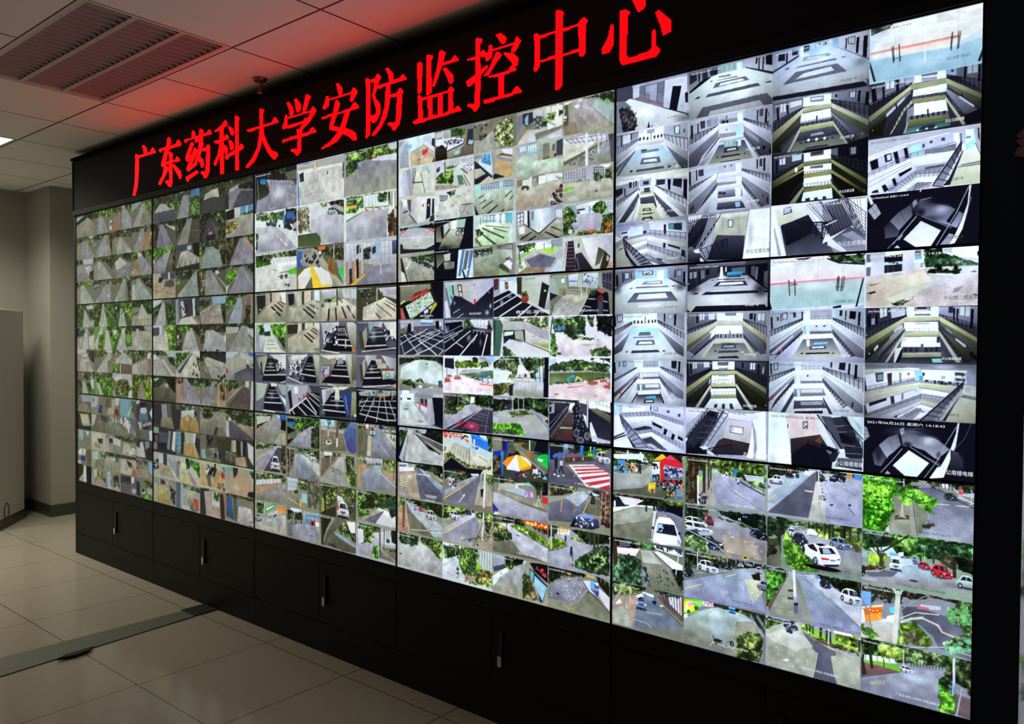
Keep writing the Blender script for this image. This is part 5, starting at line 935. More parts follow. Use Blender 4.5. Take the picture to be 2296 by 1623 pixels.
'4121':'B 777;P bbb 1,14 49,14 49,60 5,61;P 9a9 49,9 102,12 106,76 56,71;G 364 7b4 109,5 200,28 197,103 148,75 110,64;P 876 200,37 214,41 204,154 187,154;P 334 214,41 247,42 248,189 204,163;P 9bb 221,128 248,140 241,173 214,157;P dde 5,66 145,83 190,110 180,143 81,179 5,112;L dde 12 52,10 56,117;L ccd 8.2 97,15 99,102;I 334 40 6.4 60,91 152,94 162,138 81,152;I 556 16 5.4 120,99 152,103 148,134 124,131;P 24a 159,119 176,112 180,127 162,129;I a54 14 4.5 138,81 186,100 186,109 141,96;G 322 544 9,132 53,121 81,161 85,244 9,247;P 332-211 5,144 74,159 82,248 6,251;P 9aa-776 82,188 193,151 173,222 85,253;P 765-554 180,170 248,180 248,260 85,253 145,228;O 7 cde 149 211 31 32;L 334 3.6 173,213 197,157;P 433 85,180 183,148 187,154 85,189',
'4122':'B bbb;P ccd 6,19 60,19 61,98 6,121;P 223 13,58 39,51 35,87 13,95;R bbc 3.7 5 3 6,29 57,23 57,74 10,76;P dde 166,15 252,24 252,139 215,117 166,55;R 556 3.6 7 3 173,26 248,32 249,81 180,50;I 889 24 6.3 180,72 248,72 249,138 222,127;P cdd-bba 163,55 184,82 181,158 157,243 118,230 125,95;P 554 163,95 180,99 218,149 208,149;P 576 146,150 174,152 191,232 160,234;P ccb 181,153 252,144 253,264 215,260;L 333 7.2 177,157 212,255;L 333 7.2 191,156 232,259;G 353 7b4 6,140 57,101 121,103 121,212 57,202 10,183;G 364 8c5 75,55 152,66 121,85 75,83;L 443 11 67,21 71,132;P a96 14,202 68,214 121,217 122,226 61,219;A 987 6,200 122,226 167,245 164,258 7,242',
'4123':'B ccc;P ddd 4,47 105,60 93,81 23,108;R 334 6.5 6 3 36,45 87,56 80,95 39,95;G 343 675 80,22 142,20 130,57 105,76;A ccb-bbb 7,129 105,76 251,90 252,270 8,259;A aaa-998 167,152 251,152 252,270 159,261;P 554 172,143 251,144 251,154 173,150;P 8b5 139,67 173,66 173,82 140,79;E 445 118 141 6.2 4.8;E 445 21 213 5.1 7.3;L dde 4.1 8,186 36,167;I 889 26 5.6 167,168 246,167 240,267 162,258;I ccc 8 13 179,43 245,42 245,73 185,68',
'4124':'B 112;P 443-887 11,59 100,25 100,89 50,187 12,181;P 112 40,55 56,50 63,148 50,162;P bcc 62,43 94,32 97,81 66,124;P bba 97,20 112,19 113,83 100,85;P eff 112,19 149,18 144,96 113,91;P bba 146,13 162,14 162,83 147,81;P 9cb 162,16 205,15 201,86 162,83;A bba-665 50,187 106,86 192,96 186,158 162,250 25,248;O 6 ddd 131 110 37 48;P 112 204,15 252,16 253,262 181,257 186,158;E 223 151 125 11 21;E bbb 151 125 7.4 15;E 223 183 134 12 22;E bbb 183 134 7.9 16;L 223 4.8 156,98 186,143;L 223 4.8 168,116 192,88;E 112 179 106 7.3 9.5;P 112 12,198 44,194 18,247 12,247;O 7 112 69 238 75 40',
'4125':'B 112;P 443-887 12,37 132,36 132,76 63,100 19,152;P bbb 63,44 107,33 104,97 70,101;P 998-665 63,108 138,109 135,164 70,174;P 112 107,41 132,36 132,100 107,97;P 112 132,20 159,20 145,237 133,236;P cde 159,16 253,16 254,255 145,261;P 57a 181,18 199,18 172,232 157,230;P 57a 232,21 253,28 221,252 209,251;I eef 14 6.3 202,29 229,25 218,212 194,178;R 445 3.9 9 0 205,29 226,28 206,180 187,178;P 332 178,177 187,178 209,251 194,254;P 112 12,160 132,172 139,261 16,266;O 6 556 107 121 25 40',
'4131':'B 776;R 667 3.5 8 3 1,12 116,22 103,61 1,114;I 223 14 6.2 4,18 110,28 64,84 11,95;P 876 90,66 145,70 113,90 31,154;G 354 786 31,105 81,107 78,149 38,151;P 8a5 51,151 81,133 94,150 51,157;A aaa-998 1,145 51,157 113,95 162,260 2,256;L ddc 2.6 67,15 64,102;G 575 bc9 161,27 230,15 231,253 178,238 123,171 116,100;G 464 8b6 190,208 230,185 231,253 193,247;L 776 2.6 78,158 25,249',
'4132':'B aa9;P 889 5,11 111,13 111,39 5,47;P cde 32,63 104,12 114,197 32,98;P 7bd-47a 52,15 101,11 104,121 45,79;I 36a 20 4.4 65,19 98,18 101,102 52,77;P 999 111,11 130,10 131,192 118,202;P 554 130,58 165,37 228,70 228,79 162,53;A b97-a96 133,71 228,130 229,241 191,228 131,183;P dde 162,6 228,19 228,66 181,41;P c65 168,37 228,66 228,73;P 889 133,54 228,105 228,126 137,72;P 223-334 5,56 35,94 115,206 111,218 6,251;A aa9 5,127 42,127 75,179 23,233 6,189;A cba 29,252 92,200 118,233 111,248 66,256;P 223 118,202 131,188 191,228 118,233;P 223 6,211 79,175 88,195 33,248 6,251',
'4133':'B abb;P bcd-9bb 7,13 234,18 234,108 7,107;R 556 5.4 8 3 48,14 151,14 151,60 48,53;R 556 5.3 6 3 179,13 234,14 234,63 179,58;P 9db 7,21 42,21 42,83 7,91;A bcb-887 7,91 117,60 234,93 235,273 14,260;O 6 dee 83 114 29 39;P 443 49,200 115,148 119,156 53,209;P 443 63,261 143,186 149,195 86,261;P 443 40,160 72,135 77,142 41,166;P 443 152,262 177,228 185,234 174,262;P 443 31,111 60,94 63,102 31,123;P 443 212,163 231,130 234,138 218,165;P 443 185,135 223,91 226,99 190,140;P 223 4,161 37,256 14,260;O 6 334 218 255 33 30',
'4134':'B bcc;P cde-9cb 8,21 118,9 229,18 230,104 118,70 8,75;R 556 5.4 9 2 60,14 224,21 224,96 61,61;P dee 135,12 157,16 155,84 135,77;P dee 169,18 191,19 186,105 166,98;P 6bc 191,22 229,22 230,82 191,68;A dec-ac9 37,72 118,74 230,112 214,260 175,270 15,264;O 5 eff 118 101 45 31;P 455 75,90 208,127 211,134 78,98;P 455 124,117 202,160 200,167 118,124;P 455 55,102 189,203 181,214 52,114;P 455 52,148 156,263 136,268 49,160;P cde 219,110 230,112 230,247 211,259;G 354 565 11,115 38,111 61,154 26,187;L 754 6.2 43,27 46,82;P 455 14,178 61,262 50,264 11,193;L c96 4.7 8,185 26,203;O 6 553 20 210 18 47',
'4135':'B 887;P bbb 136,22 230,12 231,125 175,50;R 334 6.1 7 3 142,19 230,12 230,57 153,36;A 9a9-776 9,107 119,43 181,51 214,100 198,113 153,169 148,253 10,255;G 243 685 6,36 113,19 119,43 62,59 6,59;I 334 50 7.8 6,59 113,46 113,65 9,99;I ccc 30 3.9 6,59 113,46 113,65 9,99;P 443-554 153,169 167,152 217,206 212,236 154,188;P 778 203,122 231,132 231,268 215,236;P dde 181,157 209,130 231,155 226,215;P 8a7 159,200 209,243 220,267 154,261;L dde 3.8 203,61 201,114;E 334 203 122 11 6.8;O 5 bba 119 89 40 23;L 665 3.1 15,154 91,101',
'4141':'B 887;P 778 2,32 29,26 35,101 5,174;P 334 32,19 87,23 93,105 56,130 35,94;P 8ac 45,60 66,30 66,119 48,106;P bbb 92,10 144,12 144,70 92,68;P ddc 141,4 246,18 247,160 225,174 144,77;G 464 9c6 164,62 249,54 249,90 195,101;G 4a2 9e4 164,84 195,86 205,111 200,131 165,98;R 889 5.8 3 0 159,10 214,14 217,136 159,104;P ddd 214,7 229,8 225,174 210,170;L 556 5.8 149,14 149,93;P aa8 159,104 205,147 205,161 160,122;A a98-ccc 3,248 72,135 93,149 103,166 83,256;A 776 40,140 87,96 93,156;I 334 44 6.6 92,68 139,68 139,155 93,149;I 99a 18 5.9 93,97 139,105 139,155 98,143;G 364 685 137,118 165,113 167,153 142,149;P dde 165,127 205,161 215,171 170,183;P bbb 80,167 165,156 167,186 103,192;P 776 103,188 235,177 240,190 129,218 111,242;P bcc 72,175 98,187 114,264 72,260;A bbc 114,242 245,195 250,260 130,258',
'4142':'B bba;P 889-bbb 0,12 114,0 114,73 30,109 4,132;P bdf 17,24 54,19 54,56 22,63;P dee-9bc 59,21 114,14 115,109 62,103;R 365 2.9 5 2 62,22 111,21 112,101 65,96;L 2aa 2.9 65,96 94,104;P aba-998 114,7 248,9 248,152 186,150 117,150;P 776-887 145,30 181,30 181,148 146,150;P 665 196,45 211,45 208,95 193,94;P 445 216,29 248,17 248,137 216,136;P 223 204,118 216,122 214,143 205,140;P 49c 131,69 139,68 139,83 131,83;P 223 134,34 137,35 137,46 134,45;A cdc-9a9 4,132 41,97 120,151 186,150 249,173 249,266 4,244;O 6 eff 99 178 21 37;P aca 30,109 57,101 117,154 52,144;P 665 144,132 181,130 179,148 146,150;L 998 3 30,124 47,232',
'4143':'B a98;P 776 5,22 68,9 114,11 159,12 159,67 8,70;P cdc 35,29 72,28 72,93 35,66;P ddc 71,15 87,13 87,105 74,112;P 99a 87,32 111,28 111,92 88,96;P eee 124,18 162,18 162,76 124,77;P dde 162,13 247,20 247,69 197,66 165,68;L ccb 11 162,13 165,68;I 8a7 10 7.2 216,44 247,46 247,64 216,54;A bba-987 2,87 114,93 172,70 247,73 229,118 179,224 154,256 2,241;I 223 70 8.1 222,117 247,95 248,256 185,262 198,165;I 744 16 7.2 222,126 247,113 241,165 216,151;I dde 16 6.3 172,187 217,205 210,222 179,224;I 334 16 8.4 32,66 69,83 69,106 35,94;P aab 232,244 248,238 248,265;O 5 ccb 82 132 58 37',
'4144':'B 99a;P dde 3,33 43,22 43,105 3,126;R 334 6.5 3 3 6,33 42,26 42,105 6,118;P ddd 43,17 63,16 77,148 47,115;P 223 63,16 73,18 78,148 65,136;P 9ab|dee 76,18 128,14 126,197 80,157;P eef|9ab 128,14 211,17 211,97 129,197;P 778 86,30 98,27 98,96 86,94;P eef 214,35 248,33 248,104 214,89;R 889 5.4 4 1 217,36 248,37 248,104 217,90;A aa9-776 3,117 47,115 126,201 211,102 248,113 249,256 37,262 3,220;P 334 47,115 126,197 217,99 217,107 126,210 43,119;P dde 17,138 50,134 50,190 17,194;P 223 24,227 83,183 89,189 30,238;P 223 54,255 110,212 114,219 70,262;P 223 155,196 164,191 243,250 224,254;P 223 186,161 196,156 246,197 243,203;O 4 dde 224 127 25 18',
'4145':'B aab;P eef 10,17 199,12 199,61 11,92;P bcd 155,19 249,15 249,77 199,52;R 556 3.6 10 4 193,16 249,15 249,68 199,57;G 353 7b5 7,26 110,17 103,58 24,75;G 353 6a5 37,58 71,53 71,81 44,87;P ad4-8b4 4,129 110,59 117,73 11,148;P ad5 133,71 212,63 234,75 187,114 136,89;L dde 3.7 130,84 190,123 243,81;L dde 4.7 4,157 123,70;L 554 5.5 155,28 156,74;L 554 5.4 195,25 198,79;A aaa-998 11,158 123,88 194,128 243,103 200,215 72,248 18,252 5,222;A 667 58,144 130,107 219,145 188,213 85,203;A 876 51,199 162,211 156,256 12,256;P bcd 225,164 250,140 250,247 182,258;L 223 8.4 14,18 28,197;P ddd 15,214 45,134 58,200 18,238;G 4a3 7d4 18,196 41,184 51,204 25,220',
'4151':'B 998;G 243 575 90,8 246,1 247,102 211,49 137,17;P eee -1,12 52,9 14,31;A a9a-998 52,16 114,16 184,36 247,116 248,265 68,259 43,153;A 9aa 119,52 165,34 247,123 248,231;P 8a6 151,25 184,33 243,94 234,98;I 334 10 6.9 179,25 211,43 206,55 179,42;P 887|aa9 19,32 52,16 58,165 24,168;P 554 14,24 23,34 29,198 5,240 -1,47;I dde 10 8.5 -1,47 14,52 14,144 2,140;P dde 55,45 79,46 79,67 57,66;A 876 0,189 58,158 78,255 5,254;L ccc 3.5 100,67 147,103 115,134;E bbb 106 140 9.4 9.7;E 998 106 140 6.1 6.3;L 665 3.5 124,54 243,250;I eee 8 8.4 76,10 90,11 91,29 76,24',
'4152':'B 998;P dde-ccd 0,31 111,28 217,46 217,94 111,84 5,83;R 556 5 9 2 15,36 212,48 213,92 44,72;A ccb-bba 0,74 120,80 167,90 116,134 1,209;P 665 1,195 111,140 213,92 222,105 6,225;A 99a-887 6,225 176,123 235,92 236,262 93,246;I 665 40 5.7 16,220 167,141 168,210 74,235;P 556 221,54 248,55 245,257 236,262;L dde 24 117,23 118,246;L ccd 12 174,33 175,171;L ccd 8.2 195,40 196,135;L ccd 6.1 206,43 206,111;L bbc 4.8 217,46 217,87;P 445 221,51 244,54 240,100 224,95',
'4153':'B 998;P bbb-aab 0,16 152,1 209,32 198,98 152,109 0,87;R 667 5.3 12 4 3,17 152,18 152,96 3,79;P aab 111,-1 152,1 152,105 117,88;R 445 5.2 5 4 155,19 198,30 198,107 155,97;G 353 575 209,49 237,39 241,133 207,100;P eef 180,8 237,14 220,35 203,31;G 464 686 152,61 175,58 198,98 187,113 152,109;A bba-998 0,105 152,113 232,114 241,150 238,252 1,239;O 5 ddd 152 156 69 35;P 8b5 0,141 46,133 64,150 3,172;L ddd 3.6 0,176 64,155;E 334 166 191 6.3 5.2;L dca 2.7 28,226 94,196;L dca 2.6 52,240 106,216;L aa9 2.6 70,182 165,262;I 443 14 5.3 46,89 221,112 221,129 52,99',
'4154':'B 9aa;P eef-dde 71,29 159,11 216,14 216,82 142,95 71,99;P 334 71,55 112,54 110,67 71,66;P 556 71,68 86,71 86,93 71,92;R 778 3.5 6 0 77,34 124,30 124,48 77,52;P 5aa 130,40 139,40 139,90 130,88;G 353 6a5 139,68 165,21 210,13 219,83 194,108 153,88;P ccd 219,10 244,11 245,113 222,92;R 778 3.4 4 4 221,15 244,16 245,96 222,92;A bbc-99a 44,147 77,100 154,101 188,112 194,164 177,221 54,220;G 364 9b6 1,42 35,22 71,99 65,142 35,146 5,176;G 353 685 1,122 35,119 60,220 2,247;G 574 ab6 60,220 143,216 240,257 189,266 72,249;G 464 7a5 194,121 245,105 246,266 189,240;I d63 14 10 211,150 234,162 229,247 212,244;I c65 10 7.8 125,204 166,220 160,236 131,231;E ccb 40 213 12 19;G 243 464 35,128 71,126 71,152 41,156',
'4155':'B bbb;P ccc 2,15 24,9 24,71 6,87;P bba-ccc 60,15 108,13 96,107 67,130;P eee|aab 96,20 246,20 244,186 178,92 161,237 126,155;P aab 234,23 246,16 244,186;P 363 76,57 87,55 87,84 77,86;P dcb-cba 66,121 96,116 132,182 161,228 156,254 114,188 73,131;P 334-223 67,130 96,121 156,254 121,259 67,245;P 323 18,35 54,31 67,245 9,257;R ccb 4.4 12 0 24,36 24,45 13,257 9,257;L bba 2.7 21,53 54,53;L bba 2.7 19,80 55,80;L bba 2.7 18,106 57,107;L bba 2.7 17,133 59,133;L bba 2.7 15,159 61,160;L bba 2.7 14,186 63,188;L bba 2.7 12,212 65,214;L 223 6.2 54,31 67,218;P 443-665 178,92 207,122 184,213 161,228;P 332 207,122 235,168 219,260 185,248;P ba9 218,157 230,176 224,201 216,191;P b87 210,259 241,194 244,271;L 998 4.4 73,157 85,238',
'4211':'B 221;P 887-665 11,11 179,11 184,44 61,123 12,141;P 933-c44 72,90 163,40 174,57 169,66 67,123;P 623 94,71 126,57 121,73 83,94;P cc8 12,134 37,115 39,125 14,148;P 112 182,5 251,4 252,251 132,253 205,164 221,152;P 112 23,148 45,136 62,251 40,251;I e65 16 4.7 67,117 161,69 165,79 67,127;P bcb 41,159 179,64 201,137 73,255;I 686 60 5.4 41,159 179,64 201,137 73,255;I eef 40 4.1 41,159 179,64 201,137 73,255;I 565 30 3.4 41,159 179,64 201,137 73,255;P 34a 140,194 169,175 174,208 148,227;P dcd 145,197 166,182 169,205 149,217;P 334 169,175 190,153 195,170 177,192;P dda 172,175 189,158 191,168 175,189;P aa4 195,150 213,138 216,158 180,222 177,215;P 785 138,254 169,228 180,255;P b55 12,175 23,168 45,251 17,250;O 5 112 221 67 31 65;N 教学区-图书馆监控中心 0 500 780 950 60',
'4212':'B 556;P 99a 12,3 254,7 255,46 12,54;P bde 127,3 195,9 195,38 127,37;P 57a 127,23 195,28 195,38 127,37;P 9ab 15,27 40,21 43,69 15,82;P 112 56,35 73,29 79,110 51,116;P aab 73,22 89,19 89,76 76,103;P 112 208,19 226,16 229,72 211,71;P bdf 229,23 239,23 239,52 230,55;P aab 239,20 254,20 255,85 242,78;P 665 12,68 51,55 51,109 12,102;E e73 44 65 3.9 12;P 223-334 12,102 100,83 216,71 255,85 255,247 13,256;L cdd 5.4 34,102 122,254;L bcc 4.8 15,123 51,109;L cdd 6.1 35,245 84,207 154,150 232,98;L cdd 5.5 12,177 100,110;L ccd 4.1 62,103 258,221;L ccd 4 89,96 257,163;L bcc 3.3 122,87 257,130;L cdd 6.7 95,251 180,203 257,137;L cdd 6 164,71 89,123;L cdd 5.9 227,248 258,208;L ddd 7.4 117,150 186,216 217,251;L ccd 4.8 15,150 35,252;L bcc 4 122,157 196,104 232,78;L bcc 3.3 143,103 89,83;L ccd 4.6 206,71 257,104;L ccd 5.4 62,164 133,123 206,84;O 6 99b 122 217 27 33;O 5 cce 180 97 31 26;E e35 123 77 3.7 4.7;E e35 133 75 3.7 4.7',
'4213':'B 998;P 223-334 7,15 253,9 253,74 207,36 133,32 46,55 7,77;G 232 454 35,18 207,10 227,42 46,55;A cdd-bcc 18,90 90,40 133,31 207,40 243,81 253,204 155,197 13,165;O 7 eef 170 137 62 53;P 334 157,58 168,56 168,64 157,64;L eee 2.6 202,63 184,202;O 4 99a 35 130 22 34;A 998-776 7,172 155,191 253,204 253,237 8,255;G 242 565 24,185 74,175 117,213 101,228 24,206;G 353 676 96,174 128,162 149,191 101,187;P eef 117,213 139,212 136,227 117,227;P dde 158,230 192,215 205,227 202,239 155,237;P 556 223,173 243,169 253,237 228,232;P 99a 63,237 253,217 253,243 74,250;P 112 227,16 253,16 253,74',
'4214':'B 99a;P eff 24,0 63,-3 69,21 24,31;P bbb-99a 69,0 118,3 91,46;P 99a-776 101,5 192,18 192,51 96,39;P dee 13,32 91,19 96,79 13,86;P 334 52,52 74,51 74,64 53,66;P 334 16,52 22,52 22,72 16,73;P 334 128,49 166,53 166,99 129,83;R 9aa 8.1 4 0 99,52 171,52 182,217 102,105;P d34 107,75 166,96 166,113 107,85;P dde-ccd 104,85 166,113 163,153 110,111;P aab 166,50 192,44 185,223 166,206;P 887 118,50 128,49 129,143 119,137;P 112 192,37 254,39 254,241 208,234 203,149;P bbb 197,17 254,13 254,32 197,37;A cdd-bbb 11,87 85,80 123,144 182,230 11,248;O 6 654 129 210 32 13;P 667 33,132 63,123 61,133 33,139;P 776 41,104 69,102 69,106 41,108;O 5 eef 53 165 27 41;P 222 187,226 254,221 254,248',
'4221':'B 889;P abb 6,17 76,10 76,100 37,168;P 8ba 21,44 51,27 57,124 37,155;P 334 44,33 51,31 56,98 49,98;P aaa|bbb 56,15 148,10 154,164 101,120 96,107 61,86;P bbc|aac 148,7 248,6 248,55 154,164;L 889 1.9 100,44 148,45;L 889 1.9 101,82 151,86;L 99a 1.9 153,73 246,18;L 99a 1.9 153,117 246,37;P 223 72,32 92,29 101,115 84,116;P ccb 77,39 88,37 92,72 81,73;P ccb 82,81 93,80 98,109 86,110;P 112-334 37,168 56,98 101,120 156,164 248,52 249,255 37,245;P ccd 7,140 17,128 40,245 12,248;L 445 1.9 52,207 200,114;L 445 1.9 106,127 192,225;L dde 3.9 52,217 84,192;L dde 3.8 69,253 103,222;O 8 ace 219 220 16 25;O 7 cde 235 178 9.1 25;O 6 bcc 57 150 9.9 19;O 6 abc 228 91 6.9 12;P d23 154,133 163,127 165,155 156,164;E d33 156 38 2.8 5.6;P c94 167,88 175,86 175,98 167,100;I 36a 6 4.5 37,103 47,104 47,130 37,129;L 334 6.5 14,50 37,187;N 教学区-图书馆前厅 0 530 770 925 55',
'4222':'B 556;P 99a 7,20 106,13 106,61 12,98;P 112 7,33 96,23 101,74 27,105;G 354 8b7 111,13 247,14 247,39 116,74;P eef-bcd 140,11 224,14 224,75 154,62;R 99a 3.1 5 2 154,15 224,17 224,69 157,62;P 223 220,51 238,45 240,76 222,82;P aaa 224,14 247,14 247,82 240,63;P 36a 20,53 27,50 30,85 22,92;P 223-112 7,98 106,74 149,62 201,94 250,101 250,242 8,251;L cdc 7.1 10,221 138,87;L ddc 9.6 87,249 171,112;L ddc 10 197,246 220,113;L ccd 5.2 7,137 101,80;L bcc 3.9 7,124 57,92;L bcc 3.2 10,104 96,48;L ccc 5.8 67,163 102,194;L bcc 5.2 7,163 77,105;L bcc 4.5 35,111 57,150;O 5 99b 131 137 19 38;L ccc 3.2 126,137 135,118;L ccc 4.4 150,162 164,137;P 112 149,81 164,75 166,112 154,112;P 112 171,87 178,84 178,137;P 112 187,87 194,84 194,131;P 112 199,94 211,88 206,150 198,144;R cdd 3.8 4 1 154,81 208,94 208,112 154,100;E e44 208 99 2.8 5;P ddd 240,94 250,76 250,242 237,245;O 4 cce 188 162 9.3 37',
'4223':'B def;P 223 8,15 55,14 58,91 8,80;P ccd 102,3 239,3 239,53 183,30;P aab 179,5 211,4 244,53 230,53;R 778 2.5 8 3 183,8 239,16 239,59 188,36;P 8cf 202,1 250,0 250,46;G 7a3 ad5 58,40 136,28 188,42 183,73 107,83 63,78;G 464 7a5 183,42 221,38 230,72 193,82;G 243 353 148,15 164,5 181,23 174,42 155,40;P dde 8,93 107,83 230,84 8,119;P aaa 107,89 230,87 78,119;P 685-566 78,122 239,90 251,92 251,145 155,141;P ccc 122,70 126,69 127,98 122,98;O 4 cdc 179 111 28 13;G 464 686 107,134 202,147 203,157 155,153;A ece-edd 8,139 78,129 189,161 251,157 251,243 6,250;P b65-a54 8,152 31,147 41,176 8,183;P b65 21,128 43,127 46,143 23,145;P b65-a54 56,146 78,135 93,147 90,157 58,159;P 8a5 58,133 88,128 88,138 58,141;L 332 4.5 73,27 73,129;L 332 3.9 19,80 19,145;L 26c 8.1 200,166 197,129 220,115 223,134;L dc7 6.2 212,175 228,127 249,157;L 26c 5.6 223,146 228,171 221,177;P e64 186,177 249,185 249,192 188,185;E 99a 101 182 6.8 3.8;O 4 fff 83 186 49 26;N 人工湖 1 715 790 910 60',
'4224':'B 889;G 121 464 9,12 249,0 249,86 194,73 9,117;G 354 8b7 78,7 165,0 166,57 79,58;P eef 142,15 161,19 156,58 137,59;G 232 454 9,12 78,7 39,88;A aab-99a 6,143 79,97 137,66 166,66 199,91 9,234;A 445-334 199,91 249,99 250,247 9,247 79,187;G 342 685 9,104 108,75 79,135 9,149;G 7a3 9c5 64,98 103,88 113,100 79,110;P 332 29,115 54,106 54,115 39,120;L 332 5.2 44,3 45,113;L 889 4.5 78,7 79,84;L 889 4.5 109,11 110,87;L 332 3.2 19,31 22,102;L ccd 3.9 40,243 108,183 199,91;L ccd 3.3 9,240 89,179;L bbc 2.5 231,88 213,246;L aab 1.9 137,154 217,170;L aab 1.9 156,133 217,152;L aab 1.9 166,120 222,132;L aab 1.9 118,182 231,206;G 7a3 ac5 161,67 212,77 208,87 166,76;O 4 ccd 118 118 29 25;P a24-c45 72,200 99,181 118,182 84,215;P 223 84,215 128,181 137,180 104,216;P b35-835 104,216 133,180 171,188 185,212 176,244 133,231;O 5 ecd 147 210 19 16;P 223 79,219 138,240 109,253 74,226;L 889 2.6 99,223 109,241',
'4231':'B 99a;P cde 28,9 108,7 108,106 64,79 29,100;P 533 -21,11 22,8 22,76 2,80;P 332 106,7 128,6 128,119 107,106;P aba|ccc 128,6 248,8 248,133 222,218 155,162 128,125;P 222 216,43 247,69 226,219 200,197;P ddc 226,93 232,92 234,103 224,102;L 999 1.8 129,60 213,60;L 999 1.8 130,107 205,124;P 112-223 -21,128 69,82 160,163 251,237 249,257 -21,251;L cdd 5.6 -23,134 69,82;L cdd 6.2 -23,177 86,101;L cdd 7.4 -21,221 106,121;L dee 8.6 29,247 132,158;L ccd 11 109,256 170,184;L dde 9.7 69,78 160,168;L ccc 15 160,165 251,237;L bbc 8.3 181,258 206,218;O 7 abd 38 162 13 37;O 6 99b 73 122 18 24;P b54-843 51,53 69,49 69,76 53,78;G 354 8a6 51,29 69,31 69,52 51,53;P b54-733 126,125 159,121 159,151 147,171 126,161;L 622 1.8 126,140 159,134;L 622 1.8 126,152 155,147;G 354 bc8 127,95 155,91 157,124 130,128;Z 1 1 44;N 教学区-图书馆 0 415 1000 935 85',
'4232':'B ccd;P 465 -20,14 25,6 45,52 30,248 -20,249;P 344 -16,26 11,15 8,174 -20,205;G 576 ac9 47,10 243,7 247,86 202,79 160,43 74,29;P bbb-99a 45,25 152,34 215,79 247,89 248,141 211,135 143,81 45,83;L 887 2.4 45,83 143,83 211,137 248,141;P 112-334 45,86 143,84 146,159 74,141 52,168 48,168;P cec 49,95 92,92 90,113 50,122;P 9a9 96,89 135,87 140,156 101,138;P ddd-bbb 146,84 215,138 248,144 248,161 161,161 146,156;P ccd-ddd 48,174 79,144 146,162 248,225 248,243 110,246 70,222;P ba7 161,161 248,164 248,205 194,179;P 8a5 211,173 244,173 248,202 215,191;L 223 5.4 146,159 244,214 248,219;L eee 3 152,159 248,208;G 353 586 44,192 57,186 105,243 44,247;O 5 665 118 150 26 18;E 334 184 124 1.7 4.1;Z 0 0 44',
'4233':'B bcd;G 343 686 30,10 118,-5 119,96 91,110 68,86 -22,70;P dee -24,90 87,94 82,161 -24,174;P eef 114,52 159,51 159,107 110,109;G 243 575 123,8 246,2 246,90 181,99 141,70;P ddd 203,61 233,48 233,91 203,105;P cba 164,88 186,81 181,131 168,137;G 343 585 168,100 190,93 190,136 173,137;G 343 ab5 68,118 105,109 105,135 68,143;A ccc-aab 101,141 119,109 155,101 181,149 221,178 230,245 92,243 87,212;A 998 92,215 221,215 230,248 87,247;O 5 eee 142 170 31 31;G 452 675 -24,181 31,171 96,167 92,212 41,247 -23,259;L 334 2.5 101,132 216,126;R 778 2.5 5 0 101,135 225,131 225,208 92,212;L 889 3.2 92,210 221,205;L 778 2.5 110,153 181,152;L 332 4.9 207,6 210,147;L 332 6.1 222,5 225,153;P 112 229,5 246,2 247,243 225,245;L 332 4.3 189,31 190,142;K eef f 114 106 127 131;K 223 f 141 104 153 126;L 443 5.1 87,53 87,110;P 223 73,181 89,177 92,243 74,248;P ddd 168,137 186,133 186,149 168,150;L 112 5.8 -22,-1 2,50 40,4',
'4234':'B 99a;G 121 343 -21,28 247,-7 245,116 169,74 79,77 -21,113;G 243 585 160,13 247,12 243,73 169,56;P 334 51,54 83,45 83,83 51,86;P aba 32,101 65,85 69,129 -20,165;A aab-99a -20,152 69,104 196,109 243,159 246,238 152,233 -20,191;P aaa 69,129 191,106 222,118 246,208 152,214 -16,178;A 778 187,91 243,141 246,183 213,138;O 5 ccd 143 159 44 25;G 685 9b7 67,97 147,83 191,103 79,128;L cca 2.6 69,124 191,106;L 556 2.5 102,100 120,98;L ccc 5.7 90,0 92,95;L bbb 5 116,1 117,73;L ccc 5 139,-4 139,84;L 778 4.5 84,19 85,83;E eef 59 71 2.3 3.2;P ddb 226,124 243,116 246,159 228,149;G 243 465 230,124 245,119 246,159 233,151;G 4b2 7e3 -23,185 116,165 138,197 152,233 -22,244;G 353 575 -15,217 102,205 111,235 -20,243',
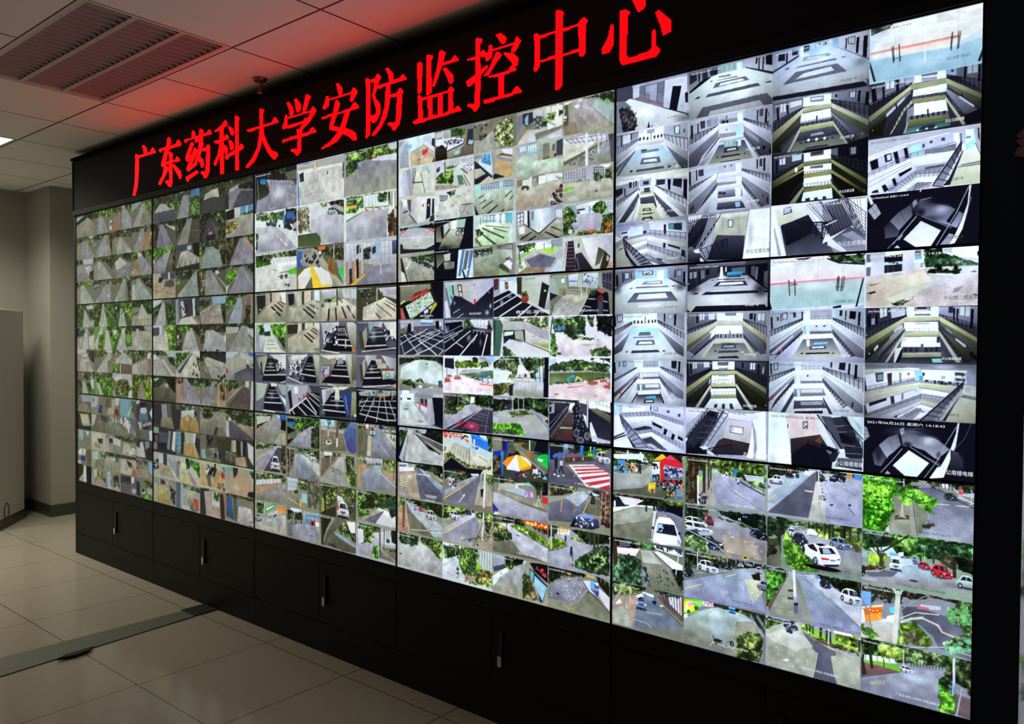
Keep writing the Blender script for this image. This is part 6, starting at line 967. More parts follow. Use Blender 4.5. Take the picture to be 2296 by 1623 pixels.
'4241':'B 776;P 898-9a8 -2,28 71,18 72,120 41,135 16,105;P 9aa -2,25 18,24 33,129 0,110;P eef 46,35 59,31 60,54 47,58;P dde-abc 75,12 114,8 112,83 78,81;P 24a 77,47 110,49 110,55 77,52;P aba 114,10 131,6 131,85 114,89;P cde-99a 133,7 193,7 193,79 178,100 133,91;P 36c 133,54 152,56 152,61 133,60;I 456 16 5 137,7 189,9 189,73 137,80;P 898 193,12 207,8 208,91 193,95;P 334 207,14 245,12 246,121 208,91;L 9aa 2.2 211,58 244,72;R 667 2.8 4 3 209,14 244,17 244,121 210,91;A 998-aaa 17,191 52,136 72,97 126,96 160,148 119,253 9,252;A bba 48,136 126,118 149,153 111,174 49,147;L dde 3.4 64,185 74,172;L dde 3.4 82,229 94,212;L dde 3.5 23,247 37,227;L 887 1.7 17,220 126,113;L 887 1.7 41,158 123,236;P 112 119,253 167,110 230,125 238,252;P 223 -2,109 33,129 -1,162;L bbc 4.5 138,197 164,207;L bbb 5 156,157 182,161;L ccd 3.9 125,253 142,212;L bbb 5 214,174 228,180;L bbb 5 214,226 230,229;P 445 193,145 212,146 212,251 190,250;P 622 190,150 208,124 205,173 190,178;P 887 38,89 52,82 48,130 37,129;P 887-665 50,90 68,86 68,126 52,136;E f73 38 111 2.4 3.4;E f73 48 112 2.4 3.4;R 443 2.3 5 2 72,103 122,112 122,135 76,126;R dda 4.5 2 1 126,79 150,84 147,159 128,152;G 243 465 164,115 186,100 190,139 168,143;P a65 193,101 211,91 215,130 197,123;E 7ac 205 93 3.7 6.6;P c44 201,104 208,105 208,118;P 9cb 182,83 189,78 190,100 182,100;G 354 687 -1,185 13,191 13,220 -1,214;Z 0 0 44;N 教学区-图书馆中心入口 0 490 780 925 50',
'4242':'B dde;G 243 475 9,11 146,7 146,116 73,115 18,103;G 354 8b6 41,12 142,9 146,49 73,58;P 58c 18,80 61,58 61,87 18,89;R 332 5.2 7 0 29,52 138,60 142,116 34,103;L 332 8 81,115 96,53;L 332 5.7 89,115 69,35;P dde 146,4 190,11 198,116 146,127;G 464 9b7 149,7 179,8 176,72 165,71;G 112 233 187,5 247,7 247,128 217,111 191,94;L 112 4.4 209,61 235,188;L 112 3.8 227,73 239,182;A ddd-cbc 22,103 57,98 73,144 187,138 248,149 248,237 34,242;P dde 202,122 247,128 248,182 202,149;G 364 6a5 2,109 18,103 34,190 30,242 2,242;G 353 696 65,110 97,115 180,136 187,144 97,147;P 998 120,172 184,169 150,180;P bbb 26,222 56,218 56,238 30,241;E 334 40 227 8.7 6.9;G 354 7a6 165,200 224,182 242,204 239,237 166,239;L 332 8.1 11,11 4,103;P c44 180,124 185,122 186,130;P 48b 190,141 194,141 194,149 190,149;Z 0 0 44',
'4243':'B cdf;P eef -4,5 241,-2 241,33 -4,35;P bcd -4,11 30,7 30,34 -4,41;G 253 576 -2,47 55,27 104,8 152,18 183,23 241,39 241,79 136,78 55,82 -2,87;G 364 8a6 55,39 112,20 160,24 176,59 63,69;P 999 -2,87 152,74 241,82 241,88 -2,99;P 563-786 -2,98 152,83 241,85 241,108 168,135 -1,164;O 4 9aa 30 131 33 24;O 4 463 112 97 60 12;G 453 8a6 -1,160 149,127 241,105 241,113 149,136 -1,170;A ecd-dcc -3,173 149,136 241,125 242,246 -5,249;P b65-a54 153,139 168,132 194,134 195,151 168,157 153,149;P b65-a54 201,124 230,120 230,137 203,138;P b65-a54 213,161 242,142 242,177 215,167;G 464 8a6 164,127 184,122 186,131 164,134;G 454 796 219,144 242,137 242,148;L 654 6.4 173,0 174,129;L 443 6.4 215,5 216,121;L 332 4.6 237,79 238,137;G 243 464 164,-11 241,-25 241,27 199,5 168,12;L 3ad 8.4 84,164 76,126 98,105 107,130;L ee8 7.7 104,163 113,112 132,128 129,146;L 3ad 6.5 107,139 109,162;L 3ad 6.5 128,135 130,143;P eef 72,168 129,155 137,161 76,174;P e64 73,174 88,170 137,161 137,165 76,181;E 776 30 220 8.4 5.5;L baa 1.8 1,237 89,194;L 778 2.4 142,79 148,79;P f93 138,77 144,76 144,82 138,83;N 人工湖 1 715 780 905 60',
'4244':'B 223;P 334-112 -3,5 85,-2 85,40 -2,195;P 99a -3,42 23,21 23,82 -3,91;P 223 -3,51 10,44 10,78 -2,82;P 334 27,9 85,-2 83,43 31,69;G 353 575 85,-2 121,-5 121,24 89,21;P eef 85,22 105,14 105,74 77,77;O 7 fff 89 57 16 24;P 99a-665 81,52 101,74 100,236 32,239;P 622 97,75 101,235 99,236;A 544-433 65,78 99,74 98,236 -2,238 56,109;P aa9 48,164 100,161 100,170 44,174;L 445 4.9 -2,226 73,77;L 99a 4.3 -2,195 77,41;L 778 3.7 -2,158 73,41;L 778 3.7 7,231 81,70;P 623 45,238 98,188 98,230;I 223 90 8.4 101,38 125,30 144,117 146,217 102,235;I 889 30 4.2 105,38 125,30 142,117 146,188 106,211;E 99a 112 192 10 23;E 334 112 192 8.1 18;E 99a 128 232 14 18;E 445 128 232 11 14;E 99a 156 204 12 24;E 556 156 204 9.5 19;E 112 170 226 7.8 12;L 223 3 126,178 150,181 174,190;P eef 121,1 157,-5 158,162 150,140 130,47;P 445 125,12 153,21 152,92 130,71;P eef 157,-2 242,-7 243,59 185,42 161,44;R 797 2.9 5 2 185,1 242,-4 242,36 192,18;P 776-554 167,47 193,38 243,77 243,117 181,66;P 223-334 167,50 173,55 243,117 243,235 194,240 170,149;L 223 3.5 167,44 164,168;P dde 166,126 170,120 201,233 174,231 166,173;L 445 4.1 153,-2 152,151;R 667 1.8 5 2 178,201 209,208 209,226 178,219;P bbc 194,210 243,221 243,235 190,240',
'4311':'B 112;P 99a 8,-5 156,-13 156,7 8,33;G 243 464 8,19 58,6 53,61 9,150;G 353 586 91,15 124,-2 145,28 124,45;P aab 118,-8 161,-7 161,33 134,30;G 121 233 161,0 254,-12 255,105 208,79 156,54;A bbb-aaa 61,16 80,17 177,137 254,164 254,236 37,241 48,157;O 5 ccc 92 137 32 54;R bbc 4.1 10 0 58,27 64,33 26,243 9,219;P 887 56,40 61,74 48,164 34,242 26,243 48,130;R aaa 3.4 14 5 89,23 254,95 254,144 108,40;P 998 102,41 254,144 254,167 156,100;P 334 99,41 108,44 240,163 229,162;L ccc 4.1 89,23 255,99;P 88a 85,30 91,29 90,49 85,50;N 广药生活区-天桥 1 490 790 900 50',
'4312':'B 887;G 121 343 103,7 255,-14 255,84 199,42 108,26;P bcd 9,6 59,-6 59,35 9,37;P 446 9,17 51,9 51,26 9,31;P dde 9,37 97,21 97,48 9,68;L dde 4.1 88,-7 88,30;P 554 95,22 103,20 103,40 95,42;A a98-987 9,86 114,59 106,101 130,237 76,236 26,220;A a87 9,68 108,53 103,67 9,89;A 667-556 111,25 124,30 255,182 255,235 130,237 106,94;A 9ab-88a 116,18 151,38 209,93 255,123 255,182 167,82;P ccc 111,63 183,62 186,71 111,69;A a97 193,50 250,85 250,111 199,62;P 334 225,90 250,104 250,118;L ccb 4.1 15,98 76,94;L ccb 4.1 15,113 73,113;L ccb 4.1 12,130 70,132;L ccb 4.1 12,146 66,149;L ccb 4.1 9,161 64,167;L ccb 3.4 12,106 62,174;P dde 56,90 76,88 73,99 58,101;P 99a 9,203 65,231 9,237;P bcd 240,41 245,39 245,60 240,61;P 99a 152,199 220,197 215,218 162,220;N 广药生活区-1号杆 0 600 830 970 50',
'4313':'B 887;G 231 464 46,2 251,-14 251,88 189,65 125,40 53,25;G 463 8b5 6,-6 43,2 40,52 6,69;R 332 7.2 5 0 151,2 245,-4 245,66 157,48;A 776-665 46,51 66,30 208,243 73,224;A bbc-9aa 50,21 86,33 164,87 251,159 252,226 202,228 158,177 73,85;A 998 214,122 251,128 251,159;L fc7 4.8 147,129 181,164;L ddd 3.2 176,96 251,159;A b97-a76 6,69 46,51 67,234 7,234;P 654 30,55 43,52 40,209 27,212;L ccb 4.9 47,59 67,234;L dcb 4.9 77,215 164,199 251,179;L 443 3.2 177,196 251,179;K ddc q 217 53 161 120;K d34 q 148 38 116 75;K dde q 122 32 93 65;K eef q 96 21 73 42;H 88a 99 42 75',
'4314':'B aaa;A bbb-999 7,67 132,39 190,86 252,138 252,232 7,233;O 4 ddd 126 81 38 24;G 232 464 7,1 126,-8 113,61 61,76 14,73;G 343 8c5 119,-6 252,-20 252,138 190,78 139,37;I 353 16 8.3 20,55 119,34 100,89 61,76;E fb4 24 154 5.4 4.1;E 334 18 153 6.1 5.8',
'4321':'B ccb;I c44 16 9.1 4,1 60,0 40,41 4,40;R c33 5.8 4 3 60,-7 99,-5 99,33 60,32;I a65 12 7.8 9,20 109,0 138,59 109,44;P ddc 99,1 142,-5 147,45 109,32;I 334 6 6.4 104,13 133,9 133,28 104,32;P 26d-38e 142,-8 180,-4 234,42 230,102 200,88 152,63;P 39f 142,-8 232,39 232,52 147,7;P eef 157,34 163,30 163,68 157,66;P cde 180,-10 218,-9 216,35 190,14;G 243 464 218,-9 250,-13 250,104 232,101;A ccb-bba 7,98 30,75 70,69 138,104 176,110 246,142 246,198 195,201 129,201 80,171 35,139;P bcd 5,66 45,37 70,31 70,69 30,75 7,98;P bcd-acd 70,31 136,69 218,110 246,124 244,137 214,135 138,107 70,66;L eee 1.9 47,37 47,69;L eee 1.9 104,51 104,87;P 7bb 145,74 164,81 164,93 145,90;E 23a 173 89 6.6 8.2;R 665 3.2 7 6 60,71 136,104 136,180 40,145;L 443 3.2 136,91 137,193;L 443 3.1 183,140 225,168;P 776 10,98 20,103 15,130 5,131;G 563 996 5,164 35,133 80,171 138,205 246,198 233,225 129,220 40,165 10,202;P 776 5,197 40,165 129,220 205,218 205,224 119,228 45,173 5,223;P 112 5,223 45,170 119,228 205,224 182,273 5,282',
'4322':'B 776;G 121 343 8,-8 191,-4 186,22 61,73 8,70;G 353 686 41,25 139,19 119,48 41,64;P d43 93,12 117,4 115,14 95,21;P 112 129,-30 223,-23 186,9 139,6;P dde 143,11 181,4 186,16 148,23;A 9ab-889 8,149 105,64 167,16 181,17 110,95 8,208;A 667-778 8,221 177,18 193,21 168,209 81,229;A 998-a98 186,53 247,35 247,202 163,210;L fb4 5.2 6,207 139,69;L dca 2.5 139,69 182,20;L bbb 5 182,86 168,209;P ccc 81,217 105,166 100,164 116,148 115,167 110,168 86,215;L dde 15 213,-11 208,212;L ccc 5.6 195,-11 194,46;P 223 191,103 208,96 203,150 194,152;G 353 7c4 221,15 249,-9 249,72 224,46;L 654 5 224,52 249,103;P 9cd 16,72 33,51 46,53 38,67;P cbc 31,66 61,55 68,103 33,111;P b96 46,89 56,83 56,112 46,115;P 55a 51,68 61,73 60,105 53,106;L dde 4.5 51,107 52,126;L dde 4.5 58,105 59,125;I 443 8 7.8 33,85 71,77 68,110 36,117',
'4323':'B 998;G 121 464 4,-7 155,-12 143,14 4,88;G 6a3 8c4 7,8 120,-3 114,17 7,48;R 332 7.1 4 0 13,-1 143,-17 143,14 16,85;A ccd-aab 4,158 143,21 166,16 166,38 5,198;A 889-99a 5,202 166,38 200,22 167,198 156,239 5,221;A a98 173,166 251,91 251,233 167,236;L fb4 5.5 8,189 72,124;P 887 4,111 50,84 143,21 38,118;K eef q 97 25 35 83;K 334 q 149 1 114 36;K 223 f 149 -5 163 14;G 463 8c5 166,16 250,-20 248,62 223,47 178,43;L dde 11 209,-25 201,180;G 343 675 212,49 245,63 234,133 217,116;E fc3 102 201 5.9 9.2;E fc4 188 63 3.9 9.8;L 443 3.1 98,210 251,144;L 443 3.8 161,230 206,66;L 443 3.7 234,148 251,91;I 564 26 6.9 121,181 251,129 246,205 156,232',
'4324':'B bcc;A ccd 5,89 98,61 99,230 5,231;P dde 5,-13 133,-19 121,23 5,27;L 998 4.7 8,159 62,95;L 889 3.2 5,192 57,214;G 354 7b5 5,19 86,2 98,61 14,110;G 353 8c5 98,-1 179,-10 179,172 122,207 86,134;R 654 3.8 7 0 179,-2 250,-9 251,230 168,145;G 564 ad6 168,130 246,119 251,230 134,234;P 8c3 173,90 199,97 193,129 173,121;G 874 ca6 202,134 235,138 235,183 202,187;A 987 116,186 168,183 162,216 116,224;E d43 121 227 5.8 6.2;I 464 26 8.5 80,20 190,2 179,187 75,223;L 443 4.6 167,39 173,113',
'4331':'B 443;P 887-776 1,-6 43,-12 43,89 1,103;P 226 41,9 75,24 73,78 46,82;P 23a 1,96 46,82 46,116 1,123;P 38e-25b 37,90 50,88 50,236 39,239;P 332-221 -1,124 39,117 39,239 -1,239;I 665 14 11 6,129 34,125 31,213 7,218;P 25b 65,25 72,24 73,118 66,119;A 887-776 75,31 123,24 184,145 138,127 75,98;P 554 75,44 89,28 109,79 80,97;A 776-665 132,49 202,83 244,154 244,199 194,163;G 243 475 94,-12 206,-15 197,19 156,25 104,20;P 112 202,-14 246,-14 245,83 184,80;L ccb 3.3 123,76 239,200;L dde 7.9 167,-9 168,82;P a73 152,72 172,62 174,124 154,111;P c53 118,21 139,18 139,31 121,34;L ccc 2.6 175,71 216,74;G 221 443 75,98 118,77 128,109 75,118;P f82 46,163 66,126 109,100 107,101 65,186;P fff-dde 65,186 107,101 111,100 125,202 66,200;P fc3 111,100 133,105 175,160 131,194 123,189;P fef 128,103 156,117 176,146 175,160;P f82 130,184 175,156 175,173 133,199;P dde 65,186 126,185 126,202 66,200;P 1b4-2c5 191,114 212,85 230,75 247,77 247,163 230,153;P eff 205,106 228,113 219,126 203,119;P 445 80,210 124,202 133,247 81,244;P dcd 182,178 203,168 205,206 180,211;P 9ce 203,190 230,195 244,231 226,228;I 334 20 9.4 80,210 244,199 244,231 119,243;I ddd 8 5.9 138,213 239,213 239,225 138,233;P d34 118,226 128,224 129,234 118,236;I 654 10 6.6 124,202 166,188 161,215 128,221;E 334 191 167 4.6 9.1',
'4332':'B 887;G 243 565 2,-4 109,-12 124,18 22,46 2,50;I e69 6 4 51,13 100,3 95,24 56,32;P bba-aa9 37,43 105,36 110,61 22,87;P 443 114,-13 185,-14 180,20 114,27;P cdd 110,28 157,18 138,35 110,41;P abc 47,82 119,53 185,78 185,104 139,101;P 8bb 138,35 162,11 183,33;P dde 105,36 117,33 117,60 105,59;L 99a 2.6 138,42 141,74;L 99a 2.6 181,33 183,72;P 97b-a8c 148,73 166,56 185,97 181,108 143,107;I cae 12 6.6 148,73 180,66 181,105 148,106;A bbc-889 2,105 42,110 139,154 245,187 245,239 43,245 3,241;A 998-887 22,94 120,106 245,142 245,171 153,151;L 443 4 124,141 245,171;P 112 221,-2 248,-13 247,77 222,83;L 443 29 208,1 208,86;G 243 475 171,-4 226,-9 231,55 199,49 176,27;L ccb 5.9 204,87 218,142;L ccb 5.2 210,85 199,146;L bba 4.6 185,143 227,153;L 443 5.9 189,12 204,100;P d33 224,87 247,89 247,129 222,125;P 99a 220,80 248,77 248,86;L dde 4.1 30,4 31,102;L 443 3.4 4,50 6,104;P 227-449 0,174 28,215 23,226 3,248;P dde 13,228 43,238 3,251;O 4 ddd 67 144 34 27;L 667 1.4 22,114 57,241',
'4333':'B 887;G 232 454 2,2 146,-2 146,39 51,39 3,44;A ccd-aab 27,50 93,36 140,64 248,146 248,233 129,206 88,136;L 334 4 245,143 123,77 84,51;A 776-665 3,178 94,143 129,206 248,233 3,236;L 998 4.1 91,144 135,212;G 564 896 3,52 39,51 88,95 88,128 9,142;G 243 464 3,119 88,95 91,136 9,176;G 6b2 9d3 84,47 146,39 248,98 248,138 169,97 93,65;A 876 175,55 248,82 248,102 197,73;G 343 696 146,22 248,35 248,67 209,54;P e33 146,-4 247,3 248,37 146,24;I fe5 18 6.5 152,5 242,11 242,25 152,19;L 223 6.6 67,2 65,97;L ccc 4.1 100,2 100,39;P eef 149,69 163,68 162,79 152,82;P eef 117,59 126,55 124,67;E 334 119 105 7.6 3.3;L 998 3.2 203,31 204,79;L 998 3.2 239,61 241,116;N 广药生活区-15号杆 0 450 800 880 50',
'4334':'B 998;P abc-99a 3,-9 58,-14 59,52 4,87;R 778 2.5 8 0 6,-6 57,-13 57,49 7,78;E 49e 21 75 4.9 9.2;P 445 4,87 59,52 65,75 10,118;P dee 4,146 62,76 80,83 10,202 4,213;E 334 42 119 4.2 3.3;G 363 8b4 62,68 94,49 118,41 89,80;G 121 343 58,3 153,-2 124,39 65,67;A 99a-998 4,230 35,144 118,41 144,33 141,83 139,238 4,234;O 4 bbb 107 144 23 41;L bbb 3.3 141,66 138,239;G 664 886 139,84 170,81 179,118 211,228 142,237;G 363 8b4 144,73 153,66 171,186 148,235;P 112 170,8 249,-9 249,110 193,57;I e44 20 6.5 176,14 243,40 241,73 181,37;P 223 170,41 193,57 190,126 173,96;P 5bb 173,48 190,66 186,120 173,92;P 223 190,58 249,126 228,237 216,233;P 8ce-9bd 193,81 246,135 227,229 193,137;L eef 3.2 199,111 233,155;L 9bd 5.7 147,8 146,81;E cde 148 11 5.8 8.1',
'4341':'B 667;G 131 353 2,-2 242,-25 242,17 186,39 2,56;P 223 0,24 42,5 42,94 0,107;P 778 63,-5 102,-4 102,46 64,59;P aab 63,-5 81,-7 81,31 64,33;I 334 16 8.8 81,24 128,23 123,49 85,55;P 38e -4,24 2,24 5,120 -2,121;P 38e 60,-7 66,-8 65,81 60,81;P 38e-27d 130,-8 141,-10 138,87 129,88;P 38e 179,-10 186,-11 184,76 179,77;P eef 167,-2 171,-2 169,66 166,66;G 383 6b4 140,34 177,21 186,63 145,64;G 4a3 7c5 186,14 242,17 242,29 190,38;P a66 210,22 238,21 238,30 210,32;A 667-556 -2,127 68,115 194,80 242,90 243,144 215,113 81,125 145,238 -2,243;P 443 64,84 169,60 190,81 68,112;L d34 3.8 64,70 126,56;L b54 3.1 83,68 83,99;E f93 103 87 3.8 11;E f93 139 77 3.3 9.3;L 445 3.2 68,86 126,73;P eee 81,122 180,104 243,147 243,223 203,238 154,239;P c45 98,128 186,110 198,115 101,135;P c45-b34 105,145 211,120 221,129 111,155;P c45-b34 114,164 225,133 233,139 118,173;P c45-b34 126,189 242,147 242,160 139,202;P c45-b34 147,217 242,175 242,193 162,235;P b34 195,238 242,208 242,241;L ca6 7.6 73,127 107,183;L 223 5 74,136 103,178;K dde q 244 24 190 94;P 56b 15,82 24,65 42,59 55,69 56,84 33,93 18,92;P 223 24,94 38,95 36,159 29,185 25,186;P 445 44,100 60,97 60,135 47,138;P bcd 46,103 59,104 58,136 47,139;L 223 8.3 51,137 42,183;L 223 8.2 54,136 62,185;L 99a 5.1 29,160 42,183;P eee 20,187 29,185 28,197 20,197;P eee 35,194 45,192 45,202 35,202;P eee 58,186 65,185 64,195 58,195;E 443 32 89 4.4 8.9;E 443 52 95 3.9 7.6;N 广药生活区-大门 0 430 780 935 50',
'4342':'B 887;G 343 aa8 1,-1 124,-14 112,26 69,54 1,89;R 654 3.9 7 0 7,4 86,0 87,57 8,87;P 998 1,76 95,49 87,69 1,121;A 889-556 1,121 87,63 112,32 154,17 166,39 138,145 109,209 0,225;A abc 69,73 112,26 146,16 166,39 121,112;O 5 dde 137 45 25 25;A 665 162,64 212,53 204,153 142,144;L fb5 3.8 56,76 52,160;L fc6 3.7 165,64 142,144;L eb6 3.7 142,144 204,153;L ca9 2.5 108,65 104,166;I a98 20 3.8 104,40 125,23 121,149 104,166;G 343 685 166,-11 243,-3 244,46 195,45;P cde 154,11 179,18 211,29 179,36;K 334 b 169 33 191 85;K 334 f 166 19 179 37;L a98 2.5 171,38 163,139;L a98 2.5 189,64 192,138;G 433 866 203,-6 243,-3 244,203 208,195 212,102;L ca9 3.6 229,0 226,184;L b98 3.7 215,3 212,163;L 654 3.6 239,4 236,199;P 56a-223 92,238 117,163 134,149 171,143 200,172 206,214 176,234;P 89c 113,170 134,151 171,146 192,168 155,172;I dde 26 5 113,176 192,168 196,216 109,234;P 112 87,240 113,170 109,228;P 334 188,169 200,179 196,192',
'4343':'B 99a;G 343 675 -3,-5 46,-2 41,46 -2,82;P eec 41,7 89,10 89,41 36,48;P ea3 44,-1 81,-7 81,8 46,14;R a73 6.3 4 0 46,2 78,-3 76,25 47,29;A bbc-99a -2,170 68,109 79,75 36,56 79,36 162,74 172,101 90,242 -1,241;G 7b2 9e3 -2,98 36,72 74,92 74,107 25,145 -2,158;L 443 4 -2,162 47,135 75,107;G 8c3 9d4 87,49 121,43 152,69 121,74;G 121 343 89,2 246,-11 242,50 162,74;G 243 585 95,209 152,130 212,66 244,57 245,236 203,235 142,233;R 443 11 3 0 167,4 202,1 198,131 172,71;L 443 17 187,6 185,135;L ddd 7.1 12,-16 13,141;L 887 4.7 46,6 48,60;L 332 7.1 22,12 25,130;H 445 72 42 83;P 236 90,118 100,115 102,157 90,161;E 321 96 111 4.2 7;L 38c 7 92,160 94,171;L 223 5.4 99,158 102,188;L ccb 4.6 93,172 93,201;I 9b7 40 7 101,216 212,96 242,139 203,212',
'4344':'B 887;G 121 343 1,-2 173,-12 153,17 69,38 2,109;G 363 8b5 69,30 117,18 111,32 75,44;G 7b4 9d5 122,20 153,25 137,30;A 99a-778 2,117 80,50 122,28 143,44 168,96 112,186 2,196;A 889 48,155 122,89 153,86 123,174 91,194;A 776-887 2,204 91,217 174,94 224,166 246,187 247,239 123,236;L aaa 3.9 91,205 123,174 153,101 168,92;P dde-ccd 140,41 173,33 246,105 246,187 209,119 168,96;L 112 3.8 140,41 168,96 246,187;L 889 2.3 209,59 246,105;P 36a-24a 173,22 206,29 204,121 173,83;P 5be 175,27 188,32 189,88 175,78;P dde 188,35 204,37 203,53 189,50;P c34 186,46 194,47 195,65 187,63;P c34 187,76 195,79 195,95 187,93;P 6bf 191,69 204,72 203,83 193,81;P 221 188,-10 245,23 246,105 208,51;R 998 3.1 7 0 142,-33 243,9 243,39 153,10;P ea3 153,2 188,5 188,17 158,12;E f73 88 22 8.4 5.4;H eee 86 44 67;H 8be 126 27 50;E 223 42 155 7 6.3;E f83 210 110 4 4.5;I dde 30 3.2 5,124 143,51 133,170 16,183;G 7a4 9c5 86,231 102,221 105,235 92,240;P 443 158,99 168,96 163,113',
'5111':'B 667 999 aab;P 445 -5,0 56,-4 59,87 -2,72;P 99a 56,3 242,3 242,15 169,13 56,16;P bbc 58,7 81,5 82,76 59,77;P 667-889 81,25 169,19 166,155 81,69;P 99b 102,22 142,21 142,84 102,57;P 767 81,69 166,130 164,160 57,77;L 333 2.5 100,22 100,88;L 333 2.5 144,22 142,115;L 445 1.9 81,47 162,72;P 99a 120,57 140,61 140,115 118,98;P ccd-aab 169,13 242,15 243,217 164,157;P 112 195,53 224,62 209,191 184,173;P 112 245,102 235,104 237,154 245,157;P 223 162,153 247,215 247,227 162,166;P dde-bbb 28,83 48,70 243,220 244,266 -6,254 -6,84;O 6 fff 102 159 64 57;O 6 444 240 234 59 43;E 3d8 225 169 4.6 4.9;P 677 2,80 27,76 53,117 49,141 2,126;G 223 556 2,113 45,114 70,174 74,213 66,262 16,254 7,206;L 112 5.8 33,246 70,154;L 112 5.2 35,246 15,156;L 112 5.8 37,253 76,224;L 112 5.2 33,239 49,141;P 112 109,256 115,213 119,253;P 112 119,256 127,236 126,255;P 778 -4,85 4,88 24,256 -3,254;Z 0 1;N 办公楼大门 1 710 900 890 50',
'5112':'B dde;P 99a-bbd -3,11 79,9 79,54 -2,161;P 223 16,17 20,17 21,76 17,79;P eef 24,13 50,14 50,65 25,71;P 223 52,14 56,14 56,48 52,50;P eff 79,9 163,10 163,60 79,60;P 99b 109,12 135,11 135,33 109,31;L 445 4.4 123,29 123,67;E 445 85 53 3.7 10;E 445 98 53 3.7 9.5;E 445 111 57 3.6 9.5;E 445 135 56 3.6 9.5;E 445 147 56 3.6 9.4;E 445 159 55 3.5 9.4;P ccd-99a 167,8 246,10 246,102 167,55;P 556 200,18 221,16 221,64 202,62;P dee 204,22 218,20 217,60 205,58;P 667 231,43 238,42 237,63 231,61;R 334 2.6 10 6 -3,76 83,52 76,79 -3,142;R 334 3.1 7 6 167,51 246,96 247,163 175,91;P eee-aaa 77,63 167,73 167,95 77,91;P ddd-889 77,63 77,89 -2,181 -3,129;P ddd-888 167,73 247,163 247,212 167,95;P ccd 67,108 91,89 167,101 171,118 175,138;P ace-bba 69,115 164,107 195,168 234,258 -2,240 29,169;P 99a-556 -2,187 69,109 29,169 -2,227;P 889-445 171,106 247,212 247,255 234,264 195,168;O 7 eff 120 148 40 32;P 334 87,114 110,114 104,125 92,128;P 778 91,121 148,121 152,135 87,133;P 667 92,160 152,166 158,199 84,193;P dde 100,171 142,173 146,190 96,183;P 556 74,219 166,220 170,233 70,231;P 223 51,217 60,217 58,228 49,227;P 223 182,224 192,224 190,232 180,232;P 667 29,169 69,109 67,121 9,236 0,234;E fff 211 231 3.8 7.4;E 3d8 237 239 2.3 3.7;D 4;Z 0 1;N 办公北楼二楼 1 720 880 900 50',
'5113':'B eee;P fff-ccc -2,16 137,9 137,47 105,65 -2,81;P eed 141,17 245,5 246,54 196,45;P 99a-aab -4,44 84,32 82,82 -3,155;P 223 -2,64 24,57 24,89 1,110;P 223 47,33 57,31 56,64 48,65;P 334 62,30 66,29 66,63 63,65;P 223 30,65 35,64 35,104 31,106;P 112 70,28 74,28 74,58 71,59;P 9ab 84,25 125,25 125,66 87,67;P 334 97,38 117,38 117,58 97,57;P def 125,25 139,26 138,63 126,63;P ccd-99a 139,31 246,44 244,166 139,76;P 112 180,44 192,47 190,106 183,101;P 223 200,46 229,52 227,101 198,82;P 334 143,39 173,42 172,70 143,70;P 112 234,57 246,59 246,173 233,145;R 334 3.3 9 5 -3,133 84,73 83,89 -3,175;R 334 3.2 9 5 139,69 244,160 245,203 139,85;P eee-aaa 84,67 137,68 139,82 85,83;P eef-aab 82,76 83,95 -3,254 -3,175;P fff-99a 137,69 245,209 245,258 137,91;P 99a 87,90 133,90 133,109 87,109;P 445 101,74 121,75 121,100 101,99;P bdf 125,73 135,73 135,106 126,108;P 778-445 81,95 44,171 6,255 31,253 65,188 85,115;P ccc 85,105 52,263 61,258 87,134;P 778-445 133,100 228,261 197,262 142,139;P ddd 133,119 186,260 174,264 132,150;R 334 3.2 7 3 135,106 197,256 186,257 135,125;R 334 3.2 7 3 81,104 19,254 31,256 83,121;P dda 85,112 135,111 137,123 85,124;P dda 87,150 134,150 136,160 85,160;P 556-223 87,125 135,124 146,190 89,173;P cca 87,160 134,163 166,263 71,260;P 223 99,185 122,186 128,203 95,200;P cc9 104,189 118,189 121,198 101,196;P 223 96,213 130,214 131,220 94,219;P 223 98,235 128,234 134,254 92,255;P cca 104,243 122,242 126,251 100,253;P 223 85,214 89,214 88,219 84,219;P 223 135,213 139,214 138,218 134,218;D 4;Z 0 1;N 办公北楼三楼 0 720 860 880 50',
'5114':'B aab;P eec-998 118,11 243,20 243,32 114,23;P aac -3,10 110,19 123,69 113,93 0,83;P dde 19,53 53,45 53,90 23,93;P cdf 53,32 98,33 98,78 53,84;P 445 21,56 42,53 42,63 21,66;P 445 26,80 44,76 45,89 28,93;P cce-dde 122,21 243,26 244,112 123,69;P 334 186,32 230,36 230,76 186,63;P 59a 188,35 203,36 203,66 188,62;P 223 169,35 177,36 178,87 170,86;P 334 98,59 110,58 110,73 99,75;R 334 2.5 8 5 123,58 242,90 242,124 123,82;R 556 2 12 3 23,93 123,72 111,93 28,106;P ddd-aa9 28,106 111,86 113,112 49,129;P eee-998 113,86 242,149 242,180 113,112;P eef 49,135 111,112 113,131 66,157;P bbc 113,112 242,180 243,235 115,144;P 223 183,141 225,165 225,177 185,153;P 223 169,132 177,137 175,165 167,157;P 223 229,175 242,186 241,223 229,209;R 334 2.5 10 4 113,131 243,210 241,247 115,147;R 667 1.9 6 2 62,150 113,131 113,147 70,164;P ddd-999 113,156 241,247 214,257 115,176;P eee 70,170 113,156 115,176 78,190;P bbc 78,194 113,179 214,257 144,252;P eef 95,205 115,195 175,255 128,254;R 445 1.9 8 3 91,205 115,189 183,253 168,255;P 556 147,211 167,220 163,232 146,224;P 99a-774 -4,89 23,93 28,106 66,253 -1,259;P bba 2,148 26,119 45,199 62,256 3,257;P 334 11,150 28,139 28,145 11,156;P 223 28,119 54,200 83,255 71,257 37,185;P ddd -7,62 23,93 -6,115;R 223 5.9 10 5 28,93 136,254 99,257 32,133;D 4;Z 0 1;N 办公北楼六楼 0 720 870 900 50',
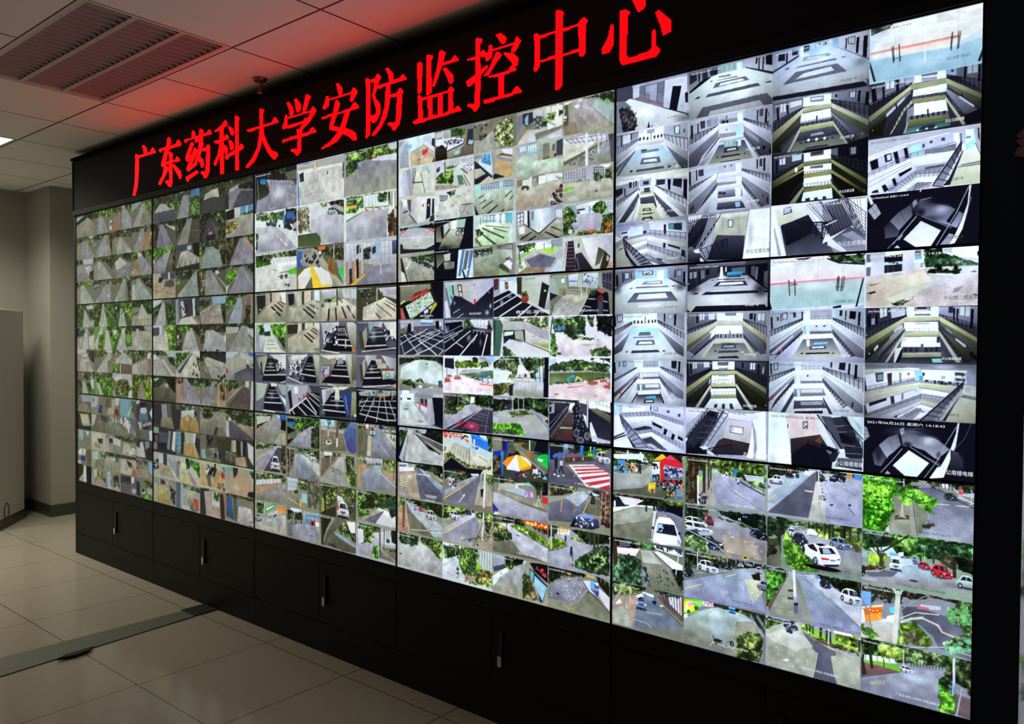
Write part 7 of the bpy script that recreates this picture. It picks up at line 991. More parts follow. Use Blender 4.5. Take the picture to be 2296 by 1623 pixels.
'5121':'B bbc aab bbb;P 99a -4,-8 249,-12 249,16 -4,2;P 778-aab -4,5 91,-1 91,47 66,55 41,76 -4,108;P 334 -4,17 22,21 24,52 -4,72;P 112 27,11 33,13 33,61 29,72;P 334 40,10 55,9 59,59 41,58;P 223 62,12 87,10 88,46 66,46;P 8aa 89,8 143,5 145,50 89,46;L cdd 2.4 101,10 102,48;L cdd 2.4 116,9 116,47;L cdd 2.4 130,9 130,47;P aef 145,9 161,7 163,57 147,68;P eef 147,13 156,13 158,72 149,81;P aab-ccd 164,5 249,5 250,107 205,67 171,43;P 223 201,6 206,6 205,38 200,36;P 223 209,9 212,9 212,70 208,67;P 223 221,11 225,11 223,77 219,74;P 112 229,8 247,7 248,61 230,51;P 223 171,40 250,93 250,107 171,48;P 112 41,58 66,49 66,61 -3,121 -4,108;P dee-bbb 66,55 91,44 171,45 250,107 251,255 -6,254 -3,118;O 5 fff 158 154 51 88;P 778 91,56 128,59 127,69 91,64;P 778 84,74 147,75 149,82 84,77;P 667 82,88 171,86 183,108 74,112;P dde 97,93 161,94 170,105 92,108;P 556 59,137 207,132 216,149 49,152;P 445 25,139 36,140 30,150 15,150;P 445 232,135 247,136 245,144 227,140;P 445 66,71 73,72 72,77 64,76;P 667 42,200 234,192 249,223 249,254 226,249 213,219 67,226 58,250 22,250;D 4;N 办公北楼一楼 1 710 880 800 50',
'5122':'B ccd;P ccd-99a -3,5 92,2 93,82 -2,133;P 223 5,32 12,33 13,101 6,105;P 223 26,29 30,29 31,82 27,87;P 445 35,17 51,16 51,58 37,59;P 99b 55,11 91,10 91,58 57,54;R 334 2.4 2 0 60,13 66,11 66,56 60,55;P bbc 93,5 149,11 149,52 93,47;P 667 114,18 119,18 119,30 114,30;P 889 96,30 149,35 149,58 96,51;E 223 107 45 5.3 8.3;E 223 118 46 4.2 8.3;P def 149,14 162,13 165,69 151,65;P 9cf 164,11 181,13 181,51 166,58;P bbc-99a 169,4 248,4 248,118 169,47;P 223 206,16 210,16 209,71 206,70;P 556 213,15 225,14 224,53 213,50;P 112 230,18 236,17 234,91 228,86;P 667 238,35 241,35 241,58 237,57;P 633 235,79 240,80 239,101 234,99;R 223 3.1 9 6 -2,90 95,56 93,76 -2,158;R 223 2.9 9 6 168,44 247,106 248,152 170,62;P eee-bbc 93,53 168,55 168,82 93,76;P ccd 93,76 168,82 170,129 95,128;P 889 95,101 146,107 146,133 95,128;P 667 114,83 120,83 120,90 114,90;P 9df 146,81 159,82 162,129 148,128;P eef-99a 93,56 93,76 -1,188 -2,145;P eef-99a 168,55 248,134 248,197 168,79;P 889-556 -1,188 93,79 93,118 43,200 29,245 -1,256;L 99a 3.7 -1,182 91,85;R 334 3 8 3 65,176 95,119 93,133 47,213;P dde-99a 95,125 168,125 170,146 95,148;P dde-99a 95,125 95,151 65,224 47,249 33,249;P 889-445 168,82 248,197 248,248 215,245 170,123;P 99a 170,88 211,158 214,182 177,125;P 112 224,196 233,201 228,220 223,216;P 112 243,216 248,223 248,243 241,235;R 334 2.9 9 4 168,117 221,241 211,250 170,140;P dde 170,140 208,246 201,250 167,145;P 446-bb9 94,160 170,152 198,258 62,250;P 8aa 108,146 146,148 148,178 110,173;L dee 2.4 118,146 118,170;L dee 2.4 132,147 132,171;P bef 150,149 160,149 161,179 151,179;P 334 111,180 150,178 155,200 108,202;P ccb 120,185 145,185 147,195 119,195;P 334 103,216 159,218 160,226 99,226;P 334 99,245 157,245 161,253 100,249;P 112 89,217 94,217 92,224 87,223;P 112 169,219 175,219 173,224 168,224;D 4;N 办公北楼二楼 0 700 860 840 50',
'5123':'B ccd;P ccd-aab -3,11 89,10 88,93 -2,121;P 223 1,24 7,25 8,99 2,101;P 445 31,19 47,17 48,54 32,55;P bcd 55,13 87,12 87,57 55,55;P 223 23,18 27,17 28,73 24,75;P bbc 91,13 145,15 146,53 91,52;P 667 110,18 116,18 116,28 110,28;P 667 130,17 135,17 135,27 130,27;P def 145,12 161,13 162,60 147,59;P ccd-99a 164,11 244,9 245,112 164,52;P 223 206,10 211,11 211,58 207,55;P 445 215,10 223,10 223,49 215,47;P 223 226,10 232,10 231,74 226,70;R 334 3.1 9 6 -2,109 91,52 89,75 -2,134;R 334 2.9 9 6 164,46 245,95 245,146 166,64;P eef-bbc 91,55 163,57 164,81 91,79;P ccd 91,82 163,82 165,122 91,121;P 889 93,100 148,104 148,124 93,121;P def 147,80 159,80 161,121 148,121;P eef-99a 89,48 89,72 -4,191 -4,136;P eef-99a 164,57 245,131 245,182 164,78;P 99a-667 -3,197 89,78 90,120 48,183 23,245 -3,246;P 445 4,217 17,195 19,220 8,242;P 99a-667 165,84 245,188 246,240 223,247 165,125;P 223 236,203 241,202 241,233 237,229;P 445 224,187 228,186 227,202 224,201;R 334 3 9 4 48,189 91,102 90,126 30,234;R 334 2.9 9 4 165,110 226,247 217,248 167,137;P eef-bbc 91,117 163,115 165,139 91,141;P eef-aab 91,117 91,144 63,252 45,255;P eef-aab 163,118 203,249 193,247 163,145;P 99a-556 92,144 164,142 167,183 92,180;P 334 95,148 104,148 104,162 95,161;P 223 106,153 116,153 117,164 106,164;P def 144,138 162,138 162,182 146,182;P eee-bbb 92,180 165,183 167,207 92,204;P 667-334 92,204 166,206 176,244 89,239;P 9cf 145,211 159,211 161,235 147,235;P ccd 164,189 193,241 186,245 162,206;D 4;N 办公北楼四楼 0 720 860 880 50',
'5124':'B 889;P ccc-778 -7,8 45,5 31,51 -6,100;P 445-112 -2,101 45,11 110,11 36,203 -2,248;P ccb-998 92,13 185,13 180,64 177,134 97,116 83,161 77,161;P aa9 107,34 181,35 177,134 93,115;L 998 1.8 107,22 107,117;L 778 2.3 156,31 158,128;P 998 125,46 140,47 139,85 125,83;P ccd 127,50 137,51 137,80 127,79;L 112 2.4 125,47 139,48 139,84 125,83 125,47;P 445-112 91,118 175,133 169,255 61,243 79,161;P ddd-eee 188,7 246,7 245,264 169,255;O 5 99a 191 130 13 140;P 778-112 -2,150 32,191 62,255 -2,248;P 223 17,140 60,38 74,16 82,18 35,185;R 112 3.7 12 0 1,28 74,13 20,153 -2,174;R ccd 3 8 0 64,26 96,8 65,195 24,190;L 223 5.4 62,26 28,184;L 112 4.3 32,185 103,15;P ccc 17,189 35,179 39,204 24,202;R 112 3.6 6 6 41,186 123,139 124,179 62,249;P ccc 39,228 47,235 54,254 40,253;R 112 3.1 4 5 -3,45 31,33 1,126 -2,137;Z 1 0;N 办公北楼北梯 1 715 995 900 90',
'5131':'B aab 99b aab;P 8ac-9cf -3,-1 173,1 174,44 -2,84;P bbd 1,17 67,11 68,50 1,85;P 223 36,17 41,16 40,83 35,84;P 223 15,17 33,16 33,53 14,51;P 334 52,10 68,14 68,39 52,38;P 9cf 71,7 111,1 111,45 71,51;P 223 83,6 98,6 99,35 83,37;P eef 74,8 83,6 83,73 74,69;P ccd 104,4 158,3 159,49 105,43;P 99a 113,5 148,5 148,28 113,25;P ddd 115,9 146,8 146,25 115,23;I 556 10 3.3 117,12 144,10 144,22 117,20;P ccd-aab 173,1 252,-7 253,135 191,68 174,50;P 667 196,11 215,13 214,53 197,44;P bcd 199,15 212,17 212,47 200,40;L 223 1.6 206,14 206,46;P 223 191,14 195,15 193,66 190,63;P 112 218,21 225,21 222,96 216,91;P 112 235,23 245,22 243,126 233,117;P 556 165,43 194,70 253,135 253,146 188,72 165,47;P 445 -2,95 71,40 71,51 -2,112;P bce-bbb 1,102 71,51 165,43 191,70 253,140 254,251 -1,226 -2,107;O 8 9cf 117 42 60 38;O 6 dff 138 67 27 60;O 5 fff 86 57 18 39;O 6 778 229 136 25 32;P 99a 83,56 150,64 155,77 80,77;P bcd 93,63 141,69 141,77 93,72;P 667 71,96 165,95 170,103 59,102;P 667 62,120 171,121 195,166 28,169;P ccd 84,134 154,128 163,150 61,155;P 223 183,95 191,97 190,100 180,98;P 223 37,93 46,94 43,98 33,98;P 223 -1,217 235,227 245,242 244,253 -1,237;P 667 242,215 254,230 254,256 247,254;E 3d6 247 92 2.2 3.7;E 3d6 242 140 2.2 3.2;D 4;N 办公北楼一楼 1 720 880 850 50',
'5132':'B 556;P 778-99a -1,-7 82,-12 82,49 0,95;P 112 11,25 17,25 19,84 13,88;P 112 38,17 43,17 45,64 40,66;P eef 22,12 36,11 37,51 22,52;L 223 2.3 29,9 29,51;P dde 47,9 79,9 79,31 48,37;P eff 83,-6 157,4 158,52 84,44;P 889 102,3 137,7 137,34 102,28;P dee 105,10 134,13 134,22 105,19;P 99a 157,4 174,4 174,58 158,52;P 223 166,12 172,13 172,30 167,29;P 889-556 174,4 251,5 252,116 174,53;P 445 201,14 219,12 217,46 202,43;P cde 204,17 216,15 215,43 204,40;L 112 2.1 210,14 210,44;P 112 224,17 230,16 228,71 222,66;P 112 243,28 251,29 250,94 240,86;R 112 3.4 10 6 0,90 82,46 82,66 0,147;R 112 3.3 9 6 156,33 250,89 251,147 158,52;P bb9-997 82,49 158,50 159,69 82,71;P cca-775 82,52 82,74 1,192 0,147;P cca-887 158,50 249,157 250,183 158,71;P 776-443 158,71 250,183 250,226 161,91;P 554-221 82,74 83,110 45,182 1,243 1,195;P eff 79,76 155,73 158,118 76,119;L 99a 1.7 88,73 89,117;L 99a 1.6 134,77 135,115;L 334 7.1 120,100 120,136;R 445 2.2 12 2 76,114 158,115 162,140 77,133;E 334 83 129 2.8 7.8;E 334 95 130 2.8 7.7;E 334 109 130 2.8 7.7;E 334 133 131 2.7 7.7;E 334 145 132 2.7 7.6;E 334 158 128 2.7 7.6;P 99a-334 155,89 217,205 238,259 197,248 163,119;R 223 2.7 9 4 163,114 223,255 206,256 164,141;P bb9 164,141 200,249 195,252 162,154;P bb8-886 77,136 163,135 165,157 75,163;P bb9 77,136 75,163 49,251 41,249;P 334-998 74,166 165,160 195,250 52,252;P 556-334 74,166 165,160 177,199 65,205;R 223 2.8 7 4 30,195 78,120 70,151 20,243;P 445 102,174 142,171 146,195 96,197;P 99a 106,178 136,177 139,188 103,189;P 334 91,209 149,210 150,218 88,218;P 334 91,240 147,238 153,247 90,248;E fff 99 206 3.7 6.6;E fff 120 208 3.6 6.6;E fff 141 209 3.6 6.6;P 112 76,211 82,211 81,217 74,216;P 112 159,210 165,210 164,215 158,215;P 112 198,253 249,231 249,262 203,265;P 221 1,238 20,192 27,245 1,243;E 3e8 251 71 2.2 4.2;E 3d8 235 215 2 3.7;E fff 209 230 1.4 2.7;D 4;N 办公北楼三楼 0 720 860 900 52',
'5133':'B 112 122;P 556-334 4,6 84,-1 84,60 5,114;P eef 21,27 37,23 37,54 22,56;L 112 2.8 29,24 29,55;P 112 11,30 16,30 17,88 12,90;P bcd 56,19 81,18 81,43 56,47;P eff 87,16 158,14 158,63 87,61;P 556 104,15 139,14 139,36 104,35;P 334 108,17 136,17 136,27 108,27;P 667 158,14 176,13 176,62 158,57;P 112 176,8 249,-4 250,113 176,56;P 334 203,18 223,18 222,58 205,56;P 9ab 208,22 219,21 219,52 209,52;L 112 2.7 213,18 213,56;R 112 3.4 9 6 5,97 86,55 86,77 5,148;R 112 3.3 9 6 158,41 247,96 247,144 160,58;R 443 1.6 9 3 158,41 247,96 247,144 160,58;P 886-664 87,55 158,57 160,74 87,78;P 996-443 87,58 87,78 2,159 2,130;P 996-553 158,60 247,175 248,202 160,79;P eff 87,78 159,79 160,117 88,116;P 667 104,82 138,82 138,96 104,93;R 445 2.2 9 2 88,105 159,109 160,126 88,122;P 775 88,122 160,126 162,145 88,147;P eff 88,150 161,147 162,178 88,178;R 556 1.7 9 2 88,166 161,166 161,177 88,179;P 221 160,79 248,202 248,218 163,134;P 332 87,78 47,163 5,165 5,159;P 111 -4,160 87,91 88,147 45,249 -4,240;P 111 157,119 248,241 248,257 194,251 158,141;P 885 88,113 159,111 160,128 86,135;P 996-331 87,91 87,99 -3,171 -4,154;P 996-331 157,108 248,231 248,247 157,122;P eff 88,135 159,133 161,163 86,168;R 556 1.7 9 2 88,163 161,160 161,177 88,180;P 774 88,183 159,176 161,193 87,202;P eff 87,202 161,196 164,245 82,243;P 334 93,231 104,230 106,250 93,250;P 334 116,233 125,232 127,251 116,251;P 334 137,232 146,231 149,251 139,250;R 223 2.8 8 4 44,227 88,135 85,163 35,247;P 997 88,169 88,185 64,253 48,250;R 223 2.7 8 4 159,152 196,241 188,245 159,168;P 996 158,168 194,246 188,250 159,185;E fff 67 89 3.8 12;E bdf 91 153 2.5 8.3;E 3d8 242 226 1.7 3.2;D 4;N 办公北楼五楼 0 720 870 900 55',
'5134':'B ccd;P ddd-aab -4,7 13,4 92,3 101,66 23,103 16,50;P ddd-bb9 9,15 89,8 98,60 23,97;P 334 34,17 54,12 58,41 34,51;P aac 36,21 52,16 54,38 36,45;P eee-ddd -5,7 9,9 20,119 43,253 -2,250;P 99a 10,106 30,245 21,247 7,117;P 112-556 26,103 101,60 120,113 154,206 247,176 247,261 43,250;P 223-112 29,98 101,66 111,106 105,155 43,202;P ccd-99a 89,2 110,1 147,85 138,105 120,96;P ddd 92,8 104,11 138,94 123,97;P 667-334 135,17 182,4 215,129 160,174 144,128;R 223 2.7 7 0 144,35 194,23 215,129 172,165;R 556 3.3 6 0 153,58 191,44 206,122 171,149;R 445 2.8 6 0 98,15 135,6 165,93 147,118;L 112 4.4 104,11 153,113;L 223 4.9 131,5 174,100;R bbc 2.8 5 0 110,18 138,12 162,93 144,101;P eef 179,4 245,7 247,197 215,129;R 445 3.2 2 8 179,4 216,134 247,182 245,7;R 334 4.3 5 0 179,-2 199,0 247,176 221,146;R 334 3.2 2 6 199,0 246,75 246,166 215,107;P 445-889 154,195 209,133 247,176 247,251 169,251;P bcd 157,206 163,185 201,245 193,249;P 889 186,167 215,155 247,203 247,229;P ccd 160,179 196,239 187,248 151,211;R 112 3.4 2 6 72,91 144,103 139,182 107,144;R 112 3.9 3 5 108,100 138,102 136,179 108,155;R 112 3.8 3 6 140,111 159,111 151,162 136,181;L 112 5.6 72,91 153,108;P ddd 142,182 157,174 160,185 139,204;L ddd 4.9 147,118 174,100;O 5 112 68 149 37 56;Z 1 0;N 办公北楼南梯 0 710 990 890 90',
'5141':'B ccd bcd 9bc;P 334 2,-9 54,-7 57,11 3,31;G 243 576 2,-4 52,-4 54,14 5,22;P bbc 3,31 57,11 59,22 3,41;P dcc-ddc 29,47 57,-4 254,-6 255,99 187,153 6,136 2,105;P cdd 57,-9 128,-9 145,-1 254,-6 254,4 169,-4 131,25 57,1;A ddc 59,7 141,6 174,31 122,68 57,50;P dde 3,76 55,53 122,45 184,56 254,45 254,58 184,68 122,59 57,74;P dee 3,61 55,44 122,40 193,44 193,51 127,49 57,55;P ddd 176,-3 223,44 252,53 254,67 207,55 164,-2;P edd 204,3 254,4 254,17 216,22;P ecb 65,102 184,110 184,133 68,142;P 9bc-8ab 2,144 187,157 255,140 256,250 15,241 4,175;O 4 cde 137 198 66 52;L 89a 1.5 60,65 71,259;L 9ab 1.4 108,158 94,258;L 9ab 1.4 150,142 162,246;L 99a 1.4 199,-9 199,241;L eff 3.3 128,-14 128,195;L 9ab 1.5 57,1 60,65;L 9ab 1.4 203,164 231,236;L c34 3 2,110 55,110 127,113 205,112;L c45 2.5 2,116 55,116 127,119 203,118;L 433 3.9 52,101 57,173;L 334 3.9 56,98 58,167;L 433 4.4 69,96 71,172;L 556 2.9 68,98 73,168;L 334 2.4 54,158 76,154;L 433 3.7 187,95 185,170;L 443 3.7 186,96 183,161;L 433 3.7 200,96 198,169;L 434 3.2 204,97 200,167;L 334 2.8 185,117 203,120;P 223 253,171 240,239 247,240 254,199;P 223 1,144 8,186 16,241 10,239 1,174;P 99a 246,241 255,186 256,245;Z 0 1;N 办公北楼二楼大门 1 700 905 840 55',
'5142':'B 334;P 667-99a 1,8 84,-1 84,43 1,92;P 112 5,14 15,15 20,79 8,84;P 112 31,14 36,13 38,75 33,76;P dee 38,-1 59,2 59,34 40,34;L 223 2.9 49,1 49,35;P 112 63,3 69,3 71,52 64,53;P bbc 71,-1 83,-4 83,21 73,19;P aac 84,-6 104,-3 104,36 86,38;P eff 104,-13 175,-9 175,33 104,31;P 778 121,-11 156,-7 156,12 121,8;P 99a 121,13 155,19 155,35 121,30;P 9ac 174,-9 197,-5 197,32 174,28;P 445 185,2 191,3 191,14 185,13;P 778-556 197,-5 254,-5 255,118 197,32;P bcd 220,-3 241,-3 241,35 220,32;L 223 2.3 230,-3 230,33;P 112 213,-3 218,-3 217,54 212,50;P 112 243,4 247,3 247,74 241,70;R 112 3 10 6 1,87 99,26 99,48 2,142;R 112 2.8 9 6 176,20 253,72 254,118 179,39;P 997 99,34 176,34 178,58 98,57;P cc9-886 99,36 98,55 2,172 0,146;P 776-443 98,55 97,71 2,192 2,172;P bb9-664 176,36 253,131 253,152 176,57;P 776-332 176,57 253,152 253,190 179,72;P eff 103,59 176,57 178,91 102,88;R 99a 1.4 9 2 102,78 177,83 177,100 102,97;P 886 100,99 176,104 176,123 100,118;P cca 100,99 100,118 85,144 53,241 51,238 80,138;P eff 105,120 175,125 180,180 105,175;P 99a-445 75,88 99,63 85,91 67,129;P 556-221 67,129 45,156 14,210 6,233 2,197;P bcd 41,145 82,85 85,91 42,162;P 112 62,108 66,104 67,126 64,130;R 223 2.5 9 4 43,214 100,82 100,106 53,236;P 99a-445 174,75 210,134 249,203 249,235 196,176 177,100;P ccd 203,118 235,171 235,180 203,127;P 112 207,110 211,116 210,130 207,124;R 223 2.3 9 4 174,94 229,242 218,243 176,113;P bb9 175,113 218,243 211,246 173,122;P 889 90,141 105,127 105,170 87,227;P 667-99a 91,190 98,173 180,175 185,233 86,246;L 112 6.7 136,156 137,185;R 445 2.4 10 3 93,176 177,175 178,194 93,198;E 223 100 181 2.7 8.7;E 223 113 181 2.7 8.6;E 223 125 179 2.7 8.6;E 223 148 179 2.6 8.5;E 223 159 180 2.6 8.5;E 223 172 180 2.6 8.5;P 885-663 94,188 179,192 181,211 92,212;P 354-6aa 91,214 181,213 185,238 86,246;P 334 125,224 149,222 157,239 113,240;E eff 114 238 2.9 3.8;E eff 134 237 2.9 3.8;E eff 154 238 2.9 3.8;P bb9 93,190 91,214 86,244 81,245;P 112 208,208 253,186 254,241 220,244;P 221 2,202 45,156 33,240 3,239;E 4e8 2 71 1.8 3;E 4e8 10 208 1.6 3;D 4;N 办公北楼四楼 0 700 860 900 60',
'5143':'B bbc ccd ccd;P aab-bbc -1,-8 192,1 253,-8 253,11 126,43 -1,82;L eef 4.5 -1,77 86,42 183,20;L fff 6 -1,87 89,52;L ccd 3 -1,97 92,60 174,28;P bbd 123,33 197,21 195,81 126,77;P aac-ccd -1,97 94,53 123,47 126,101 99,108 0,157;P 9df-bdf 94,58 123,47 126,101 99,103;P 112 4,98 23,88 26,131 9,139;P 223 38,75 54,72 57,106 41,112;P bcd 44,79 53,77 54,101 46,104;P 112 59,71 69,68 75,121 66,123;P 112 83,59 91,58 96,104 88,107;P 556 125,52 131,52 131,68 125,69;P 445 141,43 148,42 148,54 142,55;P 445 166,38 174,36 175,50 167,50;P eef 192,25 209,25 211,72 194,67;P 778 205,28 210,28 211,72 207,71;L 334 3.8 131,83 197,75;R 556 1.9 7 4 99,86 197,63 198,96 99,103;R 556 2 8 5 0,152 99,86 99,108 0,187;P 778 131,78 197,77 198,101 131,97;P eef-dde 101,108 198,98 191,132 182,139 102,137;P ddd 102,135 184,128 179,143 102,140;P eef-ccd 0,167 101,108 102,140 1,246;L 99a 2.5 0,192 101,123;L 99a 2.5 0,216 101,132;P ccd-99b 35,234 102,142 112,140 112,183 53,243;P 112 72,169 102,147 102,157 75,184;P 112 57,190 64,184 70,217 63,223;P 112 33,214 42,208 50,235 40,245;P 223 11,234 24,227 27,242 10,243;P aab-889 112,145 179,143 170,188 112,183;P 556 132,154 175,151 172,162 132,164;R 556 1.9 6 3 110,168 165,167 159,199 112,193;R 445 2 9 5 47,237 110,168 112,193 70,246;P eef-ccd 76,250 112,198 159,199 152,221 115,217;P 99a 113,217 149,223 142,243 103,253;R 334 1.9 6 3 93,246 118,218 147,225 103,253;P eed-bb9 211,77 239,75 253,143 253,249 183,247 210,160;P 7cf-9df 215,18 236,15 239,84 219,106;P eff 218,18 235,19 235,65 219,79;P 59b 219,46 229,46 229,56 219,56;O 6 9df 230 86 14 32;P aab 236,10 253,-3 254,134 241,80;P 223 243,17 246,15 248,73 244,58;L 334 3.2 239,80 253,143;P 667 210,162 253,155 253,162 209,167;P 667 203,170 253,165 253,172 202,173;P 223 212,105 215,101 187,243 171,244 185,214;R 334 4.3 7 7 149,239 210,67 209,104 173,249;L 223 4.8 152,230 210,65;Z 0 1;N 办公北楼六楼 1 735 860 905 52',
'5144':'B 112 112 112;P 667 -1,1 7,0 17,44 9,48 0,21;P dde -1,-1 5,0 14,39 9,43;P 99a 1,69 19,40 33,87 18,114;L 445 1.5 9,53 25,100;L 445 1.5 8,90 27,64;L 556 1.5 14,44 4,77;P 445-889 54,125 74,90 101,61 106,110 74,173;L 112 1.5 79,91 89,131;P 223-556 41,153 54,125 77,173 72,197 44,202;O 6 99a 128 71 39 43;P 445-99b 109,62 133,57 160,67 190,88 216,120 214,139 203,179 172,155 129,114 114,111;O 8 112 124 99 17 29;O 5 112 114 82 9.8 43;O 6 bbd 169 93 28 33;L 445 1.4 157,67 156,100;P 112 180,147 202,94 209,105 191,163;P 889 105,52 113,39 116,59 107,76;L aab 2.4 123,46 147,39;O 7 112 176 57 58 28;O 6 223 143 131 48 24;P ccd-eee 86,211 125,137 169,185 147,251 113,248;P 99a 168,246 187,200 197,208 187,247;P 112 124,118 201,192 196,201 170,180 126,133;L 99a 2.4 126,116 191,177;L bbc 2.9 114,116 62,229;L 889 2.4 75,197 85,184;P 889 72,206 82,186 85,194 75,216;L aab 2 50,247 65,220;P ccd 65,247 72,236 79,249;L aab 2.9 160,248 202,113 227,7;P ddd-eef 228,2 232,3 225,113 215,185 199,244 187,247 201,202 214,143 225,80;L 99a 2.3 232,54 221,135;P eef 123,-2 125,-1 123,10 121,7;N 办公北楼电梯 1 710 870 900 60',
'5211':'B aac;P 99a-556 -3,14 73,5 73,70 29,85 -5,129;P 112 2,31 10,30 12,91 4,96;P 334 32,21 52,19 52,55 33,63;P bcd 35,24 49,22 49,51 37,57;P 112 25,20 30,20 31,72 27,75;P 223 56,20 59,19 61,56 57,57;P ace 73,5 183,7 184,63 73,57;P 9cf 77,18 91,17 92,55 77,56;P 334 97,16 134,16 134,40 98,40;P ccb 100,19 131,19 131,36 100,37;I 765 8 3.2 102,21 130,20 130,36 102,35;P eff 148,19 172,18 172,72 148,70;P 8df 176,28 182,27 182,54 176,54;P aab-667 183,7 243,1 244,109 184,60;P 334 213,21 232,20 231,61 213,57;P 9ab 215,25 230,24 229,57 215,54;P 112 207,20 210,20 210,66 206,62;P 112 236,34 242,33 242,96 235,89;P 223 186,60 244,102 244,115 184,66;P dee-ccc -5,129 75,57 184,63 244,115 245,250 -6,254;O 6 bdf 128 74 59 25;O 7 eff 160 77 16 50;O 5 9df 182 60 16 31;O 7 445 227 113 30 37;O 7 556 8 116 26 39;O 4 fff 54 94 41 39;P 778 108,76 164,74 168,93 94,91;P ddd 114,79 160,78 162,88 106,86;P 778 77,102 186,104 188,111 73,111;P 223 55,107 65,106 62,111 52,112;P 223 198,105 209,105 210,110 199,110;P 556-778 71,135 196,135 220,187 43,188;P dde 86,144 178,143 186,170 77,172;P eee 84,202 161,200 165,216 80,218;D 4;E 3d9 0 101 2.2 3.9;Z 0 1;N 办公南楼一楼 1 700 870 900 50',
'5212':'B dde;P 99a-ccd -6,0 34,-1 35,44 -6,102;P 334 7,7 28,2 28,37 10,50;P def 10,11 26,6 26,36 12,44;L 223 2.6 18,8 18,45;P 112 -3,10 2,9 5,70 0,73;P eff 30,-5 149,-3 150,47 30,44;L 667 6.4 109,21 109,53;E 445 71 46 3.7 10;E 445 84 47 3.7 9.7;E 445 97 47 3.3 9.6;E 445 121 45 3.2 9.6;E 445 134 44 3.2 9.5;E 445 144 43 3.2 9.5;P bde 97,1 121,1 121,11 97,11;P aab-99a 149,-3 241,3 241,99 150,41;P 334 189,4 200,5 201,33 189,33;P bcd 191,6 199,7 199,31 191,31;P 112 173,4 178,4 177,48 173,45;P 112 207,8 215,9 213,71 207,67;R 223 3.3 9 6 -6,96 62,45 62,64 -5,135;R 223 3.2 9 6 152,38 240,108 240,148 154,57;P eed-bba 62,61 154,57 156,69 62,82;P dde-99a 62,61 62,82 -5,175 -8,129;P dde-aab 154,57 242,151 242,185 156,73;P ace-eee 56,87 154,79 201,155 240,229 240,243 -3,249 -3,208;P 9df 54,84 158,79 160,98 52,103;P 99a-445 -3,195 56,103 27,207 -5,234;P 99a-556 156,85 240,185 240,235 217,217;P 667 89,103 126,101 130,120 85,123;P 778 69,129 138,126 138,133 67,136;P 667 81,148 140,145 144,172 75,176;P eee 90,156 132,154 136,166 85,169;P 445 63,205 155,199 161,212 59,220;P 223 42,209 50,208 47,215 39,216;P 223 170,202 177,201 179,208 170,209;D 4;Z 0 1;N 办公南楼二楼 1 700 860 900 50',
'5213':'B ccd;P bcd-aab -7,9 82,7 82,52 -6,115;P 112 -3,22 3,21 5,81 0,84;P 667 15,22 20,20 21,45 16,47;P 223 30,15 43,12 44,44 31,47;P aac 32,17 42,15 42,42 33,45;P def 69,7 155,5 155,49 74,52;P aab 102,9 155,7 155,43 103,46;P def 86,10 98,9 99,48 88,49;R 778 1.9 5 2 103,35 155,31 155,44 103,47;P bdf 157,5 167,4 167,42 157,43;P ccd-99a 167,3 239,4 239,95 167,48;P 223 200,7 218,7 216,50 200,47;P 112 223,9 230,10 228,71 222,69;R 223 2.6 9 6 -6,122 80,46 80,62 -6,141;R 223 2.5 10 6 163,39 239,83 239,120 164,55;P eee-dde 82,53 161,47 162,68 82,75;P eef-aab 82,53 82,75 -8,188 -8,141;P eef-aab 161,47 239,126 240,163 163,71;P 99a 84,78 160,71 161,106 85,113;P ccd 103,80 157,74 157,93 103,99;P def 93,80 100,79 101,106 94,107;P 667 103,102 159,96 159,106 103,112;P 99a-445 -6,201 82,81 78,117 20,205 -1,227;P ddd -1,224 70,117 70,127 12,226;P aab-778 163,77 240,169 240,213 219,202 166,131;R 223 2.6 8 5 24,205 84,97 83,113 12,239;R 223 2.5 8 5 159,90 203,172 192,192 162,112;P eee 83,115 160,108 162,130 83,137;P dde 83,116 83,137 50,242 41,246;P dde 161,109 209,234 198,238 162,131;P 889-667 83,139 160,131 166,162 83,175;P ddd 111,140 158,136 158,153 112,158;P cdf 91,142 99,141 100,173 93,174;P eee 85,180 160,170 161,188 85,198;P 223-ccc 85,199 161,189 176,237 73,250;P 5ac 115,206 148,198 148,216 115,220;P 445 108,223 140,216 144,240 105,245;P ddd 114,229 136,225 139,234 112,238;P 223-778 85,181 85,200 67,247 60,248;P 334 162,172 178,237 172,239 162,194;E d34 23 192 2.6 7.2;D 4;Z 0 1;N 办公南楼五楼 0 720 860 900 50',
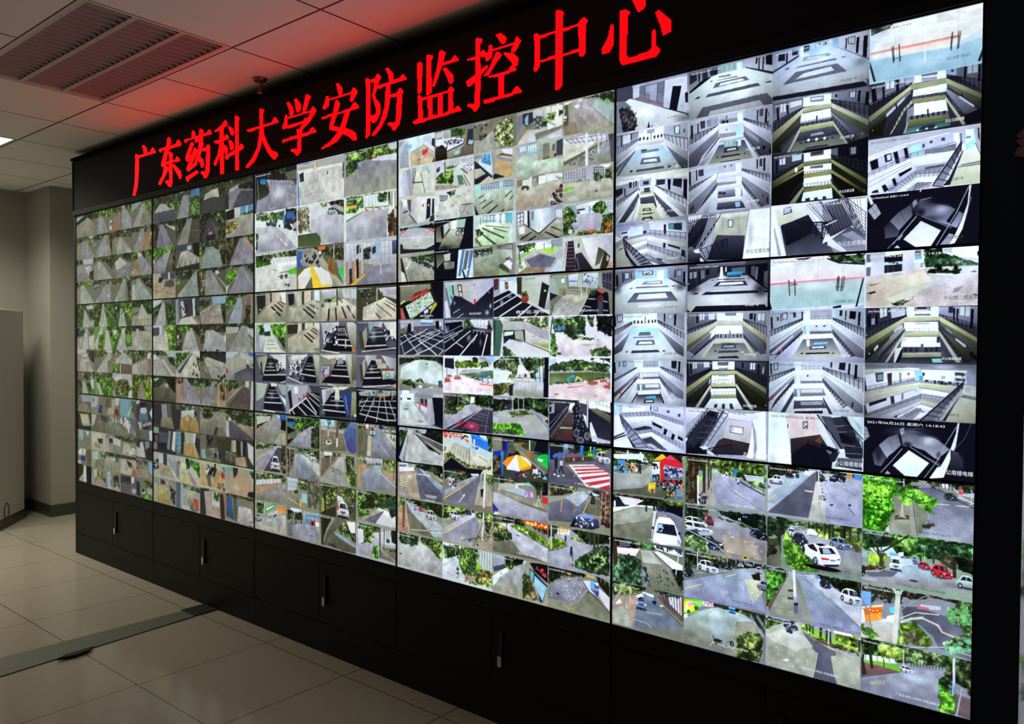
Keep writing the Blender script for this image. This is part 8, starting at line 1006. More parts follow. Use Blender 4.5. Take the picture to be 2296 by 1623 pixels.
'5214':'B aac;P 9bd-ccd -6,10 25,6 21,67 -7,103;P def 29,10 112,9 112,38 29,53;P ccd-bbd 112,6 240,12 241,62 141,41 112,35;P 223 129,7 134,8 133,33 129,32;P 334 140,10 156,10 155,34 141,32;P 8cf 142,11 154,12 153,31 143,30;P 445 187,25 196,26 195,39 186,38;P 445 223,39 232,41 231,57 223,55;P bcf 50,15 83,10 83,21 50,26;R 334 2 9 3 25,60 137,39 137,58 33,75;R 556 1.9 10 6 135,39 241,81 241,102 137,58;P eee-ccd 33,82 137,61 139,83 55,112;P eee-aab 137,61 241,105 241,167 133,84;L bbc 3.2 139,73 241,130;P dde-99a 59,115 133,87 135,125 76,145;P 334 68,140 113,118 133,122 137,131 80,151;P 99b-ccd 133,90 241,167 242,217 137,137;P 112 137,93 171,115 169,128 138,109;P 112 179,123 189,131 183,160 174,155;P 112 205,147 215,155 209,184 200,179;P 112 224,157 241,170 241,186 223,173;R 445 1.9 6 4 80,151 133,132 133,151 88,170;R 445 1.9 10 5 133,132 241,201 242,229 135,150;P eee-bbc 88,170 135,150 242,236 242,245 190,244 133,170 97,185;P 334-556 101,194 133,176 190,241 134,243;P dde 117,220 132,212 170,244 158,248;R 445 1.9 7 3 113,211 133,176 182,233 158,243;P ddf-ccc -7,77 21,67 29,125 60,219 72,243 -6,255;P 334 -7,196 38,163 40,170 -7,206;P 334 -7,206 42,175 45,182 -7,216;P dee -6,229 51,194 68,241 -6,255;P 9df -1,16 18,15 14,48 3,49;P 223 29,125 42,163 81,242 70,244;R 445 4.6 8 7 21,70 122,236 76,246 29,119;L 445 5.9 20,64 126,241;Z 0 1;N 办公南楼六楼 0 700 860 930 50',
'5221':'B 445 112;P 889-445 28,-4 178,0 178,18 98,27 29,8;P 445-223 -5,23 65,21 94,27 95,75 66,84 -4,133;P 112 3,36 31,32 31,72 4,84;P 99a 6,40 16,38 16,74 7,76;P 99a 18,38 29,37 29,69 20,73;P 112 34,36 40,35 41,100 37,103;P 778 42,33 54,32 55,74 43,79;P 112 58,30 69,30 69,57 59,59;P 223 94,18 185,19 185,65 95,69;P def 103,22 110,21 111,73 102,74;P ccd 118,23 122,23 122,47 118,48;P 567 137,31 178,28 178,59 137,57;P 49b 124,51 168,51 169,67 123,69;P 17a 124,62 169,61 169,68 124,70;P 112 185,19 242,16 243,157 185,65;P 556 195,26 207,26 206,85 194,69;P 667 232,58 242,53 243,145 231,127;P 778 209,33 215,33 212,97 207,91;P 99a-eee -4,146 73,79 112,70 182,71 243,151 243,232 15,254 -4,232;O 8 eff 107 88 18 54;O 7 112 223 144 33 64;O 7 223 18 129 33 37;O 4 fff 95 182 104 60;P 223 125,70 163,71 165,77 123,75;P 223 93,83 175,85 177,90 91,87;P 334 98,96 177,97 186,121 81,120;P dde 104,102 170,102 174,114 97,115;P 223 58,147 213,148 220,162 45,161;P 223 23,149 37,149 33,156 16,158;P 112 229,151 244,151 244,160 233,160;P 223 77,85 83,85 82,89 75,88;P 223 185,86 192,86 194,89 186,89;P 223-112 28,218 235,220 243,240 244,263 11,251;E 3e9 3 100 2.3 3.7;E 3e9 5 145 2.3 4.3;D 4;N 办公南楼一楼 0 715 870 905 50',
'5222':'B aab;P 889-556 -7,6 56,6 92,10 89,46 -7,105;P def 39,11 55,9 55,39 42,45;L 223 2.4 48,11 48,44;P 112 28,11 35,10 36,57 31,60;P 334 -5,37 2,34 3,68 -5,71;P dde 67,9 87,9 87,40 69,40;P eff 94,7 173,9 173,49 94,46;P 889 119,8 152,8 152,23 119,22;P ddd 123,38 147,38 147,46 123,46;P aab-778 173,9 240,11 241,85 173,43;P 223 192,12 202,13 201,43 191,43;P def 217,15 235,16 234,50 216,49;L 112 2.3 226,15 225,50;P 112 205,15 210,15 209,52 204,51;R 223 3.1 10 6 -7,99 92,40 93,53 -7,124;R 223 2.9 9 6 173,40 241,79 241,131 175,54;P ccb-aa9 94,49 173,50 174,71 94,71;P cca-997 94,49 94,70 -6,185 -6,142;P dda-886 173,49 241,131 241,160 175,69;P 887-554 -6,185 94,71 89,88 -6,216;P 998-443 175,72 241,160 242,200 177,84;P eff 93,73 170,72 172,119 89,118;P dde 71,106 94,73 93,112 75,154;P 889-556 170,72 228,154 242,212 225,218 177,125;L 667 7.1 134,101 134,133;R 445 2.4 12 3 91,118 175,114 176,137 91,139;E 445 97 126 3.2 9.6;E 445 107 126 3.2 9.6;E 445 122 126 3.2 9.5;E 445 145 125 3.1 9.5;E 445 157 125 3.1 9.4;E 445 167 124 3.1 9.4;P ccb-bb9 88,142 176,138 177,160 84,165;P 778-556 5,204 78,106 72,148 28,228;R 223 3.1 8 5 28,216 91,118 88,142 13,242;R 223 2.9 8 5 175,119 218,200 208,206 177,139;P cca 86,145 84,166 54,241 43,242;P cca 177,139 215,237 205,237 177,163;P 667-bba 84,166 177,161 205,237 54,241;O 6 223 132 166 42 12;P 445 111,171 150,167 155,187 106,190;P 99a 117,175 146,173 148,182 113,184;P 445 101,202 159,198 161,208 97,213;P 223 103,231 157,227 164,238 97,240;P 112 89,200 94,199 93,207 87,207;E eff 172 207 2.7 4.1;D 4;N 办公南楼三楼 0 715 850 900 50',
'5223':'B 334;P 778-445 -6,8 76,9 76,42 -5,101;P 112 -2,21 6,19 8,88 2,94;P def 19,15 32,13 33,44 21,49;L 112 2.5 26,13 27,48;P 112 10,17 16,16 17,75 12,78;P dde 54,11 72,11 72,36 56,40;P eff 81,6 149,5 149,46 82,49;P 667 98,9 131,8 130,27 98,28;P 889 100,40 130,38 130,46 100,47;P 556-223 152,6 240,9 241,105 152,45;P dee 196,11 210,12 209,45 195,43;L 112 2.9 203,11 202,45;P 112 217,16 223,16 221,71 216,68;P cbb 232,30 236,31 234,65 230,62;P 112 171,9 176,9 176,38 171,35;R 112 3.1 10 6 -5,101 76,42 76,60 -5,138;R 112 3 10 6 152,36 241,82 241,139 154,54;P bb8-997 78,57 154,51 154,70 78,77;P bb8-885 78,57 78,77 -8,194 -7,157;P bb8-775 154,51 242,136 242,162 155,70;P 665-443 -8,194 78,78 76,96 -6,225;P 554-332 155,71 242,162 243,203 156,86;P eff 80,79 149,73 151,116 78,122;P 99a 100,76 131,73 130,82 100,84;P aab 98,98 132,95 132,99 98,102;R 889 1.8 8 2 80,107 153,101 153,116 80,122;P cca-aa7 78,122 154,115 155,132 79,140;P eef 77,142 153,135 155,175 75,181;P 223 79,142 153,134 154,141 79,148;R 889 1.8 8 2 79,166 154,157 154,172 79,181;P aa7-886 79,181 155,172 156,190 77,199;P 334-221 -4,212 75,103 70,151 30,222 -4,243;P eee 73,109 76,90 75,127 69,136;P 332-221 156,89 243,191 243,237 220,228 158,145;R 112 3.1 9 5 33,221 77,115 76,136 15,248;R 112 3 9 5 153,107 217,222 207,229 155,131;P cca 77,124 78,140 37,255 26,256;P cca 155,116 207,244 197,245 155,135;P 223 78,163 77,199 67,252 48,250;P 223 156,160 193,245 180,246 156,190;P eff-ddd 77,200 156,191 176,247 56,253;P 334 90,227 99,226 97,246 87,247;P 334 113,224 121,222 122,249 112,249;P 334 135,221 143,219 149,248 137,248;E 3e8 -4 223 2.3 3.7;E 3e8 241 220 2 4;D 4;N 办公南楼五楼 0 705 860 935 55',
'5224':'B 99a;P dde-99a -8,6 81,9 131,10 131,40 52,18 -7,111;P cbc-aaa 132,52 201,62 198,167 118,149 121,113;P ddd-bbc 131,16 231,17 231,52 201,62 131,46;P 443 138,83 178,88 177,125 137,119;P ddd 140,86 176,91 176,122 139,115;P caa 141,88 148,88 147,113 140,112;P 9bd 127,87 135,87 135,105 127,104;P 433-223 118,149 198,167 193,227 75,240 104,163;P 223 122,149 198,166 198,171 120,154;P ddd-eee 204,50 242,-1 244,242 188,239 198,162;P 99a 202,44 214,101 218,188 214,241 207,242 209,160;P eee 204,15 242,-1 242,22;P 112-112 -7,179 74,10 117,24 46,202 68,217 68,242 -6,248;R 445 2.4 10 0 67,35 103,55 24,212 5,172;L 667 2.4 71,59 103,61;L 667 2.4 60,91 89,93;L 667 2.4 45,129 75,125;L 667 2.5 34,161 64,157;P bbc-889 103,19 135,40 118,114 90,178 68,211 82,167;R 445 4.2 3 7 103,7 131,28 64,206 46,190;L 445 8.4 117,9 46,209;P ccc 44,206 64,197 75,210 57,220;R 334 3.7 9 6 -7,173 70,-2 56,97 -6,254;P dde -7,186 4,159 5,172 -7,211;R 223 4.2 5 4 72,211 143,179 141,212 101,242;P ccc 64,224 83,227 94,243 83,245;L 112 4.9 72,211 144,179;Z 1 1 42;N 办公南楼北梯 0 715 995 930 90',
'5231':'B ccd;P edd-dcc -5,19 69,-1 154,-1 184,29 245,57 245,111 -4,128;A dcc 50,20 112,10 155,10 152,48 50,48;P cde -5,48 155,31 245,68 245,79 149,47 -5,65;P ccd -2,25 50,6 56,12 2,37;P abb-9bb -6,134 125,111 245,111 246,228 7,249;O 5 dee 125 138 74 33;G 232 474 154,-1 246,-1 246,47 184,35 164,22;P 223 152,9 184,32 246,44 246,53 181,40 152,17;P 112 66,5 115,2 100,11 78,11;L d57 3.4 -4,124 95,114 185,110 245,108;L e68 2.9 -4,128 95,119 185,115 245,113;L c35 2.3 -4,121 76,115;L 433 5.1 51,107 54,181;L 433 5.1 67,105 69,179;L 334 2.8 52,124 73,126;L 334 2.8 51,133 73,129;L 433 4.9 180,102 177,164;L 443 4.9 183,100 181,167;L 433 4.9 192,100 188,168;L 443 4.3 197,101 192,165;L 334 3.3 175,148 195,149;L 9ab 1.7 87,135 89,247;L 9ab 1.7 130,7 126,249;L 9aa 1.6 196,15 191,117;L abb 1.7 129,144 162,251;L 9ab 1.7 41,160 26,244;P 112 241,116 245,113 229,243 224,245;P 112 -5,174 6,246 0,249 -5,203;P 8ac 229,238 246,233 246,254 227,253;P 112 168,240 189,233 189,246 168,248;Z 0 1;N 办公南楼二楼大门 1 700 900 890 50',
'5232':'B cce;P bcd-aab -2,16 89,6 90,53 -1,108;P 112 2,34 7,31 9,91 4,94;P 654 19,34 25,31 26,51 20,54;P 334 34,15 49,11 49,44 35,49;P bce 36,18 47,15 47,42 37,46;P 334 64,13 71,12 72,36 65,38;P 112 29,20 32,19 32,57 30,59;P aab 110,4 165,3 166,50 110,48;P def 93,9 108,6 110,54 94,53;P 223 86,11 91,10 91,53 87,54;P bdf 165,3 174,4 175,45 166,47;R 778 1.7 6 2 111,33 166,32 166,47 111,47;P bcd-99a 174,4 245,12 246,111 175,50;P 223 186,8 193,8 192,35 185,34;P 112 211,12 227,15 225,52 210,47;P 112 232,17 238,18 236,84 231,79;P 223 199,10 203,11 202,56 199,54;R 223 2.9 11 6 -4,105 90,42 90,56 -4,142;R 223 2.7 11 6 169,42 246,95 246,137 170,55;P eff-dde 91,52 166,50 167,73 92,76;P eff-bbc 91,52 92,74 -4,189 -6,137;P eff-aab 166,50 246,137 247,185 167,72;L 99a 2.9 -4,183 90,67;L bbc 2.7 169,61 246,153;P 9ab 92,78 166,74 167,115 93,117;P ccd 110,76 164,75 165,102 110,101;P 556 124,77 129,77 129,85 124,85;P 556 144,77 150,76 150,84 144,84;P bdf 98,78 109,78 109,118 100,119;P 667 109,106 166,104 166,116 109,118;P 99a-556 -2,200 90,81 84,120 28,217 2,223;P ccd 2,217 65,120 65,131 15,217;P aab-778 167,80 247,191 247,230 217,218 169,121;R 223 2.9 8 5 28,211 90,101 89,120 15,236;R 223 2.7 9 5 168,99 225,218 214,224 169,121;P eee 90,120 166,116 168,136 90,141;P dde 90,123 90,143 60,235 50,235;P dde 168,116 205,231 197,231 168,137;P 556-ddc 92,143 168,137 197,231 63,235;P dee 100,145 109,144 109,176 102,177;P 7bd 121,159 156,155 156,167 121,173;P 48a 121,168 156,163 156,168 121,174;P 445 111,176 150,171 153,188 109,192;P ddd 115,179 146,175 148,183 114,186;P 223 100,207 160,203 162,210 98,215;P 112 86,208 93,207 91,213 85,213;P 112 167,206 172,205 174,210 168,211;D 4;E d44 33 197 2.6 8;Z 0 1;N 办公南楼四楼 0 700 850 900 50',
'5233':'B dde;P bcd-aab -3,6 66,1 67,49 -3,81;P 223 2,12 7,11 8,63 4,67;P 223 12,9 25,7 25,40 13,45;P bce 14,12 23,10 23,38 14,41;P ccd 88,-2 143,-2 144,38 88,40;P def 73,1 87,0 88,40 73,43;R 778 1.7 6 2 89,23 144,20 144,35 89,38;P 9cf 145,7 152,8 153,34 145,35;P ccd-aab 152,-1 246,-1 246,95 153,40;P 223 187,1 203,2 201,38 185,34;P 112 210,5 215,5 213,59 208,55;P 112 226,10 232,11 231,79 224,74;P 223 164,0 169,0 168,28 164,26;R 223 2.9 10 6 -7,81 70,32 70,49 -7,116;R 223 2.8 10 6 145,26 246,73 246,132 148,46;P eff-dde 68,44 145,37 146,58 68,65;P eff-bcd 68,45 68,65 -7,168 -7,116;P eff-bbc 145,37 246,135 247,191 147,58;L aab 2.9 -6,156 68,58;L bbc 3.3 148,51 246,153;P bcd 68,67 144,61 146,101 69,107;P dde 87,64 142,60 143,86 87,90;P def 75,67 84,66 85,105 76,106;P 445 103,63 108,63 108,71 103,72;P 778 87,94 145,89 145,101 87,106;P aab-556 -5,191 68,66 67,106 29,177 3,213;P 8bf 68,77 71,77 70,105 68,107;P ddd -2,208 54,106 54,115 10,207;P bbc-778 147,62 247,196 247,233 225,230 150,117;P 223 220,182 224,183 222,209 218,207;P ddd 150,117 236,240 228,241 149,128;R 223 2.9 9 5 16,201 68,86 68,107 5,242;R 223 2.8 10 5 145,79 207,200 196,212 147,101;E d35 9 184 2.6 7.5;P eee 69,107 146,100 147,122 69,131;P eef 68,108 68,131 30,248 22,249;P eee 147,101 185,207 199,244 190,248 147,123;P 99a-667 70,133 146,124 154,158 67,171;P ccc 88,134 144,127 144,145 88,150;P bdf 77,134 84,133 86,166 78,168;P eee 69,170 145,162 146,179 69,189;P 556-445 70,190 145,181 156,218 68,230;P 99a 88,193 144,186 144,203 88,210;P ddd 73,228 145,218 146,230 72,244;P 223 71,241 146,230 147,244 71,251;P 445 68,173 46,249 33,250 67,145;P 334 146,164 172,244 163,245 147,182;D 4;Z 0 1;N 办公南楼六楼 1 700 850 930 50',
'5234':'B bcc;P cdd-eee -7,-1 49,4 51,67 67,246 -6,242;O 4 99a 12 227 20 35;P dbb-cbb 51,7 127,4 140,94 59,125 56,66;P 445 93,38 108,34 108,70 94,73;P ddd 94,41 106,38 106,67 96,69;I 667 12 3.4 95,42 106,39 106,65 96,68;L baa 1.7 76,13 78,117;L a99 1.7 124,8 123,102;P 334 52,55 55,55 55,75 52,75;P 433-112 61,125 140,94 171,178 168,250 65,255;P 112 107,138 174,178 171,255 67,252 66,201;P 643 125,130 140,100 146,127 143,138;P ccd 127,4 136,4 206,172 191,169 170,151 143,88;P 556 142,6 166,8 206,156 194,163;R 334 3.3 6 0 136,4 166,6 206,156 188,167;L 223 6.6 132,1 200,162;L 334 4.9 168,14 206,151;P ddd 188,156 207,153 203,165 193,169;P 334-223 169,11 207,1 246,144 247,209 206,189 200,124;L 889 2.7 179,51 214,41;L 889 2.7 186,77 223,70;L 778 3.3 194,103 231,103;L 778 3.3 200,135 243,139;L 667 3.3 206,172 246,171;P 667-334 186,197 246,192 247,246 180,237;P 112 188,77 231,98 229,125 194,125;R 223 3.8 6 6 199,8 247,117 248,187 208,85;L 112 5.4 196,2 247,101;P 9ab 222,8 247,48 247,91;P 112 143,138 188,164 162,207 156,164;R 112 4.4 3 6 143,141 179,166 171,222 153,186;R 112 3.4 5 4 108,124 185,159 180,182 110,160;P 223 159,180 191,169 180,215 171,222;P 778 156,164 171,173 168,184 159,174;Z 1 1 42;N 办公南楼南梯 0 715 995 930 90',
'5241':'B def;G 132 475 131,-2 171,-4 187,23 213,47 231,67 249,79 250,86 196,87 134,74;P dde 173,-2 195,-2 196,38 174,18;P 889 176,6 194,4 194,8 176,10;P 889 177,15 194,14 194,17 177,18;P eff 195,-2 252,-5 251,59 213,44 196,31;L 889 2.1 213,45 249,58;G 365 798 196,45 249,72 251,83 196,84;P 223 246,23 251,21 250,45 247,41;P aab-ccd -3,-5 45,-4 43,101 -2,104;P 667 -2,7 9,6 10,42 -2,42;P dde -2,44 16,44 14,63 -2,65;P 667 -2,67 10,64 10,105 -2,106;P 112 42,20 85,14 85,50 43,49;P bcc 43,47 85,47 84,58 43,59;I 445 12 3 53,47 74,49 74,55 53,54;P 223 43,60 84,58 84,90 43,96;L 889 1.5 51,61 51,94;L 778 1.5 63,61 64,92;P ddd-bbc 85,-3 113,-4 111,46 125,51 125,87 85,92;P 99b 113,-4 127,-4 128,41 113,43;P 445 113,6 126,6 126,26 113,28;P 5be 114,26 125,26 125,40 114,41;P dde 108,44 133,43 133,56 109,57;P ccc 111,57 125,57 125,87 111,88;P 99a 125,58 132,57 132,77 125,80;A cbb-baa -3,106 43,101 125,87 143,78 251,83 253,252 -3,247;O 7 cdf 231 105 42 42;O 5 dde 188 143 69 53;P cba-ba9 10,128 46,116 120,163 62,202 36,178;P dcb 61,112 134,95 152,140 125,152 84,131;P ba9 -3,142 10,128 60,228 47,248 -3,245;P cca 44,105 57,108 136,157 125,167 46,116;P bbb-cca 158,140 165,148 77,222 62,228 46,212 107,172;P 998 -3,187 17,173 11,210 -3,225;P 223 1,182 21,174 25,181 11,188;P 554 5,146 38,138 26,144 11,150;G 343 565 62,228 96,219 89,240 73,247;G 343 675 87,222 116,206 103,223 89,233;L 99a 1.1 125,170 251,238;L 99a 1.1 143,154 232,189;L 9a9 1.1 137,247 220,167;L a99 1.5 1,165 17,246;L 998 1.5 19,162 41,242;P 889 199,176 220,165 208,190 197,195;P 99a 174,193 183,190 180,197;G 121 253 141,100 148,86 214,100 214,114 188,115 145,107;P dde 141,105 188,115 214,114 214,119 188,120 143,110;G 021 142 159,80 166,66 175,78 173,96 161,91;G 021 142 200,74 208,75 209,99 200,98;P 223 212,93 215,89 215,100 213,100;P 667 234,105 246,103 246,110 235,110;P 8ab 242,207 250,155 251,183 247,207;P 223 240,201 251,205 251,209 240,206;Z 1 0;N 办公楼二楼连廊 1 710 1000 895 75',
'5242':'B 445;P 445-334 -1,5 56,2 92,2 93,45 -1,110;P 223 28,4 33,4 33,44 31,47;P dee 33,3 51,2 51,37 35,47;L 334 2.2 42,3 43,44;P 112 4,31 12,28 12,84 5,88;P 112 23,28 28,27 30,69 24,73;P ccd 58,4 92,2 93,38 62,48;P 334 53,4 56,4 58,63 55,63;P aab 14,50 22,47 22,77 14,80;P eff 95,-2 168,2 168,48 96,46;P 889 113,1 150,1 149,19 114,19;P 334 118,1 141,2 140,11 119,11;P dde 117,12 146,12 146,18 117,17;P 778 114,32 149,31 149,40 114,39;P bbc 72,3 92,2 93,16 74,19;E 556 81 3 1.5 2.9;P bbd-667 168,2 251,4 252,92 168,48;P 334 189,3 199,4 198,31 188,29;P dee 214,4 234,4 233,47 213,39;L 223 2.4 224,4 223,43;P 112 199,8 203,9 202,63 198,60;P 112 206,12 210,13 209,67 206,65;P 112 236,15 242,16 240,102 234,95;R 112 2.3 11 6 -1,88 96,35 97,47 -1,152;R 112 2.1 11 6 168,34 251,82 251,141 170,52;P cca-aa8 93,44 170,44 171,62 92,66;P cca-774 93,45 92,66 -2,186 -2,148;P dda-885 170,44 251,139 252,158 171,66;P 887-332 92,66 89,82 -2,208 -2,186;P 776-443 171,66 252,158 252,203 172,80;P eff 91,67 166,67 168,109 90,109;P bbc 115,70 148,69 148,78 116,79;P cbc 76,85 87,78 88,100 78,104;R 99a 1.5 8 3 93,97 169,94 169,107 93,109;P cca-997 92,111 169,109 170,128 92,131;P eff 88,133 169,131 173,176 83,177;R bbc 1.5 6 0 90,133 147,132 147,155 90,155;P 223 164,133 170,133 170,158 164,158;P ccd 88,135 97,135 96,151 86,153;P aa9-445 63,122 89,89 88,137 71,192 33,234 29,208;P 443-221 1,208 59,122 57,144 13,223 1,238;P dde 21,185 30,166 32,178 22,200;P bbc 67,100 78,85 78,100 68,115;P 665-332 170,98 224,176 251,224 234,242 176,141;P ccd 204,137 227,169 225,179 204,144;P 112 236,190 251,217 251,241 234,211;P 99a 181,91 195,112 199,123 184,102;R 223 2.6 9 6 39,207 93,97 92,119 29,249;R 223 2.5 10 6 168,94 231,239 221,242 170,119;P bba 93,104 93,126 53,248 47,248;P bba 169,105 217,243 207,243 170,126;P ddd 71,185 88,177 81,247 68,247;P 112 85,188 88,184 83,247 72,247;P 556 173,187 182,201 187,243 180,244;R 445 1.8 12 3 88,183 173,180 174,198 88,201;P 556 129,164 135,163 134,198 130,198;E 223 95 190 2.6 11;E 223 107 190 2.4 10;E 223 120 191 2.4 10;E 223 142 190 2.4 10;E 223 153 189 2.3 10;E 223 164 188 2.7 11;P bba-886 88,203 174,199 175,219 87,224;P 223-556 85,225 176,220 180,244 79,247;P 9dd 153,228 173,226 178,244 157,244;D 4;E 4e7 0 79 1.6 3;E 4e7 10 208 1.8 3.4;E 4e7 3 124 1.2 3;N 办公南楼四楼 0 700 870 930 50',
'5243':'B 99a;P 778-aab -5,3 251,-2 251,28 204,19 127,18 -4,52;O 5 eef 178 12 41 15;P eed-bba -4,33 100,19 127,20 127,26 59,31 -3,54;P eef -3,56 59,33 116,28 116,65 -3,128;P eff 116,26 230,27 229,81 140,75 116,69;P 445 25,46 45,41 45,81 28,88;P 89a 30,54 44,49 44,75 31,80;P 433 53,47 64,43 65,97 56,102;P 889 81,42 86,41 87,84 82,87;P 778 100,41 105,40 106,52 100,53;P 223 -3,68 1,67 6,127 -3,134;P 9cf 115,28 133,28 136,72 118,73;P 49d 126,53 136,52 136,76 128,76;P 334 133,39 139,39 139,52 135,54;P 9af 175,50 184,52 184,65 175,64;P 556 204,33 226,37 226,50 204,47;P 778 204,58 227,61 226,74 204,72;I 223 14 2.3 205,35 225,38 226,72 205,70;P aac 227,33 246,43 247,89 229,81;P 556 223,84 247,89 247,92 223,86;R 556 1.6 9 5 -3,112 116,61 116,77 -3,136;R 445 1.5 12 3 140,70 219,78 216,93 140,81;I 334 18 4.6 143,73 216,80 214,92 144,81;P dda-aa9 -3,136 128,82 128,95 -3,148;P ddc-998 -3,148 128,97 126,105 -2,189;L 99a 2 -2,168 128,100;P dda-aa9 128,84 208,94 197,117 130,103;P ccd-dde -2,193 116,116 130,126 132,134 0,241;P eef 116,108 152,113 192,125 184,141 132,130;P bcf 117,113 132,111 132,128 119,135;P 433 119,111 121,111 121,121 119,121;P 223 11,183 53,156 53,168 12,199;P 433 61,151 70,146 72,178 64,186;P 778 87,135 92,131 92,160 87,163;P 443 -2,193 3,192 8,232 -2,241;R 445 1.6 10 6 -1,237 130,134 130,153 -1,251;R 667 1.5 7 2 131,134 184,145 175,165 131,153;P ddd-aab 32,247 131,165 131,172 61,250;P eee 69,249 131,176 131,180 101,222 73,250;P bb9 131,159 171,173 164,189 131,172;P eef 117,189 133,180 160,193 145,217 131,199;P ccd 93,223 117,193 119,197 101,226;R 556 1.6 6 4 93,227 131,196 131,207 102,241;R 778 1.2 4 2 132,197 152,205 145,213 132,207;P eee 114,248 131,215 149,213 133,238;P 445 71,237 78,230 79,242 73,247;P ccc-cca 225,85 246,90 251,124 251,247 187,247 214,150;P ddd 216,112 225,89 229,126;P 445 222,130 251,139 251,143 220,134;P 445 218,136 251,146 250,150 217,140;P bbb 246,91 251,91 252,124 249,121;O 4 99a 231 107 11 22;P 223 221,93 223,100 185,247 168,245 216,127;P bba 218,112 220,116 180,244 170,245;R 334 3.9 9 7 133,246 223,76 221,97 164,250;L 223 5.4 131,250 223,78;D 4;Z 0 1;N 办公南楼六楼 1 745 860 895 52',
'5244':'B 112;P 889 -4,36 7,46 14,86 -1,112;L 334 1.6 -1,55 9,62;L 334 1.6 -1,76 12,78;L 445 1.6 2,99 13,88;O 6 556 106 57 78 39;O 7 112 82 88 58 28;P 556-aab 36,122 58,84 80,65 88,115 56,179;L 445 1.2 59,89 70,137;P 223-667 21,161 35,127 56,175 42,217 27,212;O 5 112 36 171 12 48;P 556-aab 86,52 114,44 142,56 173,83 196,117 177,151 173,174 142,130 109,115 93,122;O 7 ccd 152 86 29 35;O 8 112 103 109 16 20;O 6 112 173 148 9.5 27;L 445 1.2 138,38 136,111;P 889 84,44 94,35 96,62 87,70;O 6 112 151 59 53 19;L 667 1.6 98,43 137,34;E eff 90 61 1.2 3.1;P eee-cdd 70,208 106,135 152,184 126,249 98,250;P 112 58,171 91,114 101,121 63,206;P 112 107,120 115,114 179,173 177,196 154,178;L bbc 1.9 109,119 177,196;L bbc 2.4 91,130 67,189;L ccd 2 67,189 42,245;L 889 2.3 138,153 179,188;P 99a 51,252 57,234 65,247;L 99a 2.7 142,249 170,171 184,108 210,17;P ccd-eee 212,2 216,1 209,100 194,186 184,241 153,251 170,198 177,196 199,109 209,47;L 778 1.5 241,-2 227,67 205,120;O 5 778 215 174 17 56;L aab 1.1 196,170 219,204;P 445-112 198,117 215,129 225,222 219,242 197,208;Z 1 0;N 办公南楼电梯 0 710 985 905 85',
'5311':'B 898 776;G 231 462 -8,-2 240,-16 240,59 142,64 -8,78;P dee 0,30 110,12 110,44 1,56;G 353 7a4 105,0 150,5 142,64 114,56;L cdd 9.1 51,2 52,54;P cdd 101,3 104,51 91,50 93,5;G 242 463 -8,58 16,57 14,94 -8,101;K eef f 100 34 124 63;A 887-554 -8,97 44,108 134,62 166,53 240,84 241,233 183,240 -7,243;A aa9-888 -8,131 81,127 142,64 151,145 103,200 -7,237;O 5 bbb 78 166 65 45;P 48c 16,60 43,59 41,92 16,93;G 478 bba 1,99 48,68 89,73 86,113 52,126 1,129;I c84 26 5.9 39,76 85,74 77,115 39,109;I 49d 22 5.3 1,99 48,97 44,131 5,131;I 223 20 5.3 9,88 85,74 77,115 14,127;H 334 94 63 124;P eb2 144,38 172,0 186,18 186,31 144,41;P f92 145,37 184,25 184,35 146,43;P d23 164,41 199,3 240,43 240,68 182,60 162,54;P e46 182,25 199,3 221,28 200,28;P d22 164,47 178,51 180,146 169,145;P 558 179,67 240,68 241,121 179,133;I aac 30 7.6 180,67 240,71 241,115 183,132;I 335 16 7.6 182,76 240,77 241,115 183,132;P c12 169,138 241,136 241,149 170,151;P dde 140,51 164,44 163,136 141,147;E 223 146 66 10 8.9;H ddc 156 71 144;H bcd 146 76 149;P 49d 139,140 151,139 151,150 138,151;P aab 225,105 241,96 241,115;I 223 34 7.6 151,152 241,133 241,183 155,195;I 844 12 5.1 159,144 206,147 202,173 163,174;I aab 14 5.1 159,156 237,147 237,178 159,188;P 468 206,184 241,171 241,233 199,239;L 222 7.6 183,243 218,176;I fa2 10 5 191,181 241,189 238,227 187,239;P f73 235,152 241,153 241,180 234,180;P 789 222,181 241,183 241,220 220,219;P fc2 128,172 150,159 149,187 129,194;L fc2 5.8 128,176 126,211;L ea2 5.8 132,194 132,219;L ea2 5.7 146,188 147,216;P eb3 126,192 150,184 150,195 126,203;L 776 2.6 133,178 145,173',
